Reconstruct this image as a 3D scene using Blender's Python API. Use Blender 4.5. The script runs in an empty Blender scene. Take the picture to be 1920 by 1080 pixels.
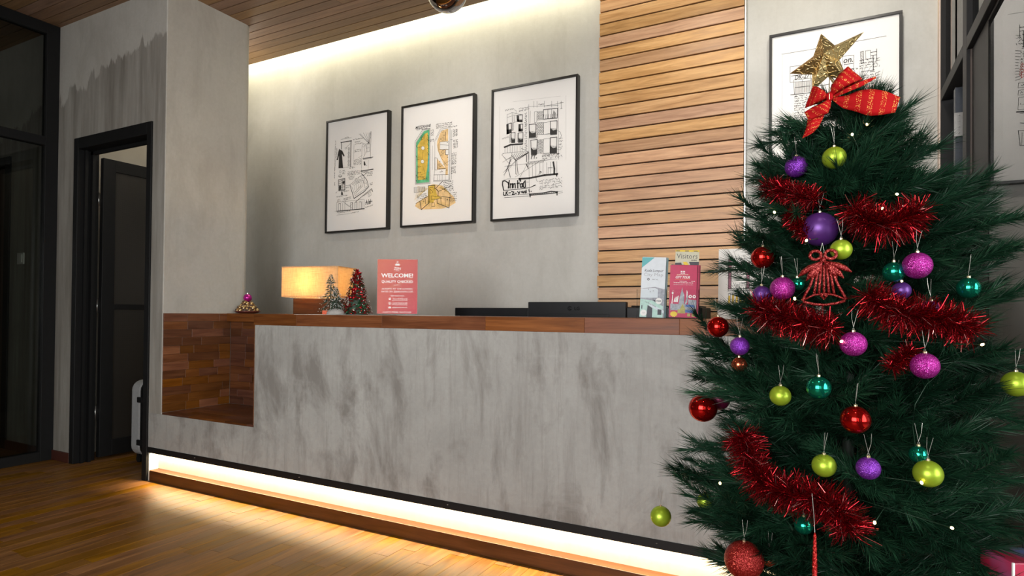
import bpy, bmesh, math, random
from mathutils import Vector, Matrix

random.seed(7)
S = bpy.context.scene
COL = S.collection

# ------------------------------------------------------------------ camera
cam_d = bpy.data.cameras.new('camera')
cam = bpy.data.objects.new('camera', cam_d)
COL.objects.link(cam)
cam_d.sensor_width = 36.0
cam_d.lens = 1139.66 * 36.0 / 1920.0
cam_d.shift_y = 36.61 / 1920.0
cam_d.clip_start = 0.02
CAM = Vector((0, 0, 1.1159))
cr = Vector((0.8840837, 0.46723591, 0.00930625))
cu = Vector((-0.00305313, -0.01413859, 0.99989538))
cf = Vector((-0.46731861, 0.88401963, 0.01107316))
cam.matrix_world = Matrix(((cr.x, cu.x, -cf.x, CAM.x), (cr.y, cu.y, -cf.y, CAM.y),
                           (cr.z, cu.z, -cf.z, CAM.z), (0, 0, 0, 1)))
S.camera = cam

# ------------------------------------------------------------------ light and exposure
S.view_settings.view_transform = 'Standard'
S.view_settings.look = 'None'
S.view_settings.gamma = 1.0
S.view_settings.use_curve_mapping = False
S.view_settings.exposure = 0.28

W = bpy.data.worlds.new('daylight')
S.world = W
W.use_nodes = True
bg = W.node_tree.nodes['Background']
bg.inputs[0].default_value = (0.90, 0.95, 1.0, 1)
bg.inputs[1].default_value = 0.55


def area(name, loc, target, sx, sy, power, color=(1, 1, 1), spread=180):
    d = bpy.data.lights.new(name, 'AREA')
    d.shape = 'RECTANGLE'
    d.size = sx
    d.size_y = sy
    d.energy = power
    d.color = color
    d.spread = math.radians(spread)
    o = bpy.data.objects.new(name, d)
    COL.objects.link(o)
    o.location = loc
    o.rotation_euler = (Vector(target) - Vector(loc)).to_track_quat('-Z', 'Y').to_euler()
    return o


def strip(name, loc, direction, length, width, power, color, spread=180):
    """a lamp strip that runs along X and shines along direction"""
    d = bpy.data.lights.new(name, 'AREA')
    d.shape = 'RECTANGLE'
    d.size = length
    d.size_y = width
    d.energy = power
    d.color = color
    d.spread = math.radians(spread)
    o = bpy.data.objects.new(name, d)
    COL.objects.link(o)
    z = -Vector(direction).normalized()
    x = Vector((1, 0, 0))
    y = z.cross(x).normalized()
    o.matrix_world = Matrix(((x.x, y.x, z.x, loc[0]), (x.y, y.y, z.y, loc[1]), (x.z, y.z, z.z, loc[2]), (0, 0, 0, 1)))
    return o


# daylight through the glazed entrance behind the camera
area('entrance_daylight', (-0.9, -2.9, 1.75), (-0.4, 2.4, 1.5), 2.6, 2.3, 82, (1.0, 0.985, 0.965), 112)
# daylight through the glazing on the right
area('side_daylight', (1.9, 0.0, 1.9), (-3.0, 2.3, 1.5), 2.6, 2.4, 195, (1.0, 0.985, 0.965))
# warm cove strip above the back edge of the ceiling
strip('cove_light', (-2.3, 3.60, 3.40), (0, 0.30, -1), 5.3, 0.05, 27, (1.0, 0.91, 0.62))
# LED strip under the counter
strip('counter_led_light', (-1.84, 2.475, 0.203), (0, -0.40, -1), 4.27, 0.018, 38, (1.0, 0.77, 0.45))
# ceiling spots, the first three washing the back wall
for (sx_, sy_, en_, ty_, tz_) in ((-0.75, 2.70, 32, 3.7, 1.5), (0.08, 2.65, 40, 3.7, 1.8), (-2.4, 2.70, 32, 3.7, 1.5), (-2.3, 1.0, 18, 1.0, 0.0), (0.05, 0.6, 20, 0.6, 0.0)):
    sd = bpy.data.lights.new('ceiling_spot_light', 'SPOT')
    sd.energy = en_
    sd.spot_size = math.radians(115)
    sd.spot_blend = 1.0
    sd.shadow_soft_size = 0.06
    sd.color = (1.0, 0.93, 0.83)
    so = bpy.data.objects.new('ceiling_spot_light', sd)
    COL.objects.link(so)
    so.location = (sx_, sy_, 3.22)
    so.rotation_euler = (Vector((sx_, ty_, tz_)) - Vector((sx_, sy_, 3.22))).to_track_quat('-Z', 'Y').to_euler()
# back office lamp beyond the open door
od = bpy.data.lights.new('office_light', 'POINT')
od.energy = 6
od.shadow_soft_size = 0.15
od.color = (1, 0.93, 0.8)
oo = bpy.data.objects.new('office_light', od)
COL.objects.link(oo)
oo.location = (-4.35, 3.25, 2.95)


# ------------------------------------------------------------------ materials
def new_mat(name):
    m = bpy.data.materials.new(name)
    m.use_nodes = True
    nt = m.node_tree
    b = nt.nodes['Principled BSDF']
    return m, nt, b


def plain(name, col, rough=0.5, metal=0.0, spec=0.5, emit=None, estr=0.0, var=0.0, coat=0.0, bump=0.0, bscale=60):
    m, nt, b = new_mat(name)
    b.inputs['Base Color'].default_value = (*col, 1)
    b.inputs['Roughness'].default_value = rough
    b.inputs['Metallic'].default_value = metal
    b.inputs['Specular IOR Level'].default_value = spec
    b.inputs['Coat Weight'].default_value = coat
    if emit:
        b.inputs['Emission Color'].default_value = (*emit, 1)
        b.inputs['Emission Strength'].default_value = estr
    if var or bump:
        tc = nt.nodes.new('ShaderNodeTexCoord')
        no = nt.nodes.new('ShaderNodeTexNoise')
        no.inputs['Scale'].default_value = bscale
        no.inputs['Detail'].default_value = 4
        nt.links.new(tc.outputs['Object'], no.inputs['Vector'])
        if var:
            hs = nt.nodes.new('ShaderNodeHueSaturation')
            hs.inputs['Color'].default_value = (*col, 1)
            mr = nt.nodes.new('ShaderNodeMapRange')
            mr.inputs[1].default_value = 0.3
            mr.inputs[2].default_value = 0.7
            mr.inputs[3].default_value = 1 - var
            mr.inputs[4].default_value = 1 + var
            nt.links.new(no.outputs['Fac'], mr.inputs[0])
            nt.links.new(mr.outputs[0], hs.inputs['Value'])
            nt.links.new(hs.outputs[0], b.inputs['Base Color'])
        if bump:
            bp = nt.nodes.new('ShaderNodeBump')
            bp.inputs['Strength'].default_value = bump
            bp.inputs['Distance'].default_value = 0.002
            nt.links.new(no.outputs['Fac'], bp.inputs['Height'])
            nt.links.new(bp.outputs[0], b.inputs['Normal'])
    return m


class NT:
    """small helper to wire math nodes"""
    def __init__(s, nt):
        s.nt = nt

    def n(s, t, **k):
        x = s.nt.nodes.new(t)
        for a, v in k.items():
            setattr(x, a, v)
        return x

    def put(s, sock, v):
        if hasattr(v, 'is_output') or isinstance(v, bpy.types.NodeSocket):
            s.nt.links.new(v, sock)
        else:
            sock.default_value = v

    def math(s, op, a, b=0.0, clamp=False):
        x = s.n('ShaderNodeMath', operation=op, use_clamp=clamp)
        s.put(x.inputs[0], a)
        s.put(x.inputs[1], b)
        return x.outputs[0]

    def noise(s, vec, scale, detail=5, rough=0.55, dist=0.0):
        x = s.n('ShaderNodeTexNoise')
        s.nt.links.new(vec, x.inputs['Vector'])
        x.inputs['Scale'].default_value = scale
        x.inputs['Detail'].default_value = detail
        x.inputs['Roughness'].default_value = rough
        x.inputs['Distortion'].default_value = dist
        return x.outputs['Fac']

    def mapping(s, vec, scale, loc=(0, 0, 0)):
        x = s.n('ShaderNodeMapping')
        s.nt.links.new(vec, x.inputs['Vector'])
        x.inputs['Scale'].default_value = scale
        x.inputs['Location'].default_value = loc
        return x.outputs[0]

    def ramp(s, fac, stops):
        x = s.n('ShaderNodeValToRGB')
        s.put(x.inputs[0], fac)
        e = x.color_ramp.elements
        while len(e) < len(stops):
            e.new(0.5)
        for el, (p, c) in zip(e, stops):
            el.position = p
            el.color = (*c, 1) if len(c) == 3 else c
        return x.outputs[0]

    def mix(s, fac, a, b, blend='MIX'):
        x = s.n('ShaderNodeMix', data_type='RGBA', blend_type=blend)
        s.put(x.inputs[0], fac)
        s.put(x.inputs[6], a if not isinstance(a, tuple) else (*a, 1))
        s.put(x.inputs[7], b if not isinstance(b, tuple) else (*b, 1))
        return x.outputs[2]

    def remap(s, v, a, b, c=0.0, d=1.0):
        if a > b:
            a, b, c, d = b, a, d, c
        x = s.n('ShaderNodeMapRange')
        s.put(x.inputs[0], v)
        for i, q in enumerate((a, b, c, d)):
            x.inputs[i + 1].default_value = q
        return x.outputs[0]


YF_STAIN = 2.433


def concrete(name, light, mid, dark, loc=(0, 0, 0), stain=None, patch=0.55, rough=0.6, streak=1.0):
    m, nt, b = new_mat(name)
    q = NT(nt)
    tc = q.n('ShaderNodeTexCoord').outputs['Object']
    big = q.noise(q.mapping(tc, (1, 1, 0.9), loc), 1.7, 6, 0.62, 0.7)
    ver = q.noise(q.mapping(tc, (2.6, 2.6, 1.15), loc), 1.5, 8, 0.66, 0.5)
    tro = q.noise(q.mapping(tc, (5.5, 5.5, 1.3), (loc[0] + 4, loc[1], loc[2])), 1.3, 6, 0.7, 0.2)
    hor = q.noise(q.mapping(tc, (0.9, 0.9, 5.0), loc), 2.2, 6, 0.65, 0.6)
    fine = q.noise(tc, 42, 5, 0.7)
    base = q.mix(q.remap(big, 0.36, 0.66), mid, light)
    fac = q.math('MULTIPLY', q.remap(ver, 0.50, 0.64), patch * streak)
    col = q.mix(fac, base, dark)
    col = q.mix(q.math('MULTIPLY', q.remap(tro, 0.55, 0.70), patch * 0.55), col, dark)
    col = q.mix(q.math('MULTIPLY', q.remap(tro, 0.44, 0.34), patch * 0.5), col, light)
    col = q.mix(q.math('MULTIPLY', q.remap(hor, 0.56, 0.72), patch * 0.45), col, light)
    bru = q.noise(q.mapping(tc, (16, 16, 1.0), (loc[0], loc[1] + 3, loc[2])), 1.8, 8, 0.72)
    col = q.mix(q.math('MULTIPLY', q.remap(bru, 0.52, 0.72), patch * 0.55), col, dark)
    col = q.mix(q.math('MULTIPLY', q.remap(bru, 0.46, 0.30), patch * 0.45), col, light)
    col = q.mix(q.math('MULTIPLY', q.remap(fine, 0.35, 0.7), 0.2), col, dark)
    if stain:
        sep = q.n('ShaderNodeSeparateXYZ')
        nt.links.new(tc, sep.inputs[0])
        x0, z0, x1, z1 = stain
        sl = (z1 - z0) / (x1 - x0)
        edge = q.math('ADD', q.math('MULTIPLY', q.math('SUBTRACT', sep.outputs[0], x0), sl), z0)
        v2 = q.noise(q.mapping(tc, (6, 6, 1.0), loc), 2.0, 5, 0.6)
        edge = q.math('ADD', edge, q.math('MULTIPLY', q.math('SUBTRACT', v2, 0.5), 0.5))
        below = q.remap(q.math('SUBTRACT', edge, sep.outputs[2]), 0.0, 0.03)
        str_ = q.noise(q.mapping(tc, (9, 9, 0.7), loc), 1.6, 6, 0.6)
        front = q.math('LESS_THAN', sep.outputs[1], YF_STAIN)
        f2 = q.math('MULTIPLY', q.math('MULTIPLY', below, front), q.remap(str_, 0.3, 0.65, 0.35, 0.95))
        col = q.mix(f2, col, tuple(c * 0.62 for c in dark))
    nt.links.new(col, b.inputs['Base Color'])
    rr = q.remap(ver, 0.3, 0.7, rough - 0.12, rough + 0.15)
    nt.links.new(rr, b.inputs['Roughness'])
    bp = q.n('ShaderNodeBump')
    bp.inputs['Strength'].default_value = 0.25
    bp.inputs['Distance'].default_value = 0.004
    nt.links.new(q.math('ADD', q.math('MULTIPLY', fine, 0.5), ver), bp.inputs['Height'])
    nt.links.new(bp.outputs[0], b.inputs['Normal'])
    return m


def wood(name, c0, c1, c2, axis='X', rough=0.4, coat=0.0, grain=1.0, vary=0.25, spec=0.4):
    """c0 darker, c1 middle, c2 lighter; every board gets its own tone and grain"""
    m, nt, b = new_mat(name)
    q = NT(nt)
    tc = q.n('ShaderNodeTexCoord').outputs['Object']
    oi = q.n('ShaderNodeObjectInfo').outputs['Random']
    off = q.n('ShaderNodeCombineXYZ')
    for i, k in enumerate((37.0, 71.0, 53.0)):
        nt.links.new(q.math('MULTIPLY', oi, k), off.inputs[i])
    va = q.n('ShaderNodeVectorMath', operation='ADD')
    nt.links.new(tc, va.inputs[0])
    nt.links.new(off.outputs[0], va.inputs[1])
    sc = {'X': (1.2, 14, 14), 'Y': (14, 1.2, 14), 'Z': (14, 14, 1.2)}[axis]
    sf = {'X': (5, 120, 120), 'Y': (120, 5, 120), 'Z': (120, 120, 5)}[axis]
    g1 = q.noise(q.mapping(va.outputs[0], sc), 2.2, 5, 0.6, 0.8)
    g2 = q.noise(q.mapping(va.outputs[0], sf), 1.4, 4, 0.6)
    col = q.ramp(g1, [(0.3, c0), (0.5, c1), (0.72, c2)])
    col = q.mix(q.math('MULTIPLY', q.remap(g2, 0.45, 0.75), 0.35 * grain), col, tuple(c * 0.45 for c in c0))
    hs = q.n('ShaderNodeHueSaturation')
    nt.links.new(col, hs.inputs['Color'])
    r2 = q.math('FRACT', q.math('MULTIPLY', oi, 7.31))
    nt.links.new(q.remap(oi, 0, 1, 1 - vary, 1 + vary), hs.inputs['Value'])
    nt.links.new(q.remap(r2, 0, 1, 0.492, 0.508), hs.inputs['Hue'])
    nt.links.new(q.remap(r2, 0, 1, 0.88, 1.1), hs.inputs['Saturation'])
    nt.links.new(hs.outputs[0], b.inputs['Base Color'])
    nt.links.new(q.remap(g1, 0.3, 0.7, rough - 0.06, rough + 0.08), b.inputs['Roughness'])
    b.inputs['Coat Weight'].default_value = coat
    b.inputs['Coat Roughness'].default_value = 0.2
    b.inputs['Specular IOR Level'].default_value = spec
    bp = q.n('ShaderNodeBump')
    bp.inputs['Strength'].default_value = 0.15
    bp.inputs['Distance'].default_value = 0.001
    nt.links.new(g2, bp.inputs['Height'])
    nt.links.new(bp.outputs[0], b.inputs['Normal'])
    return m


def glass(name, tint=(1, 1, 1), ior=1.5, rough=0.0):
    m = bpy.data.materials.new(name)
    m.use_nodes = True
    nt = m.node_tree
    nt.nodes.clear()
    q = NT(nt)
    out = q.n('ShaderNodeOutputMaterial')
    tr = q.n('ShaderNodeBsdfTransparent')
    tr.inputs[0].default_value = (*tint, 1)
    gl = q.n('ShaderNodeBsdfGlossy')
    gl.inputs['Roughness'].default_value = rough
    fr = q.n('ShaderNodeFresnel')
    fr.inputs['IOR'].default_value = ior
    mx = q.n('ShaderNodeMixShader')
    nt.links.new(fr.outputs[0], mx.inputs[0])
    nt.links.new(tr.outputs[0], mx.inputs[1])
    nt.links.new(gl.outputs[0], mx.inputs[2])
    nt.links.new(mx.outputs[0], out.inputs[0])
    return m


def glitter(name, col, flake, rough=0.35, metal=0.6, scale=420, spark=0.5):
    m, nt, b = new_mat(name)
    q = NT(nt)
    tc = q.n('ShaderNodeTexCoord').outputs['Object']
    vo = q.n('ShaderNodeTexVoronoi')
    vo.inputs['Scale'].default_value = scale
    nt.links.new(tc, vo.inputs['Vector'])
    sep = q.n('ShaderNodeSeparateColor')
    nt.links.new(vo.outputs['Color'], sep.inputs[0])
    colr = q.mix(q.remap(sep.outputs[0], 1 - spark * 0.5, 1.0), col, flake)
    nt.links.new(colr, b.inputs['Base Color'])
    b.inputs['Metallic'].default_value = metal
    b.inputs['Roughness'].default_value = rough
    # every flake is tilted its own way
    vm = q.n('ShaderNodeVectorMath', operation='SUBTRACT')
    nt.links.new(vo.outputs['Color'], vm.inputs[0])
    vm.inputs[1].default_value = (0.5, 0.5, 0.5)
    vs = q.n('ShaderNodeVectorMath', operation='SCALE')
    nt.links.new(vm.outputs[0], vs.inputs[0])
    vs.inputs['Scale'].default_value = 0.9
    ge = q.n('ShaderNodeNewGeometry')
    vad = q.n('ShaderNodeVectorMath', operation='ADD')
    nt.links.new(ge.outputs['Normal'], vad.inputs[0])
    nt.links.new(vs.outputs[0], vad.inputs[1])
    vn = q.n('ShaderNodeVectorMath', operation='NORMALIZE')
    nt.links.new(vad.outputs[0], vn.inputs[0])
    nt.links.new(vn.outputs[0], b.inputs['Normal'])
    return m


M = {}
M['conc_counter'] = concrete('concrete_counter', (0.37, 0.368, 0.35), (0.285, 0.28, 0.265), (0.165, 0.153, 0.14), (3, 0, 1), patch=0.85)
M['conc_back'] = concrete('concrete_back_wall', (0.52, 0.515, 0.485), (0.455, 0.45, 0.42), (0.36, 0.35, 0.32), (7, 2, 5), patch=0.3)
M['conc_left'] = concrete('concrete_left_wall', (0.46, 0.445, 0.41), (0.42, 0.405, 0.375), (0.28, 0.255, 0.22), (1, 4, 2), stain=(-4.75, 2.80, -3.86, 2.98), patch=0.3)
M['conc_kick'] = concrete('concrete_kick', (0.55, 0.52, 0.47), (0.5, 0.47, 0.42), (0.40, 0.36, 0.31), (2, 2, 2), patch=0.3)
M['floor_wood'] = wood('floor_strip_wood', (0.105, 0.043, 0.008), (0.18, 0.078, 0.013), (0.265, 0.120, 0.020), 'Y', rough=0.40, vary=0.13, spec=0.22)
M['ceil_wood'] = wood('ceiling_board_wood', (0.185, 0.105, 0.056), (0.25, 0.148, 0.082), (0.31, 0.19, 0.11), 'X', rough=0.5, vary=0.13)
M['slat_wood'] = wood('slat_wood', (0.36, 0.185, 0.083), (0.52, 0.29, 0.14), (0.635, 0.385, 0.20), 'X', rough=0.42, vary=0.16)
M['top_wood'] = wood('worktop_wood', (0.10, 0.032, 0.013), (0.16, 0.054, 0.022), (0.225, 0.082, 0.034), 'X', rough=0.4, vary=0.3, spec=0.2)
M['stave_y'] = wood('niche_wood_side', (0.085, 0.028, 0.009), (0.135, 0.047, 0.015), (0.19, 0.072, 0.023), 'Y', rough=0.34, vary=0.34, coat=0.1)
M['stave_x'] = wood('niche_wood_back', (0.068, 0.021, 0.008), (0.105, 0.034, 0.012), (0.145, 0.052, 0.018), 'X', rough=0.34, vary=0.34, coat=0.1)
M['kick_wood'] = wood('kickboard_wood', (0.055, 0.018, 0.007), (0.078, 0.026, 0.010), (0.10, 0.034, 0.013), 'X', rough=0.4, vary=0.05)
M['red_base'] = plain('dark_red_skirting', (0.06, 0.016, 0.010), 0.45, var=0.1, bscale=8)
M['black'] = plain('black_painted_steel', (0.006, 0.006, 0.0065), 0.55, spec=0.25, var=0.12, bscale=25)
M['black_frame'] = plain('black_frame_wood', (0.010, 0.009, 0.008), 0.38, var=0.1, bscale=30)
M['groove'] = plain('dark_groove_backing', (0.012, 0.007, 0.005), 0.8, var=0.1)
M['brown_door'] = wood('brown_door_wood', (0.05, 0.018, 0.009), (0.085, 0.03, 0.014), (0.11, 0.042, 0.02), 'Z', rough=0.4, vary=0.02)
M['plaster'] = plain('pale_plaster', (0.52, 0.49, 0.43), 0.75, var=0.04, bscale=6)
M['glass'] = glass('clear_glass', (0.93, 0.95, 0.94))
M['glass_art'] = glass('picture_glass', (1, 1, 1), 1.16)
M['glass_dark'] = glass('smoked_glass', (0.74, 0.76, 0.74))
M['glass_film'] = glass('reflective_film_glass', (0.86, 0.88, 0.86), 4.5)
M['acrylic'] = glass('clear_acrylic', (0.97, 0.98, 0.98), 1.09)
M['paper'] = plain('white_paper', (0.80, 0.79, 0.76), 0.7, var=0.012, bscale=5)
M['mat_board'] = plain('white_mat_board', (0.84, 0.82, 0.79), 0.75, var=0.012, bscale=5)
M['ink'] = plain('black_ink', (0.022, 0.020, 0.018), 0.6, var=0.2, bscale=90)
M['ink_grey'] = plain('grey_pencil', (0.50, 0.49, 0.47), 0.7, var=0.1)
M['ink_red'] = plain('red_ink', (0.55, 0.06, 0.05), 0.6, var=0.15)
M['wash_green'] = plain('green_wash', (0.11, 0.42, 0.21), 0.7, var=0.35, bscale=26)
M['wash_yellow'] = plain('ochre_wash', (0.66, 0.45, 0.07), 0.7, var=0.22, bscale=24)
M['wash_teal'] = plain('teal_wash', (0.10, 0.42, 0.38), 0.7, var=0.25, bscale=26)
M['wash_tan'] = plain('tan_wash', (0.78, 0.55, 0.27), 0.7, var=0.2, bscale=24)
M['alu'] = plain('brushed_aluminium', (0.62, 0.62, 0.61), 0.35, 0.9, var=0.08)
M['steel'] = plain('hinge_steel', (0.55, 0.54, 0.52), 0.3, 0.9, var=0.08)
M['white_plastic'] = plain('white_plastic', (0.72, 0.71, 0.68), 0.4, var=0.02)
M['monitor'] = plain('black_monitor_plastic', (0.009, 0.010, 0.012), 0.4, spec=0.25, var=0.15, bscale=12)
M['monitor_logo'] = plain('dark_logo_plastic', (0.0015, 0.0015, 0.002), 0.6, spec=0.1, var=0.1)
M['chrome'] = plain('smoked_chrome', (0.32, 0.30, 0.29), 0.06, 1.0, var=0.05)
M['rim'] = plain('polished_rim', (0.85, 0.82, 0.76), 0.15, 1.0, var=0.03)


# ------------------------------------------------------------------ mesh helpers
class MB:
    def __init__(s):
        s.v = []
        s.f = []

    def add(s, vs, fs):
        o = len(s.v)
        s.v += [tuple(p) for p in vs]
        s.f += [tuple(i + o for i in f) for f in fs]
        return s

    def box(s, x0, x1, y0, y1, z0, z1, mat=None):
        vs = [Vector(p) for p in ((x0, y0, z0), (x1, y0, z0), (x1, y1, z0), (x0, y1, z0),
                                  (x0, y0, z1), (x1, y0, z1), (x1, y1, z1), (x0, y1, z1))]
        if mat:
            vs = [mat @ p for p in vs]
        return s.add(vs, ((0, 3, 2, 1), (4, 5, 6, 7), (0, 1, 5, 4), (1, 2, 6, 5), (2, 3, 7, 6), (3, 0, 4, 7)))

    def prism(s, poly, a0, a1, axis='Z'):
        n = len(poly)

        def P(u, v, w):
            return {'Z': (u, v, w), 'Y': (u, w, v), 'X': (w, u, v)}[axis]
        vs = [P(u, v, a0) for u, v in poly] + [P(u, v, a1) for u, v in poly]
        fs = [tuple(range(n))[::-1], tuple(range(n, 2 * n))] + [(i, (i + 1) % n, n + (i + 1) % n, n + i) for i in range(n)]
        return s.add(vs, fs)

    def tube(s, pts, rad, n=6, cap=True):
        pts = [Vector(p) for p in pts]
        k = len(pts)
        if not hasattr(rad, '__len__'):
            rad = [rad] * k
        vs, fs = [], []
        up = Vector((0.13, 0.21, 0.97))
        for i, p in enumerate(pts):
            t = (pts[min(i + 1, k - 1)] - pts[max(i - 1, 0)])
            t = t.normalized() if t.length > 1e-9 else Vector((0, 0, 1))
            a = t.cross(up)
            if a.length < 1e-3:
                a = t.cross(Vector((1, 0, 0)))
            a.normalize()
            b2 = t.cross(a)
            for j in range(n):
                w = 2 * math.pi * j / n
                vs.append(p + (a * math.cos(w) + b2 * math.sin(w)) * rad[i])
        for i in range(k - 1):
            for j in range(n):
                fs.append((i * n + j, i * n + (j + 1) % n, (i + 1) * n + (j + 1) % n, (i + 1) * n + j))
        if cap:
            fs.append(tuple(range(n))[::-1])
            fs.append(tuple(range((k - 1) * n, k * n)))
        return s.add(vs, fs)

    def lathe(s, prof, n=16, c=(0, 0, 0)):
        c = Vector(c)
        vs, fs = [], []
        for r_, z in prof:
            for j in range(n):
                w = 2 * math.pi * j / n
                vs.append(c + Vector((r_ * math.cos(w), r_ * math.sin(w), z)))
        k = len(prof)
        for i in range(k - 1):
            for j in range(n):
                fs.append((i * n + j, i * n + (j + 1) % n, (i + 1) * n + (j + 1) % n, (i + 1) * n + j))
        if prof[0][0] > 1e-6:
            fs.append(tuple(range(n))[::-1])
        if prof[-1][0] > 1e-6:
            fs.append(tuple(range((k - 1) * n, k * n)))
        return s.add(vs, fs)

    def sphere(s, c, r_, n=20, m=12, sc=(1, 1, 1)):
        c = Vector(c)
        vs = [c + Vector((0, 0, -r_ * sc[2]))]
        for i in range(1, m):
            ph = -math.pi / 2 + math.pi * i / m
            for j in range(n):
                w = 2 * math.pi * j / n
                vs.append(c + Vector((r_ * math.cos(ph) * math.cos(w) * sc[0], r_ * math.cos(ph) * math.sin(w) * sc[1], r_ * math.sin(ph) * sc[2])))
        vs.append(c + Vector((0, 0, r_ * sc[2])))
        fs = []
        for j in range(n):
            fs.append((0, 1 + (j + 1) % n, 1 + j))
            fs.append((len(vs) - 1, 1 + (m - 2) * n + j, 1 + (m - 2) * n + (j + 1) % n))
        for i in range(m - 2):
            for j in range(n):
                a = 1 + i * n + j
                b2 = 1 + i * n + (j + 1) % n
                fs.append((a, b2, b2 + n, a + n))
        return s.add(vs, fs)

    def flat(s, pts2, y):
        """flat print facing -Y: points (x, z) at depth y"""
        ar = sum(pts2[i][0] * pts2[(i + 1) % len(pts2)][1] - pts2[(i + 1) % len(pts2)][0] * pts2[i][1] for i in range(len(pts2)))
        if ar < 0:
            pts2 = pts2[::-1]
        return s.add([(x, y, z) for x, z in pts2], [tuple(range(len(pts2)))])

    def stroke(s, pts2, w, y):
        for (a, b2) in zip(pts2[:-1], pts2[1:]):
            dx, dz = b2[0] - a[0], b2[1] - a[1]
            L = math.hypot(dx, dz)
            if L < 1e-6:
                continue
            nx, nz = -dz / L * w / 2, dx / L * w / 2
            ex, ez = dx / L * w * 0.3, dz / L * w * 0.3
            s.flat([(a[0] + nx - ex, a[1] + nz - ez), (a[0] - nx - ex, a[1] - nz - ez), (b2[0] - nx + ex, b2[1] - nz + ez), (b2[0] + nx + ex, b2[1] + nz + ez)], y)
        return s

    def mesh(s, name, recalc=True, smooth=False):
        me = bpy.data.meshes.new(name)
        me.from_pydata(s.v, [], s.f)
        if recalc:
            bm = bmesh.new()
            bm.from_mesh(me)
            bmesh.ops.recalc_face_normals(bm, faces=bm.faces)
            bm.to_mesh(me)
            bm.free()
        if smooth:
            me.polygons.foreach_set('use_smooth', [True] * len(me.polygons))
        return me

    def build(s, name, mat, parent=None, loc=None, recalc=True, smooth=False, bevel=0.0, label=None, kind=None):
        me = s.mesh(name, recalc, smooth)
        return place(name, me, mat, parent, loc, bevel, label, kind)


def place(name, me, mat, parent=None, loc=None, bevel=0.0, label=None, kind=None):
    o = bpy.data.objects.new(name, me)
    if mat is not None:
        me.materials.clear()
        me.materials.append(mat)
    COL.objects.link(o)
    if parent is not None:
        o.parent = parent
    if loc is not None:
        o.location = loc
    if bevel:
        md = o.modifiers.new('bevel', 'BEVEL')
        md.width = bevel
        md.segments = 2
        md.limit_method = 'ANGLE'
    if label:
        o['label'] = label
    if kind:
        o['kind'] = kind
    return o


def tag(o, label=None, cat=None, group=None, kind=None):
    if label:
        o['label'] = label
    if cat:
        o['category'] = cat
    if group:
        o['group'] = group
    if kind:
        o['kind'] = kind
    return o


def thing(name, label, cat, loc=(0, 0, 0), rz=0.0, group=None, kind=None):
    o = bpy.data.objects.new(name, None)
    o.empty_display_size = 0.05
    COL.objects.link(o)
    o.location = loc
    o.rotation_euler = (0, 0, rz)
    return tag(o, label, cat, group, kind)


def structure(name, mb, mat, **k):
    o = mb.build(name, mat, **k)
    o['kind'] = 'structure'
    return o


def sroot(name):
    o = bpy.data.objects.new(name, None)
    COL.objects.link(o)
    o['kind'] = 'structure'
    return o


def text_geo(s, size, bold=0.0, shear=0.0, align='CENTER', width=None):
    cu_ = bpy.data.curves.new('lettering', 'FONT')
    cu_.body = s
    cu_.size = size
    cu_.offset = bold * size
    cu_.shear = shear
    cu_.align_x = align
    cu_.resolution_u = 2
    o = bpy.data.objects.new('lettering', cu_)
    COL.objects.link(o)
    dg = bpy.context.evaluated_depsgraph_get()
    me = o.evaluated_get(dg).to_mesh()
    vs = [(v.co.x, v.co.y) for v in me.vertices]
    fs = [tuple(p.vertices) for p in me.polygons]
    o.evaluated_get(dg).to_mesh_clear()
    bpy.data.objects.remove(o)
    bpy.data.curves.remove(cu_)
    if width and vs:
        x0 = min(v[0] for v in vs)
        x1 = max(v[0] for v in vs)
        k = width / max(1e-6, x1 - x0)
        vs = [(v[0] * k, v[1]) for v in vs]
    return vs, fs


def put_text(mb, s, x, z, size, y, rot=0.0, **k):
    vs, fs = text_geo(s, size, **k)
    c, sn = math.cos(rot), math.sin(rot)
    mb.add([(x + a * c - b2 * sn, y, z + a * sn + b2 * c) for a, b2 in vs], fs)


def piece(name, me_box, mat, parent, loc):
    return place(name, me_box, mat, parent, loc)


_BOX = {}


def unit_block(sx, sy, sz, ch=0.0012):
    """a small block with chamfered edges, shared by every block of the same size"""
    key = (round(sx, 3), round(sy, 3), round(sz, 3))
    if key not in _BOX:
        mb = MB()
        hx, hy, hz = sx / 2, sy / 2, sz / 2
        bm = bmesh.new()
        bmesh.ops.create_cube(bm, size=1.0)
        for v in bm.verts:
            v.co = Vector((v.co.x * sx, v.co.y * sy, v.co.z * sz))
        bmesh.ops.bevel(bm, geom=bm.edges[:], offset=ch, segments=1, affect='EDGES')
        me = bpy.data.meshes.new('block')
        bm.to_mesh(me)
        bm.free()
        _BOX[key] = me
    return _BOX[key]


def block(name, x0, x1, y0, y1, z0, z1, mat, parent, ch=0.0012):
    me = unit_block(x1 - x0, y1 - y0, z1 - z0, ch)
    o = bpy.data.objects.new(name, me)
    if not me.materials:
        me.materials.append(mat)
    elif me.materials[0] is not mat:
        me = me.copy()
        me.materials.clear()
        me.materials.append(mat)
        o.data = me
    COL.objects.link(o)
    o.parent = parent
    pl = Vector(parent.location) if parent else Vector((0, 0, 0))
    o.location = Vector(((x0 + x1) / 2, (y0 + y1) / 2, (z0 + z1) / 2)) - pl
    return o


def in_view(p, margin=60):
    d = Vector(p) - CAM
    z = d.dot(cf)
    if z < 0.05:
        return None
    x = 960 + 1139.66 * d.dot(cr) / z
    y = 576.6 - 1139.66 * d.dot(cu) / z
    if -margin < x < 1920 + margin and -margin < y < 1080 + margin:
        return z
    return None


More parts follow.
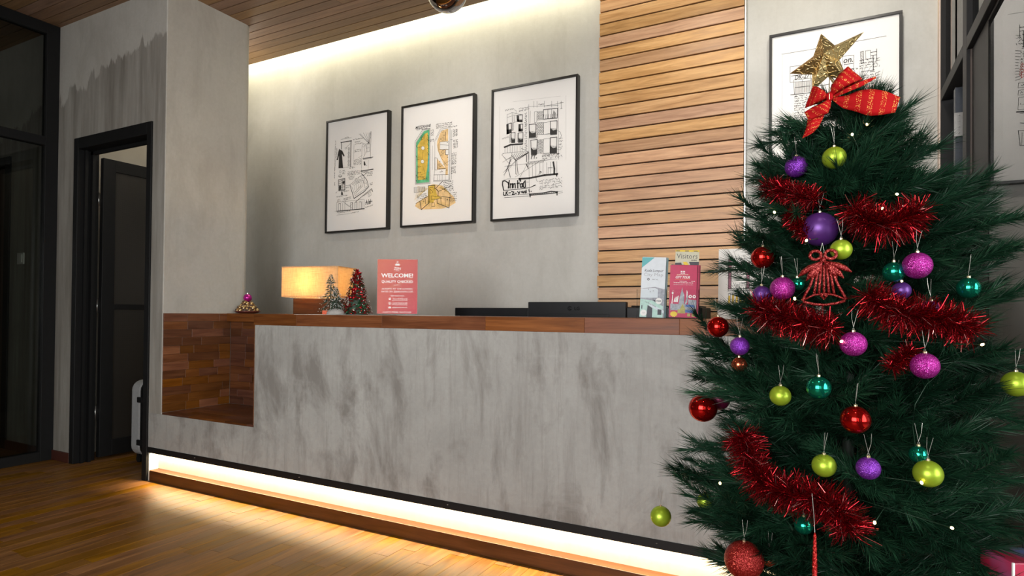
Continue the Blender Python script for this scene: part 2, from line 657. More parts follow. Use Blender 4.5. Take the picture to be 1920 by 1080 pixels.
YF = 2.431      # front plane of counter and left wall
YB = 3.70       # back wall
XC = -3.852     # side face of the column
ZC = 3.245      # ceiling
XP = 0.468      # glazed partition on the right

# ================================================================== SETTING
# ---- floor: strips of wood laid along Y
floor = structure('floor', MB().box(-8.2, XP + 0.02, -3.2, 6.2, -0.12, -0.0165), M['groove'])
rnd = random.Random(11)
pl = []
PW = 0.078
x = -8.2
while x < XP - 0.03:
    y = -3.2 - rnd.uniform(0, 0.8)
    while y < 6.2:
        L = rnd.choice((0.45, 0.6, 0.75, 0.9))
        a, b_ = max(y, -3.2), min(y + L, 6.2)
        if b_ - a > 0.05:
            pl.append((x, min(x + PW, XP), a, b_))
        y += L
    x += PW
vis, rest = [], []
for p in pl:
    c = ((p[0] + p[1]) / 2, (p[2] + p[3]) / 2, 0)
    z = in_view(c, 160)
    if z and (c[1] < 2.55 or (-4.95 < c[0] < -3.95 and c[1] < 3.4)) and c[0] > -6.6:
        vis.append((z, p))
    else:
        rest.append(p)
vis.sort()
rest += [p for z, p in vis[298:]]
for z, p in vis[:298]:
    block('floor_strip', p[0] + 0.0004, p[1] - 0.0004, p[2] + 0.0004, p[3] - 0.0004, -0.0165, rnd.uniform(-0.0006, 0.0), M['floor_wood'], floor, 0.0009)
mb = MB()
for p in rest:
    mb.box(p[0] + 0.0004, p[1] - 0.0004, p[2] + 0.0004, p[3] - 0.0004, -0.0165, 0)
mb.build('floor_strip_field', M['floor_wood'], floor, recalc=False, kind='stuff')

# ---- ceiling of narrow boards that run along X
ceil = structure('ceiling', MB().box(-8.2, XP + 0.1, -3.2, 3.53, ZC + 0.016, ZC + 0.14), M['groove'])
pit = 0.0825
for k in range(25):
    y1 = 3.545 - k * pit
    block('ceiling_board', -8.2, -5.2, y1 - pit + 0.0065, y1, ZC, ZC + 0.016, M['ceil_wood'], ceil, 0.001)
    xs = -3.0 + ((k * 7) % 5) * 0.5
    block('ceiling_board', -5.198, xs - 0.001, y1 - pit + 0.0065, y1, ZC, ZC + 0.016, M['ceil_wood'], ceil, 0.001)
    block('ceiling_board', xs + 0.001, XP + 0.1, y1 - pit + 0.0065, y1, ZC, ZC + 0.016, M['ceil_wood'], ceil, 0.001)
mb = MB()
for k in range(25, 82):
    y1 = 3.545 - k * pit
    mb.box(-8.2, XP + 0.1, y1 - pit + 0.0065, y1, ZC, ZC + 0.016)
mb.build('ceiling_board_field', M['ceil_wood'], ceil, recalc=False, kind='stuff')
structure('trim_1', MB().box(-8.2, XP + 0.1, 3.53, YB + 0.15, ZC + 0.30, ZC + 0.36), M['plaster'])          # top of the light cove
structure('trim_2', MB().box(-8.2, XP + 0.1, 3.515, 3.53, ZC + 0.14, ZC + 0.30), M['plaster'])              # front of the light cove

# ---- walls
structure('wall_back', MB().box(-8.2, 0.462, YB, YB + 0.15, -0.1, ZC + 0.36), M['conc_back'])
wl = MB()
arc = [(XC - 0.06 + 0.06 * math.cos(t * math.pi / 12), 3.03 + 0.06 * math.sin(t * math.pi / 12)) for t in range(0, 7)]
wl.prism([(-3.985, YF), (XC - 0.005, YF), (XC, YF + 0.005)] + arc + [(-3.985, 3.09)], 0.4455, ZC, 'Z')
wl.box(-5.86, -4.92, YF, YF + 0.12, 0, ZC)
wl.box(-4.92, -3.985, YF, YF + 0.12, 2.372, ZC)
wl.box(-8.2, -5.86, YF, YF + 0.12, 2.352, ZC)
wl.box(-8.2, -6.75, YF, YF + 0.12, 0, 2.352)
structure('wall_left', wl, M['conc_left'])
structure('wall_far_left', MB().box(-8.3, -8.2, -3.2, 6.2, -0.1, ZC + 0.36), M['conc_left'])
# back office behind the left wall: pale side wall and soffit
structure('wall_office', MB().box(-5.25, -5.15, YF + 0.12, YB, 0, ZC), M['plaster'])
structure('wall_rear_left', MB().box(-8.2, -2.4, -3.2, -3.05, -0.1, ZC + 0.36), M['conc_left'])
structure('wall_rear_right', MB().box(0.35, XP + 0.12, -3.2, -3.05, -0.1, ZC + 0.36), M['conc_left'])
structure('wall_rear_top', MB().box(-2.4, 0.35, -3.2, -3.05, 2.95, ZC + 0.36), M['conc_left'])

structure('baseboard_left', MB().box(-5.858, -4.922, YF - 0.012, YF, 0, 0.072), M['red_base'], bevel=0.002)

# ---- open office door in the left wall
d1 = sroot('door_1')
fr = MB()
fr.box(-4.92, -4.865, YF - 0.012, YF + 0.135, 0, 2.372)
fr.box(-4.035, -3.985, YF - 0.012, YF + 0.135, 0, 2.372)
fr.box(-4.865, -4.035, YF - 0.012, YF + 0.135, 2.29, 2.372)
fr.build('door_frame', M['black'], d1, bevel=0.003)
st = MB()
st.box(-4.865, -4.845, YF + 0.03, YF + 0.05, 0, 2.29)
st.box(-4.865, -4.835, YF + 0.075, YF + 0.095, 0, 2.29)
st.box(-4.865, -4.035, YF + 0.075, YF + 0.095, 2.265, 2.29)
st.build('door_stop', M['black'], d1)
leaf = MB()
LX0, LX1 = -4.875, -4.835
LY0, LY1 = YF + 0.15, YF + 0.98
leaf.box(LX0, LX1, LY0, LY0 + 0.09, 0.02, 2.26)
leaf.box(LX0, LX1, LY1 - 0.09, LY1, 0.02, 2.26)
leaf.box(LX0, LX1, LY0 + 0.09, LY1 - 0.09, 2.17, 2.26)
leaf.box(LX0, LX1, LY0 + 0.09, LY1 - 0.09, 0.02, 0.14)
leaf.box(LX0, LX1, LY0 + 0.09, LY1 - 0.09, 1.125, 1.165)
lf = leaf.build('door_leaf', M['black'], d1, bevel=0.002)
# perforated upper panel and solid lower panel
mm, nt_, b_ = new_mat('perforated_black_sheet')
q_ = NT(nt_)
tc_ = q_.n('ShaderNodeTexCoord').outputs['Object']
vo_ = q_.n('ShaderNodeTexVoronoi')
vo_.inputs['Scale'].default_value = 70
vo_.inputs['Randomness'].default_value = 0.0
nt_.links.new(tc_, vo_.inputs['Vector'])
nt_.links.new(q_.mix(q_.remap(vo_.outputs['Distance'], 0.28, 0.34), (0.004, 0.004, 0.004), (0.022, 0.019, 0.016)), b_.inputs['Base Color'])
b_.inputs['Roughness'].default_value = 0.38
M['perforated'] = mm
MB().box(LX0 + 0.015, LX1 - 0.012, LY0 + 0.09, LY1 - 0.09, 1.165, 2.17).build('perforated_panel', M['perforated'], lf)
MB().box(LX0 + 0.015, LX1 - 0.012, LY0 + 0.09, LY1 - 0.09, 0.14, 1.125).build('lower_panel', M['perforated'], lf)
for hz in (0.35, 1.15, 1.95):
    MB().tube([(LX0 - 0.004, LY0 - 0.008, hz - 0.05), (LX0 - 0.004, LY0 - 0.008, hz + 0.05)], 0.009, 8).build('hinge', M['steel'], d1, smooth=True)

# ---- brown door at the far left
d2 = sroot('door_2')
fr = MB()
fr.box(-5.94, -5.86, YF - 0.012, YF + 0.13, 0, 2.352)
fr.box(-6.75, -6.69, YF - 0.012, YF + 0.13, 0, 2.352)
fr.box(-6.69, -5.94, YF - 0.012, YF + 0.13, 2.28, 2.352)
fr.build('door_frame', M['black'], d2, bevel=0.003)
lf = MB().box(-6.688, -5.942, YF + 0.03, YF + 0.07, 0.01, 2.278).build('door_leaf', M['brown_door'], d2, bevel=0.002)
hb = MB()
hb.tube([(-6.60, YF + 0.03, 1.05), (-6.60, YF - 0.03, 1.05), (-6.48, YF - 0.03, 1.05)], 0.010, 8)
hb.box(-6.625, -6.575, YF + 0.022, YF + 0.03, 0.97, 1.13)
hb.build('door_handle', M['steel'], lf)

# ---- glazed partition on the left (runs towards the camera)
w1 = sroot('window_1')
XL = -5.156
for (a, b_) in ((YF - 0.085, YF), (0.86, 0.94), (-0.75, -0.67), (-2.2, -2.12)):
    MB().box(XL - 0.06, XL, a, b_, 0, ZC).build('frame_post', M['black'], w1, bevel=0.002)
ys = [(-2.12, -0.75), (-0.67, 0.86), (0.94, YF - 0.085)]
for (a, b_) in ys:
    for (z0, z1) in ((3.165, ZC), (2.335, 2.40), (0.0, 0.07)):
        MB().box(XL - 0.06, XL, a, b_, z0, z1).build('frame_rail', M['black'], w1, bevel=0.002)
    MB().box(XL - 0.034, XL - 0.026, a, b_, 2.40, 3.165).build('glass_pane', M['glass_dark'], w1)
    MB().box(XL - 0.034, XL - 0.026, a, b_, 0.07, 2.335).build('glass_pane', M['glass_dark'], w1)

# ---- glazed partition on the right
w2 = sroot('window_2')
posts = [(3.64, YB), (2.985, 3.066), (1.75, 1.83), (0.45, 0.53), (-1.0, -0.92), (-2.4, -2.32), (-3.06, -2.98)]
for (a, b_) in posts:
    p_ = MB().box(XP, XP + 0.085, a, b_, 0, ZC + 0.35)
    p_.build('frame_post', M['black'], w2, bevel=0.002)
MB().box(XP + 0.012, XP + 0.024, 2.9795, 2.985, 0.0, 2.19).build('post_seal', plain('brown_rubber_seal', (0.055, 0.038, 0.03), 0.6, var=0.1), w2)
MB().box(XP - 0.006, XP, 3.655, YB, 0, ZC).build('wall_edge_bead', plain('beige_bead', (0.62, 0.50, 0.42), 0.6, var=0.05), w2)
bays = [(3.066, 3.64), (1.83, 2.985), (0.53, 1.75), (-0.92, 0.45), (-2.32, -1.0), (-2.98, -2.4)]
for i, (a, b_) in enumerate(bays):
    MB().box(XP, XP + 0.085, a, b_, 2.192, 2.244).build('frame_rail', M['black'], w2, bevel=0.002)
    MB().box(XP, XP + 0.085, a, b_, 3.19, ZC + 0.05).build('frame_rail', M['black'], w2, bevel=0.002)
    MB().box(XP + 0.020, XP + 0.028, a, b_, 2.244, 3.19).build('glass_pane', M['glass_film'], w2)
    if i > 1:
        MB().box(XP + 0.070, XP + 0.078, a, b_, 0.06, 2.192).build('glass_pane', M['glass'], w2)
        MB().box(XP, XP + 0.085, a, b_, 0.0, 0.06).build('frame_rail', M['black'], w2, bevel=0.002)
MB().box(XP + 0.02, XP + 0.055, 3.33, 3.38, 2.244, 3.19).build('frame_post', M['black'], w2, bevel=0.002)

# door leaf beside the tree, closed, with reflective film on its pane
d3 = sroot('door_3')
for (z0, z1) in ((0.005, 0.055), (2.180, 2.190)):
    MB().box(XP + 0.018, XP + 0.060, 1.89, 2.70, z0, z1).build('frame_rail', M['black'], d3, bevel=0.002)
for (y0, y1) in ((1.832, 1.89), (2.70, 2.983)):
    MB().box(XP + 0.018, XP + 0.060, y0, y1, 0.005, 2.190).build('frame_stile', M['black'], d3, bevel=0.002)
MB().box(XP + 0.020, XP + 0.028, 1.89, 2.70, 0.055, 2.180).build('glass_pane', M['glass_film'], d3)

# folded door in the far bay
d4 = sroot('door_4')
lf = MB().box(XP + 0.055, XP + 0.085, 3.08, 3.63, 0.01, 2.18).build('door_leaf', M['black'], d4, bevel=0.002)
st_ = MB().box(XP + 0.012, XP + 0.052, 3.32, 3.36, 0.01, 2.15).build('door_stile', plain('blue_black_steel', (0.030, 0.037, 0.050), 0.4, var=0.1), d4, bevel=0.002)
hp = MB().box(XP + 0.006, XP + 0.052, 3.300, 3.304, 1.925, 2.03)
hg = hp.build('hinge', M['steel'], d4)
for k in range(4):
    MB().lathe([(0.0, 0.0), (0.005, 0.0), (0.005, 0.002), (0.0, 0.003)], 8).build('screw', M['alu'], hg, loc=(XP + 0.022, 3.298, 1.938 + 0.026 * k))
MB().tube([(XP + 0.054, 3.296, 1.92), (XP + 0.054, 3.296, 2.035)], 0.006, 8).build('hinge_pin', M['steel'], hg, smooth=True)

# ================================================================== COUNTER
counter = thing('reception_counter', 'long concrete reception counter with wooden niche and glowing base', 'counter', (-2.0, YF, 0))
CL = Vector(counter.location)
CR = 0.30


def cpart(mb, name, mat, **k):
    mb.v = [(a - CL.x, b2 - CL.y, c) for a, b2, c in mb.v]
    return mb.build(name, mat, counter, **k)


cb = MB()
cb.box(-3.985, -2.976, YF, 2.925, 0.22, 0.445)                 # below the niche
cb.box(-3.85, -2.976, 2.937, 3.09, 0.22, 1.045)                # behind the niche
cb.box(-2.976, CR, YF, 2.94, 0.22, 1.04)
cpart(cb, 'concrete_body', M['conc_counter'])
cpart(MB().box(-3.985, CR, YF + 0.066, 2.92, 0, 0.22), 'concrete_plinth', M['conc_kick'])
cpart(MB().box(-3.985, -3.977, YF + 0.003, YF + 0.066, 0.0, 0.184), 'plinth_end', M['conc_kick'])
cpart(MB().box(-3.988, CR, YF - 0.002, YF + 0.022, 0.184, 0.222), 'black_trim', M['black'], bevel=0.001)
cpart(MB().box(-3.972, CR, YF + 0.002, YF + 0.066, 0.0, 0.068), 'kickboard', M['kick_wood'], bevel=0.002)
cpart(MB().box(-3.95, CR - 0.02, YF + 0.034, YF + 0.056, 0.208, 0.219), 'led_strip', plain('led_strip_housing', (0.7, 0.66, 0.55), 0.5, var=0.02))
for xs in (-3.5, -2.6, -1.62, -0.62):
    cpart(MB().lathe([(0.0, 0.0), (0.004, 0.0), (0.004, 0.002), (0.0, 0.003)], 8, (xs, YF - 0.004, 0.206)), 'trim_screw', M['steel'])


def cblock(name, x0, x1, y0, y1, z0, z1, mat, ch=0.0008):
    return block(name, x0, x1, y0, y1, z0, z1, mat, counter, ch)


rnd = random.Random(5)
rows = 12
rh = (1.102 - 0.4568) / rows
for r_ in range(rows):
    z0 = 0.4568 + r_ * rh
    y = YF + 0.003
    first = True
    while y < 2.9305 - 0.001:
        L = rnd.uniform(0.10, 0.20) if first else rnd.choice((0.10, 0.14, 0.19, 0.24))
        first = False
        y1 = min(y + L, 2.9305)
        if 2.9305 - y1 < 0.04:
            y1 = 2.9305
        cblock('niche_stave', XC, XC + 0.006 + rnd.uniform(0, 0.0012), y + 0.0003, y1 - 0.0003, z0 + 0.0003, z0 + rh - 0.0003, M['stave_y'])
        y = y1
    x = XC + 0.008
    first = True
    while x < -2.978:
        L = rnd.uniform(0.08, 0.22) if first else rnd.choice((0.14, 0.2, 0.26, 0.32))
        first = False
        x1 = min(x + L, -2.978)
        if -2.978 - x1 < 0.04:
            x1 = -2.978
        cblock('niche_stave', x + 0.0003, x1 - 0.0003, 2.931, 2.937 - rnd.uniform(0, 0.0012) + 0.001, z0 + 0.0003, z0 + rh - 0.0003, M['stave_x'])
        x = x1
for r_ in range(7):
    y0 = YF + 0.001 + r_ * 0.0713
    x = XC + 0.008 - rnd.uniform(0, 0.15)
    while x < -2.978:
        x1 = min(x + rnd.choice((0.2, 0.28, 0.34)), -2.978)
        xa = max(x, XC + 0.008)
        if x1 - xa > 0.02:
            cblock('niche_stave', xa + 0.0003, x1 - 0.0003, y0 + 0.0003, y0 + 0.0710, 0.445, 0.456 + rnd.uniform(0, 0.0008), M['stave_x'])
        x = x1
cpart(MB().box(-2.984, -2.976, YF + 0.001, 2.93, 0.457, 1.04), 'niche_side_board', M['stave_y'])

top = thing('worktop', 'reddish brown butcher block worktop lying on the concrete counter', 'worktop', (-1.5, YF, 1.04))
x = None
for r_ in range(7):
    y0 = YF - 0.004 + r_ * 0.0945
    y1 = y0 + 0.0943
    x = -2.984 if y1 < 2.94 else XC + 0.002
    first = True
    while x < CR:
        L = rnd.uniform(0.15, 0.5) if first else rnd.uniform(0.28, 0.62)
        first = False
        x1 = min(x + L, CR)
        if CR - x1 < 0.06:
            x1 = CR
        zt = 1.1035
        block('wood_block', x + 0.0003, x1 - 0.0003, y0 + 0.0002, y1, 1.046 if y1 > 2.94 else 1.040, zt, M['top_wood'], top, 0.001)
        x = x1

# ---- slatted timber panel on the back wall
ky = (3.668 - 0) / 3.70


def zc_(z):
    return 1.1159 + (z - 1.1159) * ky


sp = thing('slatted_wall_panel', 'tall panel of horizontal honey brown timber slats on the back wall', 'wall panel', (-0.89, 3.69, 1.0))
SX0, SX1 = -1.337 * ky, -0.459 * ky
MB().box(SX0 + 0.87 + 0.02, SX1 + 0.89 - 0.002, 0.0, 0.01, 0.0, 2.23).build('backing_board', M['groove'], sp)
pz = 0.0768 * ky
k = 0
z = zc_(3.062) + 2 * pz + pz
while z > 1.02:
    h = pz - 0.0085
    jx = 0.003 * ((k * 37) % 5 - 2) / 2
    block('slat', SX0 + jx, SX1, 3.668, 3.689, z - pz + 0.0045, z - pz + 0.0045 + h, M['slat_wood'], sp, 0.0012)
    z -= pz
    k += 1
zz = zc_(3.062) + 3 * pz
while zz < ZC + 0.28:
    block('slat', SX0, SX1, 3.668, 3.689, zz + 0.0045, zz + pz - 0.004, M['slat_wood'], sp, 0.0012)
    zz += pz
MB().box(SX1 + 0.89 + 0.003, SX1 + 0.89 + 0.010, -0.018, 0.006, 0.0, 2.5).build('edge_trim', M['alu'], sp)

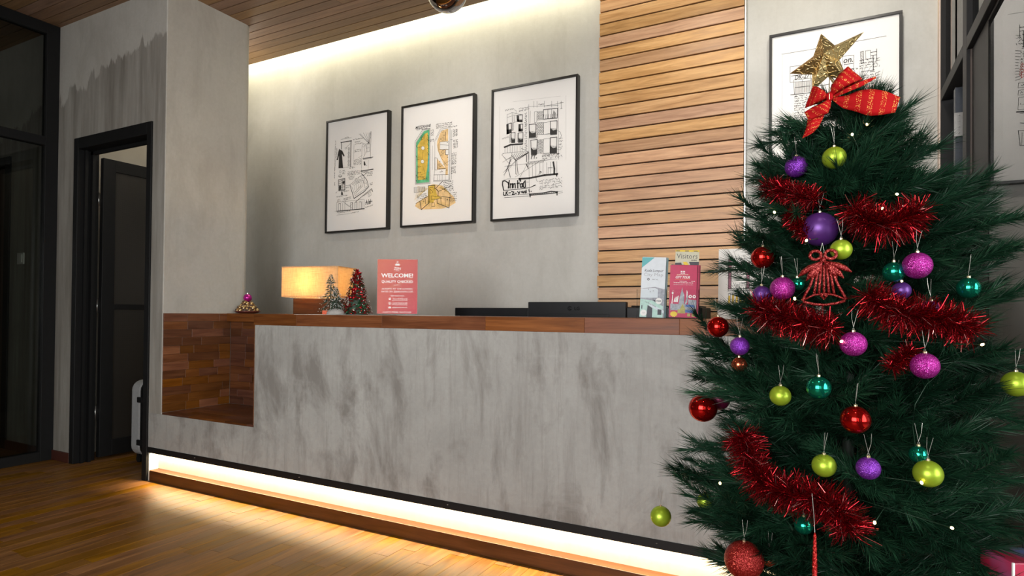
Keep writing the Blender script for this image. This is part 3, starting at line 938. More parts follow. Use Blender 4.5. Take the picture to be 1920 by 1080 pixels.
# ------------------------------------------------------------------ measured data (metres / millimetres in the drawings' own planes)
ARTS = {
'A1': [[-3.668,-3.0218,1.7606,2.678],[['L','k',7,[[-162,214],[-163,267]]],['L','k',8,[[-170,268],[-55,268]]],['L','k',8,[[-61,270],[-63,60]]],['F','k',0,[[-185,221],[-176,211],[-153,200],[-127,156],[-136,150],[-157,175],[-142,59],[-191,64],[-187,166],[-200,128],[-210,133],[-196,195]]],['L','k',2,[[-191,63],[-31,60]]],['L','k',2,[[-108,215],[-109,212],[-112,210],[-116,210],[-120,211],[-123,213],[-124,217],[-123,220],[-120,221],[-116,222],[-112,220],[-109,218],[-108,215]]],['L','k',2,[[-113,219],[-69,249]]],['L','k',2,[[-168,293],[-57,294]]],['T','k',1.5,[[-126,299],[-85,299]],6],['L','k',2,[[-86,219],[-88,67]]],['L','k',2,[[-78,218],[-80,66]]],['L','k',1.5,[[-73,207],[-74,203],[-78,201],[-83,200],[-89,202],[-93,205],[-94,210],[-93,214],[-89,216],[-84,217],[-78,215],[-74,211],[-73,207]]],['L','k',1.5,[[-72,170],[-74,166],[-78,164],[-83,163],[-88,165],[-92,168],[-94,172],[-92,176],[-88,179],[-83,179],[-78,178],[-74,174],[-72,170]]],['L','k',1.5,[[-72,143],[-73,139],[-77,137],[-82,136],[-88,138],[-92,141],[-93,145],[-92,149],[-88,152],[-83,152],[-77,151],[-73,147],[-72,143]]],['L','k',1.5,[[-71,106],[-73,102],[-77,99],[-82,99],[-87,101],[-91,104],[-93,108],[-91,112],[-87,115],[-82,115],[-77,113],[-73,110],[-71,106]]],['L','k',1.5,[[-71,79],[-72,75],[-76,72],[-81,72],[-87,74],[-91,77],[-92,81],[-91,85],[-87,88],[-82,88],[-76,86],[-72,83],[-71,79]]],['T','k',1.5,[[-229,-20],[-223,294]],9],['T','k',1.5,[[-211,128],[-206,230]],9],['T','k',1.5,[[-226,-75],[-225,-48]],9],['T','k',1.5,[[-40,271],[73,271]],9],['T','k',1.5,[[-21,249],[33,249]],8],['T','k',1.5,[[-21,232],[53,232]],8],['T','k',1.5,[[-23,184],[43,185]],8],['T','k',1.5,[[-23,172],[43,173]],8],['T','k',1.5,[[-32,105],[47,108]],8],['T','k',1.5,[[-31,93],[47,96]],8],['T','k',1.5,[[-31,81],[47,84]],8],['T','k',1.5,[[-31,69],[47,72]],8],['L','k',2,[[22,313],[126,223]]],['L','k',2,[[34,313],[126,223]]],['L','k',2,[[65,316],[126,223]]],['L','k',2,[[91,314],[126,223]]],['L','k',2,[[112,311],[126,223]]],['L','k',2,[[133,309],[126,223]]],['L','k',3,[[144,317],[138,108]]],['L','k',2,[[125,309],[126,223]]],['T','k',1.5,[[141,264],[145,313]],7],['L','k',4,[[101,226],[131,227]]],['L','k',2,[[101,220],[133,219],[131,160],[98,160],[101,220]]],['L','k',2,[[114,219],[112,160]]],['L','k',2,[[100,190],[132,189]]],['L','k',2,[[47,240],[88,225],[101,186],[89,148],[66,117]]],['L','k',1.5,[[-29,236],[-32,115]]],['L','k',1.5,[[52,206],[50,39]]],['L','k',1.5,[[84,222],[76,136]]],['L','k',1.5,[[79,212],[77,208],[73,205],[67,205],[61,206],[56,210],[54,215],[56,220],[60,223],[66,223],[72,221],[77,217],[79,212]]],['L','k',1.5,[[16,123],[55,139]]],['L','k',7,[[64,112],[166,113]]],['L','k',3,[[68,104],[154,106]]],['L','k',8,[[44,15],[170,18]]],['L','k',3,[[48,6],[121,8]]],['F','k',0,[[73,90],[84,86],[93,61],[85,52],[73,63]]],['L','k',2,[[90,62],[108,50]]],['L','k',1.5,[[121,95],[119,22]]],['L','k',1.5,[[51,112],[51,16]]],['L','k',2,[[-164,31],[-165,26],[-168,23],[-173,22],[-177,24],[-181,28],[-182,33],[-181,38],[-177,41],[-173,41],[-168,40],[-165,36],[-164,31]]],['L','k',3,[[-154,-4],[-157,-8],[-163,-11],[-172,-12],[-181,-9],[-188,-5],[-190,0],[-188,4],[-181,7],[-172,7],[-163,5],[-157,1],[-154,-4]]],['L','k',3,[[-190,-7],[-154,-7]]],['T','k',1.5,[[-149,34],[-118,35]],8],['T','k',1.5,[[-148,22],[-118,23]],8],['T','k',1.5,[[-148,10],[-118,11]],8],['T','k',1.5,[[-75,46],[-9,48]],9],['T','k',1.5,[[-95,17],[35,16]],9],['T','k',1.5,[[-95,5],[35,4]],9],['T','k',1.5,[[-94,-7],[35,-8]],9],['L','k',6,[[-191,-32],[-121,-27],[-119,-120],[-186,-121],[-191,-32]]],['L','k',3,[[-185,-45],[-124,-37]]],['L','k',3,[[-185,-62],[-124,-56]]],['L','k',3,[[-184,-79],[-123,-75]]],['L','k',3,[[-184,-96],[-123,-93]]],['L','k',3,[[-184,-113],[-123,-112]]],['L','k',3,[[-176,-36],[-173,-118]]],['L','k',3,[[-161,-34],[-158,-117]]],['L','k',3,[[-146,-33],[-143,-116]]],['L','k',3,[[-131,-31],[-128,-115]]],['F','k',0,[[-149,-48],[-124,-45],[-124,-68],[-147,-70]]],['F','k',0,[[-183,-79],[-162,-79],[-161,-115],[-182,-117]]],['L','k',3,[[-113,-86],[-73,-84]]],['T','k',1.5,[[-110,-106],[-75,-104]],8],['T','k',1.5,[[-134,-137],[-76,-131]],8],['F','k',0,[[-157,-129],[-148,-127],[-138,-157],[-161,-156]]],['T','k',1.5,[[-215,-138],[-197,-129]],7],['T','k',1.5,[[-208,-174],[-92,-166]],9],['L','k',6,[[-68,-83],[-23,-196]]],['L','k',7,[[-23,-196],[81,-150],[127,-114]]],['L','k',5,[[127,-114],[105,-59],[63,-13]]],['L','k',2,[[-68,-83],[10,-37],[63,-13]]],['L','k',2,[[-49,-98],[-10,-175],[106,-122]]],['L','k',2,[[-49,-77],[-15,-95],[-19,-128]]],['L','k',2,[[-39,-72],[2,-88],[2,-123]]],['L','k',2,[[-28,-67],[19,-82],[22,-118]]],['L','k',2,[[-18,-61],[37,-75],[43,-113]]],['L','k',2,[[-7,-56],[54,-69],[64,-108]]],['L','k',2,[[3,-51],[71,-62],[84,-104]]],['L','k',2,[[-16,-41],[1,-36],[23,-71],[6,-78],[-16,-41]]],['L','k',2,[[18,-31],[46,-24],[58,-48],[29,-55],[18,-31]]],['L','k',2,[[66,-42],[81,-38],[88,-77],[73,-83],[66,-42]]],['L','k',2,[[76,-89],[105,-82],[114,-110],[85,-118],[76,-89]]],['L','k',3,[[-15,-148],[20,-118],[50,-100]]],['L','k',3,[[-7,-159],[29,-129],[59,-108]]],['L','k',3,[[-83,-21],[-17,-17]]],['L','k',3,[[-80,-31],[-25,-28]]],['L','k',3,[[-76,-42],[-34,-38]]],['L','k',4,[[46,0],[70,-26],[108,0]]],['L','k',3,[[52,12],[104,-9]]],['T','k',1.5,[[111,-7],[165,-4]],8],['T','k',1.5,[[111,-19],[166,-16]],8],['T','k',1.5,[[111,-31],[166,-28]],8],['T','k',1.5,[[138,-94],[167,-91]],8],['T','k',1.5,[[138,-106],[167,-103]],8],['L','k',5,[[-5,-223],[73,-179],[157,-133]]],['L','k',5,[[157,-133],[168,-158]]],['L','k',3,[[76,-184],[162,-142]]],['L','k',2,[[120,-173],[145,-158],[154,-182],[128,-197],[120,-173]]],['L','k',2,[[128,-170],[139,-191]]],['L','k',2,[[-205,-212],[82,-211],[83,-284],[-204,-283],[-205,-212]]],['L','k',8,[[-204,-285],[85,-285]]],['L','k',3,[[-186,-282],[-187,-224]]],['L','k',3,[[-163,-282],[-164,-224]]],['L','k',2,[[-141,-282],[-142,-224]]],['L','k',2,[[-118,-282],[-119,-225]]],['L','k',4,[[-56,-282],[-57,-225]]],['L','k',4,[[-39,-282],[-40,-225]]],['L','k',4,[[-12,-283],[-13,-226]]],['L','k',4,[[9,-283],[9,-226]]],['L','k',2,[[31,-283],[30,-226]]],['L','k',4,[[53,-283],[52,-226]]],['L','k',2,[[70,-283],[69,-226]]],['L','k',4,[[-186,-225],[-164,-225]]],['L','k',4,[[-57,-227],[-36,-226]]],['L','k',4,[[-13,-227],[8,-227]]],['L','k',4,[[30,-227],[51,-227]]],['L','k',2,[[-146,-205],[-39,-274]]],['L','k',2,[[-102,-195],[-119,-227],[-74,-257],[-35,-234]]],['T','k',1.5,[[-201,-199],[-165,-193]],8],['T','k',1.5,[[-200,-211],[-164,-205]],8],['T','k',1.5,[[-133,-192],[-47,-184]],8],['T','k',1.5,[[-133,-204],[-47,-196]],8],['L','k',5,[[98,-254],[108,-218]]],['L','k',5,[[117,-253],[128,-216]]],['L','k',5,[[135,-251],[148,-215]]],['L','k',4,[[95,-237],[165,-231]]],['L','k',5,[[100,-254],[109,-230]]],['L','k',5,[[114,-253],[124,-229]]],['L','k',5,[[128,-252],[138,-228]]],['L','k',5,[[143,-251],[153,-228]]],['T','k',1.5,[[96,-280],[172,-266]],8],['T','k',1.5,[[-201,-304],[-60,-297]],10],['T','k',1.5,[[-56,-314],[27,-308]],8],['L','k',2,[[-203,-316],[-65,-313]]],['L','k',2,[[-226,-284],[-204,-283]]]]],
'A2': [[-2.899,-2.2513,1.7626,2.6823],[['F','g',0,[[-118,249],[-71,254],[-66,-136],[-184,-134],[-189,172]]],['F','y',0,[[-110,227],[-84,233],[-76,84],[-85,-30],[-100,-114],[-169,-112],[-175,148]]],['F','t',0,[[-81,72],[-69,77],[-67,-58],[-80,-63]]],['L','k',3,[[-129,262],[-63,262],[-57,-149],[-192,-140],[-199,180],[-129,262]]],['L','k',2,[[-121,255],[-69,257],[-64,-140],[-187,-135],[-191,174],[-121,255]]],['F','w',0,[[-110,120],[-112,114],[-118,109],[-126,108],[-134,111],[-139,117],[-142,124],[-140,131],[-134,135],[-127,137],[-119,134],[-113,128]]],['L','k',2,[[-110,120],[-112,114],[-118,109],[-126,108],[-134,111],[-140,117],[-142,124],[-140,131],[-134,136],[-126,137],[-118,134],[-112,128],[-110,120]]],['F','w',0,[[-113,21],[-115,14],[-120,9],[-128,8],[-136,11],[-142,17],[-144,24],[-143,31],[-137,36],[-129,37],[-121,34],[-115,29]]],['L','k',2,[[-113,21],[-115,14],[-121,9],[-128,8],[-136,11],[-142,17],[-144,24],[-142,31],[-137,36],[-129,37],[-121,34],[-115,28],[-113,21]]],['L','k',2,[[-118,196],[-119,191],[-123,188],[-129,187],[-135,189],[-140,193],[-141,199],[-140,203],[-135,206],[-129,207],[-124,205],[-119,201],[-118,196]]],['L','k',2,[[-136,185],[-137,183],[-139,182],[-141,182],[-143,183],[-145,184],[-146,186],[-145,188],[-143,189],[-141,189],[-139,189],[-137,187],[-136,185]]],['L','k',2,[[-114,224],[-116,147]]],['L','k',2,[[-126,93],[-129,42]]],['L','k',1.5,[[-127,-13],[-102,-67],[-141,-76]]],['T','k',1.5,[[-180,127],[-140,129]],8],['T','k',1.5,[[-179,36],[-139,38]],8],['T','k',1.5,[[-178,-16],[-138,-14]],8],['T','k',1.5,[[-177,-62],[-138,-59]],8],['T','k',1.5,[[-177,-94],[-137,-91]],8],['T','k',1.5,[[-125,-113],[-82,-108]],9],['T','k',1.5,[[-133,-98],[-102,-94]],8],['L','k',4,[[-86,214],[-76,208]]],['L','k',4,[[-82,203],[-73,196]]],['L','k',4,[[-77,191],[-76,186]]],['L','k',4,[[-85,181],[-73,174]]],['L','k',4,[[-81,170],[-76,164]]],['L','k',4,[[-77,158],[-72,153]]],['L','k',4,[[-85,148],[-75,142]]],['L','k',4,[[-81,137],[-72,131]]],['L','k',4,[[-77,125],[-75,120]]],['L','k',4,[[-84,115],[-72,109]]],['L','k',4,[[-80,104],[-75,98]]],['L','k',4,[[-76,93],[-71,87]]],['L','k',4,[[-84,83],[-74,76]]],['L','k',4,[[-80,71],[-71,65]]],['L','k',4,[[-189,149],[-184,136]]],['L','k',4,[[-188,71],[-183,58]]],['L','k',4,[[-186,-72],[-181,-85]]],['L','k',4,[[-186,-111],[-181,-124]]],['F','n',0,[[29,218],[48,231],[97,238],[98,-100],[77,-98],[79,-54],[32,40],[8,87],[0,133],[3,161]]],['F','w',0,[[27,150],[102,145],[103,87],[26,93]]],['F','w',0,[[77,85],[103,84],[104,48],[77,51]]],['F','n',0,[[1,31],[75,-47],[75,-55],[2,-51]]],['L','k',2,[[-20,167],[29,245],[106,243],[110,-140],[-27,-136],[-18,-50],[-20,167]]],['L','k',1.5,[[-12,163],[35,237]]],['L','k',2,[[116,238],[117,-146]]],['L','k',1.5,[[125,224],[130,-134]]],['L','k',2,[[27,150],[102,145],[103,87],[26,93],[27,150]]],['L','k',2,[[26,130],[103,116]]],['L','k',2,[[77,85],[103,84],[104,48],[77,51],[77,85]]],['L','k',4,[[75,218],[74,155]]],['L','k',4,[[23,95],[73,86]]],['L','k',4,[[5,27],[6,-46]]],['L','k',5,[[18,-49],[78,-51]]],['L','k',4,[[77,85],[77,51],[96,47]]],['L','k',2,[[-17,39],[5,33],[6,-53],[-15,-52],[-17,39]]],['L','k',2,[[26,164],[12,125],[20,67],[43,26],[90,-30],[105,-25]]],['L','k',1.5,[[119,5],[29,-33]]],['L','k',2,[[61,224],[59,219],[55,217],[50,216],[45,218],[41,222],[39,226],[41,231],[45,233],[50,234],[55,232],[59,228],[61,224]]],['L','k',2,[[63,166],[61,161],[57,158],[51,158],[45,160],[40,164],[39,169],[40,174],[45,177],[51,178],[57,176],[61,172],[63,166]]],['L','k',2,[[66,71],[65,66],[60,63],[54,62],[48,64],[44,68],[42,74],[44,79],[48,82],[54,82],[60,80],[65,76],[66,71]]],['L','k',2,[[29,-17],[28,-20],[25,-22],[21,-22],[17,-21],[14,-18],[13,-15],[14,-12],[17,-10],[21,-10],[25,-11],[28,-14],[29,-17]]],['L','k',3,[[65,193],[65,192],[64,192],[63,192],[61,192],[61,193],[60,194],[61,195],[61,195],[63,195],[64,195],[64,194],[65,193]]],['L','k',3,[[32,170],[32,169],[31,169],[30,168],[29,169],[28,170],[28,171],[28,172],[29,172],[30,172],[31,172],[32,171],[32,170]]],['L','k',3,[[39,52],[39,51],[38,50],[37,50],[36,51],[35,51],[35,52],[35,53],[36,54],[37,54],[38,54],[39,53],[39,52]]],['L','k',3,[[29,5],[29,4],[28,4],[27,4],[26,4],[25,5],[25,6],[25,7],[26,7],[27,8],[28,7],[29,6],[29,5]]],['L','k',3,[[31,-30],[31,-31],[30,-31],[29,-31],[28,-31],[27,-30],[27,-29],[27,-28],[28,-28],[29,-28],[30,-28],[31,-29],[31,-30]]],['L','k',3,[[93,137],[93,136],[92,136],[91,135],[90,136],[89,137],[89,138],[89,139],[90,139],[91,139],[92,139],[93,138],[93,137]]],['L','k',3,[[99,29],[98,28],[97,28],[96,28],[95,28],[94,29],[94,30],[94,31],[95,31],[96,31],[97,31],[98,30],[99,29]]],['L','k',3,[[92,-65],[92,-66],[91,-66],[90,-66],[89,-66],[88,-65],[88,-64],[88,-63],[89,-63],[90,-62],[91,-63],[92,-64],[92,-65]]],['T','k',1.5,[[26,-77],[60,-71]],10],['L','k',2,[[-28,-87],[109,-98]]],['L','k',2,[[-23,-88],[109,-98],[107,-137],[-22,-129],[-23,-88]]],['L','k',2,[[7,-91],[7,-129]]],['L','k',2,[[28,-93],[29,-131]]],['L','k',2,[[49,-95],[49,-133]]],['L','k',2,[[75,-98],[76,-136]]],['T','k',1.5,[[-10,278],[131,275]],9],['T','k',1.5,[[-9,265],[131,263]],9],['T','k',1.5,[[-9,252],[131,250]],9],['T','k',1.5,[[109,244],[176,244]],8],['T','k',1.5,[[139,216],[180,217]],8],['T','k',1.5,[[139,206],[180,206]],8],['T','k',1.5,[[139,195],[180,196]],8],['T','k',1.5,[[139,184],[180,185]],8],['T','k',1.5,[[139,173],[180,175]],8],['T','k',1.5,[[141,141],[182,142]],8],['T','k',1.5,[[142,130],[182,131]],8],['T','k',1.5,[[142,119],[182,120]],8],['T','k',1.5,[[142,109],[183,110]],8],['T','k',1.5,[[142,98],[183,99]],8],['T','k',1.5,[[142,87],[183,89]],8],['T','k',1.5,[[130,48],[171,49]],8],['T','k',1.5,[[130,37],[171,39]],8],['T','k',1.5,[[130,26],[171,28]],8],['T','k',1.5,[[130,16],[171,17]],8],['T','k',1.5,[[130,5],[171,7]],8],['T','k',1.5,[[131,-6],[171,-4]],8],['T','k',1.5,[[131,-16],[172,-15]],8],['T','k',1.5,[[131,-27],[172,-25]],8],['T','k',1.5,[[126,-52],[167,-50]],8],['T','k',1.5,[[126,-63],[167,-61]],8],['T','k',1.5,[[126,-74],[167,-72]],8],['T','k',1.5,[[126,-84],[167,-82]],8],['T','k',1.5,[[126,-95],[167,-93]],8],['T','k',1.5,[[-56,239],[-27,240]],8],['T','k',1.5,[[-55,227],[-27,228]],8],['T','k',1.5,[[-55,216],[-27,217]],8],['T','k',1.5,[[-55,204],[-26,205]],8],['T','k',1.5,[[-60,171],[-29,172]],8],['T','k',1.5,[[-60,159],[-29,161]],8],['L','k',1.5,[[-39,131],[-38,-48]]],['L','k',1.5,[[-82,175],[-55,166]]],['L','k',1.5,[[117,155],[136,155]]],['F','n',0,[[-70,-163],[-31,-154],[46,-171],[156,-268],[168,-307],[108,-334],[48,-342],[-146,-334],[-194,-305],[-178,-280],[-77,-237]]],['F','y',0,[[-70,-167],[-17,-165],[5,-237],[47,-263],[-14,-270],[-29,-292],[-72,-288]]],['L','y',2,[[2,-294],[85,-300]]],['L','y',2,[[1,-298],[104,-313]]],['L','y',2,[[-2,-301],[111,-323]]],['L','y',2,[[-6,-304],[55,-328]]],['L','y',2,[[-12,-306],[46,-335]]],['L','y',2,[[-19,-307],[22,-338]]],['L','y',2,[[-27,-308],[-20,-337]]],['L','y',2,[[-35,-307],[-54,-334]]],['L','y',2,[[-42,-305],[-97,-327]]],['L','y',2,[[-49,-302],[-102,-321]]],['L','y',2,[[-54,-299],[-142,-310]]],['L','y',2,[[-58,-295],[-181,-297]]],['L','y',2,[[-60,-291],[-145,-289]]],['L','y',2,[[-60,-287],[-170,-276]]],['L','y',2,[[-58,-284],[-184,-264]]],['L','y',2,[[-55,-280],[-126,-258]]],['L','y',2,[[-77,-185],[-172,-157]]],['L','y',2,[[16,-187],[61,-172]]],['L','y',2,[[-82,-187],[-175,-169]]],['L','y',2,[[19,-187],[69,-180]]],['L','y',2,[[-87,-189],[-178,-180]]],['L','y',2,[[23,-188],[76,-189]]],['L','y',2,[[-91,-192],[-181,-192]]],['L','y',2,[[27,-188],[84,-197]]],['L','y',2,[[-96,-194],[-184,-203]]],['L','y',2,[[31,-188],[92,-205]]],['L','y',2,[[-101,-196],[-187,-214]]],['L','y',2,[[35,-189],[99,-213]]],['L','y',2,[[-105,-198],[-190,-226]]],['L','y',2,[[39,-189],[107,-222]]],['L','y',2,[[-110,-200],[-193,-237]]],['L','y',2,[[42,-189],[115,-230]]],['L','y',2,[[-115,-202],[-196,-249]]],['L','y',2,[[46,-190],[122,-238]]],['L','y',2,[[-119,-205],[-199,-260]]],['L','y',2,[[50,-190],[130,-246]]],['L','k',6,[[-72,-288],[-74,-163],[-15,-164],[-15,-191]]],['L','k',4,[[-59,-289],[-60,-177],[-31,-177]]],['L','k',3,[[-58,-187],[-32,-212],[-32,-218],[-57,-219],[-58,-187]]],['L','k',6,[[-7,-188],[17,-213],[13,-247]]],['L','k',5,[[-7,-188],[53,-141]]],['L','k',4,[[17,-213],[129,-181]]],['L','k',3,[[-38,-240],[51,-263],[-6,-269],[-45,-265]]],['L','k',4,[[12,-244],[130,-269]]],['L','k',4,[[-76,-240],[-186,-287]]],['L','k',6,[[-147,-276],[-134,-335],[-68,-292]]],['L','k',4,[[-100,-260],[-98,-296]]],['L','k',5,[[5,-269],[8,-298],[112,-340],[115,-268]]],['L','k',4,[[39,-265],[44,-307]]],['L','k',4,[[77,-265],[78,-325]]],['L','k',3,[[-45,-239],[-37,-291]]],['L','k',3,[[-110,-276],[-111,-277],[-113,-279],[-115,-279],[-117,-278],[-119,-277],[-120,-275],[-119,-273],[-118,-272],[-115,-271],[-113,-272],[-111,-274],[-110,-276]]],['L','k',3,[[101,-280],[100,-281],[99,-283],[96,-283],[94,-282],[93,-281],[92,-279],[92,-277],[94,-276],[96,-275],[99,-276],[100,-278],[101,-280]]],['L','k',3,[[-41,-294],[-18,-292],[-13,-321],[-40,-321],[-41,-294]]],['L','k',2,[[-204,-164],[-105,-167],[-104,-202],[-203,-203],[-204,-164]]],['L','k',3,[[-196,-168],[-195,-201]]],['L','k',3,[[-185,-169],[-185,-201]]],['L','k',3,[[-174,-169],[-175,-201]]],['L','k',3,[[-163,-169],[-164,-201]]],['L','k',3,[[-152,-170],[-154,-201]]],['L','k',3,[[-141,-170],[-143,-201]]],['L','k',3,[[-130,-170],[-133,-201]]],['L','k',3,[[-120,-170],[-123,-201]]],['L','k',3,[[-109,-171],[-112,-201]]],['T','k',1.5,[[61,-156],[144,-151]],9],['T','k',1.5,[[63,-170],[145,-165]],9],['T','k',1.5,[[64,-183],[147,-178]],9],['T','k',1.5,[[66,-197],[148,-191]],9],['T','k',1.5,[[68,-210],[150,-205]],9],['T','k',1.5,[[69,-223],[152,-218]],9],['T','k',1.5,[[-175,-232],[-86,-224]],9],['T','k',1.5,[[-175,-245],[-86,-237]],9],['T','k',1.5,[[-175,-258],[-86,-250]],9],['T','k',1.5,[[113,-240],[178,-238]],9],['T','k',1.5,[[113,-254],[178,-251]],9],['T','k',1.5,[[114,-267],[178,-265]],9],['T','k',1.5,[[114,-281],[178,-279]],9],['T','k',1.5,[[114,-295],[179,-293]],9],['X','k',22,[[-198,273],[-58,284]],"MEZZANINE"],['T','k',1.5,[[-190,261],[-79,262]],9]]],
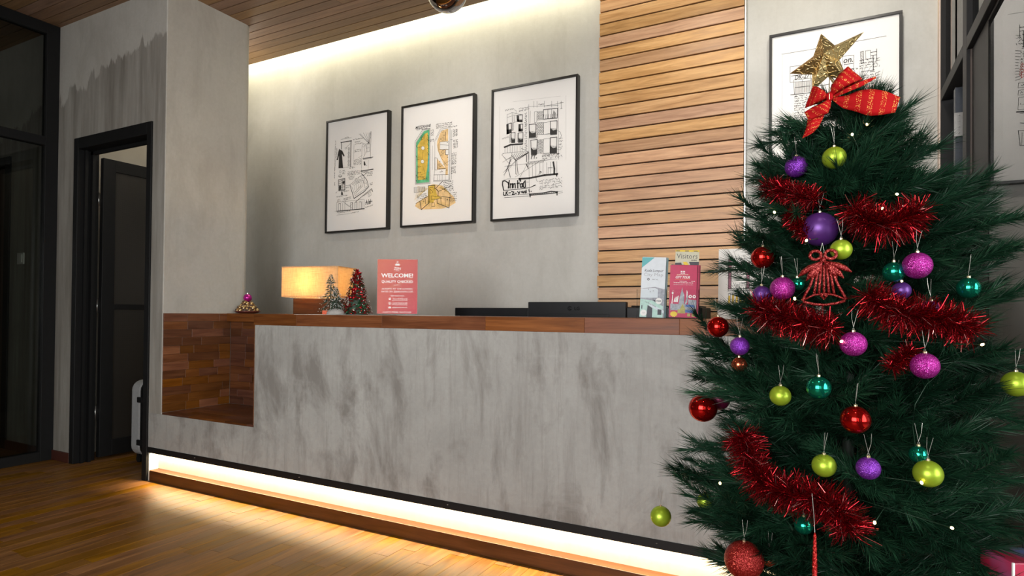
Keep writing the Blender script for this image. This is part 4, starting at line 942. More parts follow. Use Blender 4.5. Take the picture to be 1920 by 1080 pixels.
'A3': [[-2.1121,-1.4674,1.7601,2.6789],[['L','s',1,[[-157,354],[197,337]]],['L','s',1,[[235,334],[239,-88]]],['L','s',1,[[-261,339],[-257,-33]]],['L','k',5,[[74,265],[177,259],[175,194],[74,201],[74,265]]],['L','k',2.5,[[78,232],[74,201]]],['L','k',2.5,[[94,230],[91,200]]],['L','k',2.5,[[110,228],[108,199]]],['L','k',2.5,[[126,226],[125,198]]],['L','k',2.5,[[141,224],[142,197]]],['L','k',2.5,[[157,221],[158,195]]],['L','k',2.5,[[173,219],[175,194]]],['L','k',3,[[106,262],[106,200]]],['L','k',3,[[134,258],[134,196]]],['L','k',2,[[139,198],[149,249]]],['L','k',2,[[143,197],[151,246]]],['L','k',2,[[147,196],[154,242]]],['L','k',2,[[151,196],[157,239]]],['L','k',2,[[156,195],[159,235]]],['L','k',2,[[160,195],[162,232]]],['L','k',5,[[124,180],[174,177],[172,87],[127,90],[124,180]]],['F','k',0,[[126,135],[146,116],[172,118],[172,87],[127,90]]],['L','k',2.5,[[128,135],[127,90]]],['L','k',2.5,[[135,133],[135,90]]],['L','k',2.5,[[142,131],[142,89]]],['L','k',2.5,[[149,130],[150,89]]],['L','k',2.5,[[156,128],[157,88]]],['L','k',2.5,[[163,126],[164,87]]],['L','k',2.5,[[170,124],[172,87]]],['L','k',5,[[125,70],[173,69],[173,-35],[126,-32],[125,70]]],['F','k',0,[[125,19],[147,-2],[173,1],[173,-35],[126,-32]]],['L','k',2.5,[[129,19],[126,-32]]],['L','k',2.5,[[136,17],[134,-33]]],['L','k',2.5,[[143,15],[141,-33]]],['L','k',2.5,[[149,14],[149,-34]]],['L','k',2.5,[[156,12],[157,-34]]],['L','k',2.5,[[163,11],[165,-35]]],['L','k',2.5,[[169,9],[173,-35]]],['L','k',5,[[-32,180],[19,177],[18,89],[-29,91],[-32,180]]],['F','k',0,[[-31,136],[-9,117],[19,120],[18,89],[-29,91]]],['L','k',2.5,[[-27,135],[-29,91]]],['L','k',2.5,[[-20,134],[-21,91]]],['L','k',2.5,[[-13,132],[-13,91]]],['L','k',2.5,[[-6,130],[-5,90]]],['L','k',2.5,[[1,129],[3,90]]],['L','k',2.5,[[8,127],[10,89]]],['L','k',2.5,[[15,125],[18,89]]],['L','k',5,[[-19,72],[30,71],[27,-29],[-13,-27],[-19,72]]],['F','k',0,[[-16,23],[2,3],[28,6],[27,-29],[-13,-27]]],['L','k',2.5,[[-14,22],[-13,-27]]],['L','k',2.5,[[-7,21],[-7,-27]]],['L','k',2.5,[[0,19],[0,-28]]],['L','k',2.5,[[6,18],[7,-28]]],['L','k',2.5,[[13,17],[14,-28]]],['L','k',2.5,[[20,15],[21,-28]]],['L','k',2.5,[[26,14],[27,-29]]],['L','k',5,[[-126,256],[-83,254],[-84,204],[-123,213],[-126,256]]],['F','k',0,[[-124,234],[-107,221],[-84,221],[-84,204],[-123,213]]],['L','k',2.5,[[-121,234],[-123,213]]],['L','k',2.5,[[-115,232],[-117,211]]],['L','k',2.5,[[-110,229],[-110,210]]],['L','k',2.5,[[-104,227],[-104,208]]],['L','k',2.5,[[-99,225],[-97,207]]],['L','k',2.5,[[-93,223],[-91,205]]],['L','k',2.5,[[-88,221],[-84,204]]],['L','k',5,[[-205,203],[-169,211],[-167,143],[-203,137],[-205,203]]],['F','k',0,[[-204,170],[-188,162],[-168,167],[-167,143],[-203,137]]],['L','k',2.5,[[-200,170],[-203,137]]],['L','k',2.5,[[-196,169],[-197,138]]],['L','k',2.5,[[-191,169],[-191,139]]],['L','k',2.5,[[-187,169],[-185,140]]],['L','k',2.5,[[-182,169],[-179,141]]],['L','k',2.5,[[-178,169],[-173,142]]],['L','k',2.5,[[-173,169],[-167,143]]],['L','k',5,[[-111,191],[-80,190],[-81,141],[-111,144],[-111,191]]],['F','k',0,[[-111,167],[-97,157],[-80,158],[-81,141],[-111,144]]],['L','k',2.5,[[-107,167],[-111,144]]],['L','k',2.5,[[-103,165],[-106,143]]],['L','k',2.5,[[-99,164],[-101,143]]],['L','k',2.5,[[-95,162],[-96,142]]],['L','k',2.5,[[-91,161],[-91,142]]],['L','k',2.5,[[-88,159],[-86,141]]],['L','k',2.5,[[-84,158],[-81,141]]],['L','k',5,[[-169,141],[-138,140],[-140,71],[-165,73],[-169,141]]],['F','k',0,[[-167,107],[-156,93],[-139,96],[-140,71],[-165,73]]],['L','k',2.5,[[-164,107],[-165,73]]],['L','k',2.5,[[-161,105],[-161,73]]],['L','k',2.5,[[-157,104],[-157,73]]],['L','k',2.5,[[-153,103],[-153,72]]],['L','k',2.5,[[-150,101],[-148,72]]],['L','k',2.5,[[-146,100],[-144,72]]],['L','k',2.5,[[-142,98],[-140,71]]],['L','k',5,[[-113,133],[-77,132],[-78,65],[-112,68],[-113,133]]],['F','k',0,[[-112,100],[-97,86],[-78,88],[-78,65],[-112,68]]],['L','k',2.5,[[-108,100],[-112,68]]],['L','k',2.5,[[-104,98],[-106,67]]],['L','k',2.5,[[-99,97],[-100,67]]],['L','k',2.5,[[-95,95],[-95,66]]],['L','k',2.5,[[-90,94],[-89,66]]],['L','k',2.5,[[-85,92],[-84,65]]],['L','k',2.5,[[-81,91],[-78,65]]],['F','k',0,[[-204,203],[-190,208],[-187,139],[-203,137]]],['F','k',0,[[-111,191],[-96,190],[-94,144],[-111,144]]],['F','k',0,[[-123,253],[-110,251],[-107,210],[-122,212]]],['L','k',2,[[-202,271],[-163,280],[-162,206],[-201,207],[-202,271]]],['L','k',2,[[-163,280],[-85,254]]],['L','k',2,[[-202,252],[-163,257]]],['L','k',2,[[-156,262],[-126,256],[-125,213],[-155,209],[-156,262]]],['L','k',2,[[-144,258],[-144,211]]],['L','k',2,[[7,261],[27,260],[25,188],[8,188],[7,261]]],['L','k',1.5,[[-36,317],[-30,-58]]],['L','k',2,[[-24,271],[-26,183]]],['L','k',2,[[76,177],[124,178],[124,99],[77,99],[76,177]]],['L','k',2,[[76,67],[123,67],[123,-30],[75,-28],[76,67]]],['L','k',2,[[28,103],[174,92]]],['L','k',2,[[30,258],[69,255]]],['L','k',2,[[30,250],[69,247]]],['L','k',2,[[30,242],[69,239]]],['L','k',2,[[30,233],[69,231]]],['L','k',2,[[30,225],[69,223]]],['L','k',2,[[30,217],[69,215]]],['L','k',2,[[30,209],[69,207]]],['L','k',2,[[30,201],[69,199]]],['L','k',2,[[30,259],[30,251]]],['L','k',2,[[43,257],[43,249]]],['L','k',2,[[56,255],[56,247]]],['L','k',2,[[69,253],[69,245]]],['L','k',2,[[36,250],[37,242]]],['L','k',2,[[49,248],[49,240]]],['L','k',2,[[62,246],[62,238]]],['L','k',2,[[30,243],[30,235]]],['L','k',2,[[43,241],[43,233]]],['L','k',2,[[56,239],[56,231]]],['L','k',2,[[69,237],[69,229]]],['L','k',2,[[37,234],[37,226]]],['L','k',2,[[50,232],[50,224]]],['L','k',2,[[62,230],[63,222]]],['L','k',2,[[30,227],[30,219]]],['L','k',2,[[43,225],[43,217]]],['L','k',2,[[56,223],[56,215]]],['L','k',2,[[69,222],[69,214]]],['L','k',2,[[37,218],[37,210]]],['L','k',2,[[50,216],[50,208]]],['L','k',2,[[63,214],[63,206]]],['L','k',2,[[30,211],[30,203]]],['L','k',2,[[43,209],[43,201]]],['L','k',2,[[56,207],[56,199]]],['L','k',2,[[69,206],[69,198]]],['L','k',2,[[32,183],[75,180]]],['L','k',2,[[32,174],[75,172]]],['L','k',2,[[32,165],[75,163]]],['L','k',2,[[32,157],[75,154]]],['L','k',2,[[32,148],[75,145]]],['L','k',2,[[32,139],[75,136]]],['L','k',2,[[33,130],[75,127]]],['L','k',2,[[33,121],[75,118]]],['L','k',2,[[33,112],[75,110]]],['L','k',2,[[33,103],[75,101]]],['L','k',2,[[32,185],[32,176]]],['L','k',2,[[46,183],[46,174]]],['L','k',2,[[60,181],[61,172]]],['L','k',2,[[75,179],[75,170]]],['L','k',2,[[39,175],[39,166]]],['L','k',2,[[53,173],[54,164]]],['L','k',2,[[68,171],[68,162]]],['L','k',2,[[32,167],[32,158]]],['L','k',2,[[46,165],[46,156]]],['L','k',2,[[61,163],[61,154]]],['L','k',2,[[75,161],[75,152]]],['L','k',2,[[39,157],[39,148]]],['L','k',2,[[54,155],[54,146]]],['L','k',2,[[68,153],[68,144]]],['L','k',2,[[32,149],[32,140]]],['L','k',2,[[47,147],[47,138]]],['L','k',2,[[61,145],[61,137]]],['L','k',2,[[75,143],[75,135]]],['L','k',2,[[40,139],[40,130]]],['L','k',2,[[54,137],[54,129]]],['L','k',2,[[68,136],[68,127]]],['L','k',2,[[32,131],[33,123]]],['L','k',2,[[47,130],[47,121]]],['L','k',2,[[61,128],[61,119]]],['L','k',2,[[75,126],[75,117]]],['L','k',2,[[40,122],[40,113]]],['L','k',2,[[54,120],[54,111]]],['L','k',2,[[68,118],[68,109]]],['L','k',2,[[33,114],[33,105]]],['L','k',2,[[47,112],[47,103]]],['L','k',2,[[61,110],[61,101]]],['L','k',2,[[75,108],[75,99]]],['L','k',2,[[54,65],[73,65]]],['L','k',2,[[54,54],[73,55]]],['L','k',2,[[54,44],[73,45]]],['L','k',2,[[54,34],[73,35]]],['L','k',2,[[54,24],[73,25]]],['L','k',2,[[54,13],[73,14]]],['L','k',2,[[54,3],[73,4]]],['L','k',2,[[55,-7],[73,-6]]],['L','k',2,[[55,-17],[73,-16]]],['L','k',2,[[55,-27],[73,-26]]],['L','k',2,[[54,66],[54,56]]],['L','k',2,[[63,65],[63,55]]],['L','k',2,[[73,64],[73,54]]],['L','k',2,[[59,55],[59,45]]],['L','k',2,[[68,54],[68,44]]],['L','k',2,[[54,46],[54,35]]],['L','k',2,[[63,45],[64,34]]],['L','k',2,[[73,43],[73,33]]],['L','k',2,[[59,35],[59,25]]],['L','k',2,[[68,34],[68,24]]],['L','k',2,[[54,25],[54,15]]],['L','k',2,[[64,24],[64,14]]],['L','k',2,[[73,23],[73,13]]],['L','k',2,[[59,15],[59,4]]],['L','k',2,[[68,13],[69,3]]],['L','k',2,[[54,5],[54,-5]]],['L','k',2,[[64,4],[64,-6]]],['L','k',2,[[73,3],[73,-8]]],['L','k',2,[[59,-6],[59,-16]]],['L','k',2,[[69,-7],[69,-17]]],['L','k',2,[[55,-16],[55,-26]]],['L','k',2,[[64,-17],[64,-27]]],['L','k',2,[[73,-18],[74,-28]]],['L','k',3,[[21,172],[32,177]]],['L','k',3,[[21,163],[32,168]]],['L','k',3,[[21,153],[32,158]]],['L','k',3,[[21,144],[32,149]]],['L','k',3,[[21,135],[32,140]]],['L','k',3,[[22,125],[33,130]]],['L','k',3,[[22,116],[33,121]]],['L','k',3,[[22,106],[33,111]]],['L','k',3,[[22,97],[33,102]]],['L','k',3,[[22,88],[33,93]]],['L','k',3,[[-27,84],[-22,92]]],['L','k',3,[[-20,83],[-14,91]]],['L','k',3,[[-12,82],[-7,90]]],['L','k',3,[[-5,82],[0,89]]],['L','k',3,[[2,81],[7,88]]],['L','k',3,[[9,80],[14,87]]],['L','k',3,[[16,79],[22,86]]],['L','k',3,[[24,78],[29,85]]],['L','k',3,[[29,63],[53,67]]],['L','k',3,[[29,55],[53,59]]],['L','k',3,[[29,47],[53,51]]],['L','k',3,[[29,39],[53,43]]],['L','k',3,[[29,31],[53,35]]],['L','k',3,[[29,23],[53,27]]],['L','k',3,[[29,15],[53,19]]],['L','k',3,[[29,7],[53,11]]],['L','k',3,[[29,-1],[54,3]]],['L','k',3,[[29,-9],[54,-5]]],['L','k',3,[[30,-17],[54,-13]]],['L','k',3,[[30,-25],[54,-21]]],['L','k',3,[[-167,202],[-150,207]]],['L','k',3,[[-166,196],[-150,200]]],['L','k',3,[[-166,189],[-150,193]]],['L','k',3,[[-166,182],[-150,187]]],['L','k',3,[[-166,176],[-150,180]]],['L','k',3,[[-166,169],[-150,173]]],['L','k',3,[[-166,162],[-150,167]]],['L','k',3,[[-166,156],[-150,160]]],['L','k',3,[[-122,127],[-113,132]]],['L','k',3,[[-122,119],[-113,125]]],['L','k',3,[[-122,112],[-113,117]]],['L','k',3,[[-122,104],[-113,109]]],['L','k',3,[[-122,96],[-113,102]]],['L','k',3,[[-122,89],[-113,94]]],['L','k',3,[[-122,81],[-113,86]]],['L','k',3,[[-122,73],[-113,79]]],['L','k',3,[[-182,127],[-172,132]]],['L','k',3,[[-182,119],[-172,125]]],['L','k',3,[[-182,112],[-172,117]]],['L','k',3,[[-182,105],[-172,110]]],['L','k',3,[[-182,98],[-172,103]]],['L','k',3,[[-182,91],[-171,96]]],['L','k',3,[[-181,83],[-171,89]]],['L','k',3,[[-181,76],[-171,82]]],['T','k',1.5,[[-64,249],[-44,258]],10],['T','k',1.5,[[-62,236],[-46,240]],9],['T','k',1.5,[[-64,220],[-44,230]],10],['T','k',1.5,[[-62,208],[-46,212]],9],['T','k',1.5,[[-64,192],[-44,201]],10],['T','k',1.5,[[-62,180],[-46,184]],9],['T','k',1.5,[[-64,164],[-43,173]],10],['T','k',1.5,[[-61,151],[-46,155]],9],['T','k',1.5,[[-63,135],[-43,145]],10],['T','k',1.5,[[-61,123],[-45,127]],9],['T','k',1.5,[[-63,107],[-43,117]],10],['T','k',1.5,[[-61,95],[-45,99]],9],['T','k',1.5,[[-63,79],[-43,88]],10],['T','k',1.5,[[-60,66],[-45,70]],9],['T','k',1.5,[[-62,50],[-42,60]],10],['T','k',1.5,[[-60,38],[-44,42]],9],['T','k',1.5,[[-62,22],[-42,32]],10],['T','k',1.5,[[-60,10],[-44,14]],9],['L','k',2,[[-40,302],[181,278]]],['L','k',2,[[77,288],[219,290],[193,293]]],['L','k',2,[[2,334],[2,291]]],['L','k',2,[[26,330],[27,288]]],['L','k',2,[[79,322],[79,280]]],['L','k',2,[[133,313],[134,272]]],['L','k',2,[[176,306],[176,265]]],['L','k',2,[[202,304],[203,251]]],['L','k',2,[[193,293],[217,291]]],['L','k',2,[[196,253],[211,254]]],['T','k',1.5,[[35,298],[79,300]],12],['T','k',1.5,[[-216,296],[-147,300]],11],['T','k',1.5,[[-110,294],[-29,294]],11],['T','k',1.5,[[-110,279],[-29,279]],11],['L','k',2,[[-147,298],[-131,287],[-132,267]]],['T','k',1.5,[[-238,105],[-184,112]],10],['L','k',9,[[-223,50],[-174,62],[-78,56]]],['L','k',5,[[-221,45],[-172,57],[-81,50]]],['L','k',2,[[-160,55],[-160,1]]],['L','k',2,[[-216,57],[-216,10]]],['L','k',2,[[-197,55],[-197,7]]],['L','k',2,[[-177,52],[-176,5]]],['L','k',2,[[-140,48],[-139,1]]],['L','k',2,[[-121,45],[-121,-1]]],['L','k',2,[[-99,43],[-98,-4]]],['L','k',2,[[-83,41],[-82,-6]]],['L','k',2,[[-237,8],[-35,1]]],['L','k',2,[[-241,-2],[-222,8]]],['L','k',2,[[-241,-2],[-203,-39]]],['L','k',2,[[-162,5],[-166,-27],[-199,-39]]],['L','k',2,[[181,264],[188,-82]]],['L','k',2,[[178,111],[199,97],[206,72],[191,51]]],['T','k',1.5,[[187,49],[217,49]],11],['T','k',1.5,[[187,32],[217,32]],11],['T','k',1.5,[[187,14],[217,14]],11],['T','k',1.5,[[187,-4],[217,-3]],11],['L','k',2,[[175,-10],[196,-20],[209,-6]]],['L','k',3,[[-157,-5],[-134,-45]]],['L','k',3,[[-144,-5],[-121,-41]]],['L','k',3,[[-130,-5],[-109,-38]]],['L','k',3,[[-116,-5],[-96,-34]]],['L','k',3,[[-103,-5],[-83,-31]]],['L','k',3,[[-89,-5],[-71,-27]]],['L','k',3,[[-75,-5],[-58,-24]]],['L','k',3,[[-62,-5],[-46,-21]]],['L','k',3,[[-48,-5],[-33,-17]]],['L','k',5,[[-134,-46],[-33,-8]]],['L','k',3,[[-89,25],[-35,-5]]],['T','k',1.5,[[67,-53],[192,-49]],12],['L','k',2,[[76,-30],[192,-45]]],['L','k',4,[[-133,-55],[-130,-145],[-121,-149]]],['L','k',4,[[-124,-54],[-113,-145]]],['L','k',5,[[-190,-103],[-172,-165]]],['L','k',3,[[-194,-82],[-194,-103]]],['L','k',6,[[-50,-24],[-50,-71]]],['L','k',3,[[-37,-22],[-38,-116]]],['L','k',6,[[-52,-84],[-36,-116]]],['L','k',5,[[-164,-14],[-131,-55],[-36,-12]]],['L','k',1.5,[[-221,-148],[-164,-28]]],['L','k',1.5,[[-209,-129],[-168,-34]]],['L','k',1.5,[[-198,-109],[-172,-40]]],['L','k',1.5,[[-187,-90],[-175,-47]]],['L','k',1.5,[[-175,-71],[-179,-53]]],['L','k',1.5,[[-164,-52],[-183,-60]]],['L','k',1.5,[[-153,-32],[-187,-66]]],['L','k',1.8,[[-238,-4],[-179,-74]]],['L','k',1.8,[[-225,-142],[-129,-55]]],['L','k',1.8,[[-136,-167],[43,-81]]],['L','k',1.8,[[-98,-170],[-42,-85]]],['L','k',1.8,[[-218,-83],[-24,-85]]],['L','k',1.8,[[-179,-74],[-176,-30]]],['L','k',1.8,[[-233,-54],[-164,-21]]],['L','k',1.8,[[-213,-115],[-137,-58]]],['L','k',1.8,[[-229,-127],[-175,-81]]],['L','k',2,[[-46,-75],[176,-76]]],['L','k',3,[[-27,-92],[-16,-77]]],['L','k',3,[[-17,-91],[-6,-76]]],['L','k',3,[[-7,-91],[4,-75]]],['L','k',3,[[4,-91],[15,-74]]],['L','k',3,[[14,-91],[25,-74]]],['L','k',3,[[24,-91],[35,-73]]],['L','k',3,[[35,-90],[45,-72]]],['L','k',3,[[45,-90],[56,-71]]],['L','k',3,[[55,-90],[66,-70]]],['L','k',3,[[65,-90],[76,-69]]],['L','k',3,[[76,-89],[86,-68]]],['L','k',2,[[-5,-89],[-4,-176]]],['L','k',2,[[21,-89],[22,-177]]],['L','k',2,[[50,-90],[51,-177]]],['L','k',2,[[74,-90],[75,-178]]],['L','k',2,[[101,-91],[102,-179]]],['L','k',2,[[128,-91],[129,-179]]],['L','k',2,[[174,-92],[175,-181]]],['L','k',1.5,[[-32,-19],[-25,-308]]],['L','k',14,[[149,-94],[157,-139],[156,-174]]],['L','k',3,[[110,-129],[144,-131]]],['L','k',2,[[112,-131],[112,-168]]],['L','k',4,[[62,-153],[61,-155],[59,-157],[56,-157],[53,-156],[51,-154],[50,-151],[51,-149],[53,-147],[56,-147],[59,-148],[61,-150],[62,-153]]],['L','k',2,[[36,-170],[53,-155]]],['L','k',14,[[-105,-181],[-26,-184],[87,-175],[181,-176]]],['L','k',14,[[-100,-180],[-94,-198]]],['L','k',10,[[173,-174],[175,-190]]],['X','k',46,[[-17,-56],[28,-56]],'Pr.'],['T','k',1.5,[[66,-50],[170,-46]],15],['T','k',1.5,[[68,-69],[215,-67]],15],['T','k',1.5,[[49,-219],[214,-214]],15],['T','k',1.5,[[50,-237],[215,-231]],15],['T','k',1.5,[[50,-254],[215,-247]],15],['T','k',1.5,[[50,-271],[215,-264]],15],['L','k',2,[[21,-172],[27,-206],[40,-214]]],['L','k',2,[[-49,-209],[-30,-210]]],['L','k',2,[[-236,-181],[-190,-173],[-105,-180]]],['L','k',10,[[-217,-183],[-232,-188],[-233,-209],[-224,-247]]],['L','k',10,[[-211,-185],[-187,-202],[-183,-234]]],['L','k',10,[[-180,-186],[-187,-237]]],['L','k',10,[[-172,-207],[-173,-238]]],['L','k',10,[[-170,-214],[-156,-209],[-156,-239]]],['L','k',10,[[-149,-237],[-149,-213],[-135,-211],[-133,-241]]],['L','k',10,[[-115,-192],[-114,-243]]],['L','k',10,[[-120,-212],[-101,-210]]],['L','k',10,[[-93,-238],[-96,-218],[-80,-216],[-80,-239],[-93,-240]]],['L','k',10,[[-58,-198],[-56,-242]]],['L','k',10,[[-59,-245],[-71,-240],[-73,-216],[-64,-204]]],['L','k',5,[[-226,-250],[-173,-251],[-97,-251],[-22,-248],[18,-235]]],['L','k',8,[[4,-240],[18,-235]]],['L','k',8,[[-225,-261],[-225,-281],[-212,-286]]],['L','k',8,[[-204,-261],[-206,-283]]],['L','k',8,[[-192,-260],[-204,-269],[-190,-284]]],['L','k',8,[[-183,-271],[-169,-270]]],['L','k',8,[[-162,-263],[-144,-268],[-156,-284],[-139,-283]]],['L','k',8,[[-135,-278],[-123,-278]]],['L','k',8,[[-116,-267],[-104,-278],[-108,-288]]],['L','k',8,[[-97,-267],[-102,-281]]],['L','k',8,[[-86,-269],[-80,-280],[-74,-268],[-68,-282],[-61,-268]]],['L','k',8,[[-56,-268],[-57,-282],[-48,-279],[-50,-262]]],['L','k',8,[[-29,-261],[-26,-278]]],['L','k',8,[[-13,-274],[-11,-276]]],['L','k',3,[[-223,-286],[-22,-291]]],['L','k',3,[[-217,-301],[-29,-304]]],['L','k',8,[[-25,-293],[23,-293],[74,-293],[135,-287],[183,-296]]],['L','k',7,[[-22,-301],[74,-301],[175,-300]]],['L','k',9,[[-22,-291],[-19,-312]]],['L','k',9,[[178,-292],[178,-316]]],['L','k',2,[[185,-294],[217,-292]]],['L','k',2,[[189,-306],[219,-301]]],['L','k',3,[[-14,-300],[-9,-291]]],['L','k',3,[[2,-300],[8,-291]]],['L','k',3,[[19,-300],[25,-291]]],['L','k',3,[[36,-301],[41,-291]]],['L','k',3,[[52,-301],[57,-291]]],['L','k',3,[[68,-301],[74,-291]]],['L','k',3,[[85,-301],[90,-291]]],['L','k',3,[[101,-301],[106,-291]]],['L','k',3,[[117,-301],[123,-291]]],['L','k',3,[[134,-301],[139,-291]]],['L','k',3,[[150,-301],[155,-292]]],['L','k',3,[[166,-301],[171,-292]]]]],
'A4': [[-0.3214,0.3089,1.7605,2.6905],[['L','k',1.5,[[-252,350],[-86,348],[245,350]]],['L','s',1,[[-248,346],[-250,-171]]],['L','k',1.5,[[46,282],[98,278],[98,205],[43,207],[46,282]]],['L','k',2.5,[[53,237],[96,234]]],['X','k',34,[[49,246],[94,244]],'on.'],['L','k',2,[[-209,273],[-107,267],[-107,177],[-209,186],[-209,273]]],['X','k',24,[[-189,232],[-114,229]],'Hotel'],['X','k',26,[[-188,199],[-114,196]],'DK-27'],['L','k',3,[[-204,220],[-103,217]]],['L','k',2,[[-191,196],[-103,191],[-103,110],[-187,117],[-191,196]]],['L','k',2,[[-147,188],[-145,114]]],['L','k',2,[[-184,182],[-184,120]]],['L','k',2,[[-178,182],[-178,120]]],['L','k',2,[[-173,182],[-173,120]]],['L','k',2,[[-167,181],[-167,120]]],['L','k',2,[[-162,181],[-161,120]]],['L','k',2,[[-156,181],[-156,119]]],['L','k',2,[[-151,181],[-150,119]]],['L','k',2,[[-140,179],[-139,119]]],['L','k',2,[[-134,178],[-134,119]]],['L','k',2,[[-129,178],[-129,119]]],['L','k',2,[[-123,178],[-124,119]]],['L','k',2,[[-118,178],[-118,119]]],['L','k',2,[[-112,177],[-113,119]]],['L','k',2,[[-107,177],[-108,119]]],['L','k',3,[[-184,153],[-107,149]]],['L','k',4,[[-206,116],[-99,112]]],['L','k',3,[[-74,143],[-13,143]]],['T','k',1.5,[[-187,99],[-121,98]],9],['T','k',1.5,[[-187,86],[-121,85]],9],['T','k',1.5,[[-187,73],[-121,72]],9],['T','k',1.5,[[-187,59],[-121,59]],9],['T','k',1.5,[[-187,46],[-121,46]],9],['T','k',1.5,[[-187,33],[-121,33]],9],['T','k',1.5,[[-187,20],[-121,20]],9],['T','k',1.5,[[-187,7],[-121,7]],9],['T','k',1.5,[[-187,-6],[-121,-6]],9],['T','k',1.5,[[-187,-19],[-121,-19]],9],['T','k',1.5,[[-187,-33],[-121,-32]],9],['T','k',1.5,[[-187,-46],[-121,-45]],9],['T','k',1.5,[[-187,-59],[-121,-58]],9],['T','k',1.5,[[-187,-72],[-120,-71]],9],['T','k',1.5,[[63,203],[118,201]],10],['L','k',2,[[103,188],[102,182],[97,177],[91,176],[85,179],[80,185],[79,193],[80,200],[85,204],[91,205],[97,202],[102,196],[103,188]]],['L','k',2,[[128,290],[142,291],[144,228],[132,226],[128,290]]],['L','k',2,[[151,290],[174,289],[176,246],[153,246],[151,290]]],['L','k',3,[[202,291],[202,233]]],['L','k',4,[[176,277],[202,278]]],['L','k',4,[[186,259],[187,181]]],['L','k',3,[[176,261],[202,260]]],['L','k',2,[[130,286],[143,287]]],['L','k',2,[[130,278],[143,279]]],['L','k',2,[[130,270],[143,272]]],['L','k',2,[[130,262],[143,264]]],['L','k',2,[[130,254],[143,256]]],['L','k',2,[[130,247],[143,248]]],['L','k',2,[[130,239],[143,240]]],['L','k',2,[[130,231],[143,232]]],['T','k',1.5,[[125,240],[216,238]],9],['T','k',1.5,[[125,225],[216,224]],9],['T','k',1.5,[[125,211],[216,210]],9],['T','k',1.5,[[125,197],[216,196]],9],['L','k',3,[[132,183],[192,184]]],['L','k',3,[[172,176],[193,176]]],['T','k',1.5,[[135,155],[199,156]],9],['T','k',1.5,[[135,143],[199,144]],9],['T','k',1.5,[[135,132],[199,132]],9],['T','k',1.5,[[136,120],[199,121]],9],['T','k',1.5,[[136,108],[199,109]],9],['L','k',2.5,[[195,164],[218,171]]],['L','k',2.5,[[197,151],[218,157]]],['L','k',2.5,[[199,137],[218,143]]],['L','k',2.5,[[203,123],[218,128]]],['L','k',2.5,[[205,110],[218,114]]],['L','k',2.5,[[207,96],[218,100]]],['L','k',2.5,[[205,83],[218,85]]],['L','k',2.5,[[203,70],[218,71]]],['L','k',2.5,[[201,57],[218,57]]],['L','k',2.5,[[199,45],[218,42]]],['L','k',2.5,[[198,32],[218,28]]],['L','r',3,[[163,107],[166,37]]],['L','r',3,[[165,91],[149,106]]],['L','r',3,[[165,91],[193,102]]],['L','r',2.5,[[198,103],[197,101],[196,99],[194,99],[192,100],[191,102],[190,104],[191,107],[192,108],[194,108],[196,107],[197,105],[198,103]]],['L','r',2.5,[[151,107],[151,105],[149,103],[147,103],[145,104],[144,106],[143,108],[144,111],[145,112],[147,112],[149,111],[151,109],[151,107]]],['L','r',3,[[165,79],[147,94]]],['L','r',3,[[165,79],[194,90]]],['L','r',2.5,[[199,90],[199,88],[197,87],[195,86],[193,87],[192,89],[191,92],[192,94],[193,95],[195,96],[197,95],[199,93],[199,90]]],['L','r',2.5,[[149,95],[149,93],[147,91],[145,91],[143,92],[142,94],[141,96],[142,98],[143,100],[145,100],[147,99],[149,97],[149,95]]],['L','r',3,[[165,66],[145,81]]],['L','r',3,[[165,66],[195,77]]],['L','r',2.5,[[201,78],[200,75],[199,74],[197,74],[195,75],[193,77],[193,79],[193,81],[195,83],[197,83],[199,82],[200,80],[201,78]]],['L','r',2.5,[[147,83],[147,80],[145,79],[143,79],[141,80],[140,82],[139,84],[140,86],[141,88],[143,88],[145,87],[147,85],[147,83]]],['L','r',3,[[165,54],[143,69]]],['L','r',3,[[165,54],[197,64]]],['L','r',2.5,[[202,65],[202,63],[200,61],[198,61],[196,62],[195,64],[194,66],[195,69],[196,70],[198,70],[200,69],[202,67],[202,65]]],['L','r',2.5,[[145,70],[145,68],[143,67],[141,66],[139,67],[138,69],[137,72],[138,74],[139,75],[141,76],[143,75],[145,73],[145,70]]],['L','r',3,[[165,41],[141,57]]],['L','r',3,[[165,41],[198,52]]],['L','r',2.5,[[203,52],[203,50],[201,49],[199,48],[197,49],[196,51],[195,54],[196,56],[197,57],[199,58],[201,57],[203,55],[203,52]]],['L','r',2.5,[[143,58],[143,56],[141,54],[139,54],[137,55],[136,57],[135,60],[136,62],[137,63],[139,64],[141,63],[143,61],[143,58]]],['L','r',3,[[132,73],[176,86],[196,55],[196,36],[132,73]]],['L','k',2,[[159,14],[206,13],[208,-10],[161,-9],[159,14]]],['T','k',1.5,[[165,-1],[200,-4]],10],['L','k',2,[[159,-21],[206,-22],[208,-45],[161,-45],[159,-21]]],['T','k',1.5,[[165,-36],[200,-39]],10],['L','k',2,[[160,-56],[206,-57],[208,-115],[161,-115],[160,-56]]],['T','k',1.5,[[165,-92],[200,-91]],10],['L','k',8,[[146,-129],[213,-124]]],['L','k',3,[[143,-134],[200,-132]]],['L','k',4,[[157,-189],[200,-178]]],['L','k',3,[[160,-220],[207,-214],[200,-287],[168,-287],[160,-220]]],['L','k',2,[[173,-222],[174,-284]]],['L','k',2,[[183,-223],[184,-285]]],['L','k',2,[[193,-224],[194,-286]]],['T','k',1.5,[[-212,-176],[-127,-174]],10],['T','k',1.5,[[-212,-192],[-127,-190]],10],['T','k',1.5,[[-212,-208],[-127,-206]],10]]]}
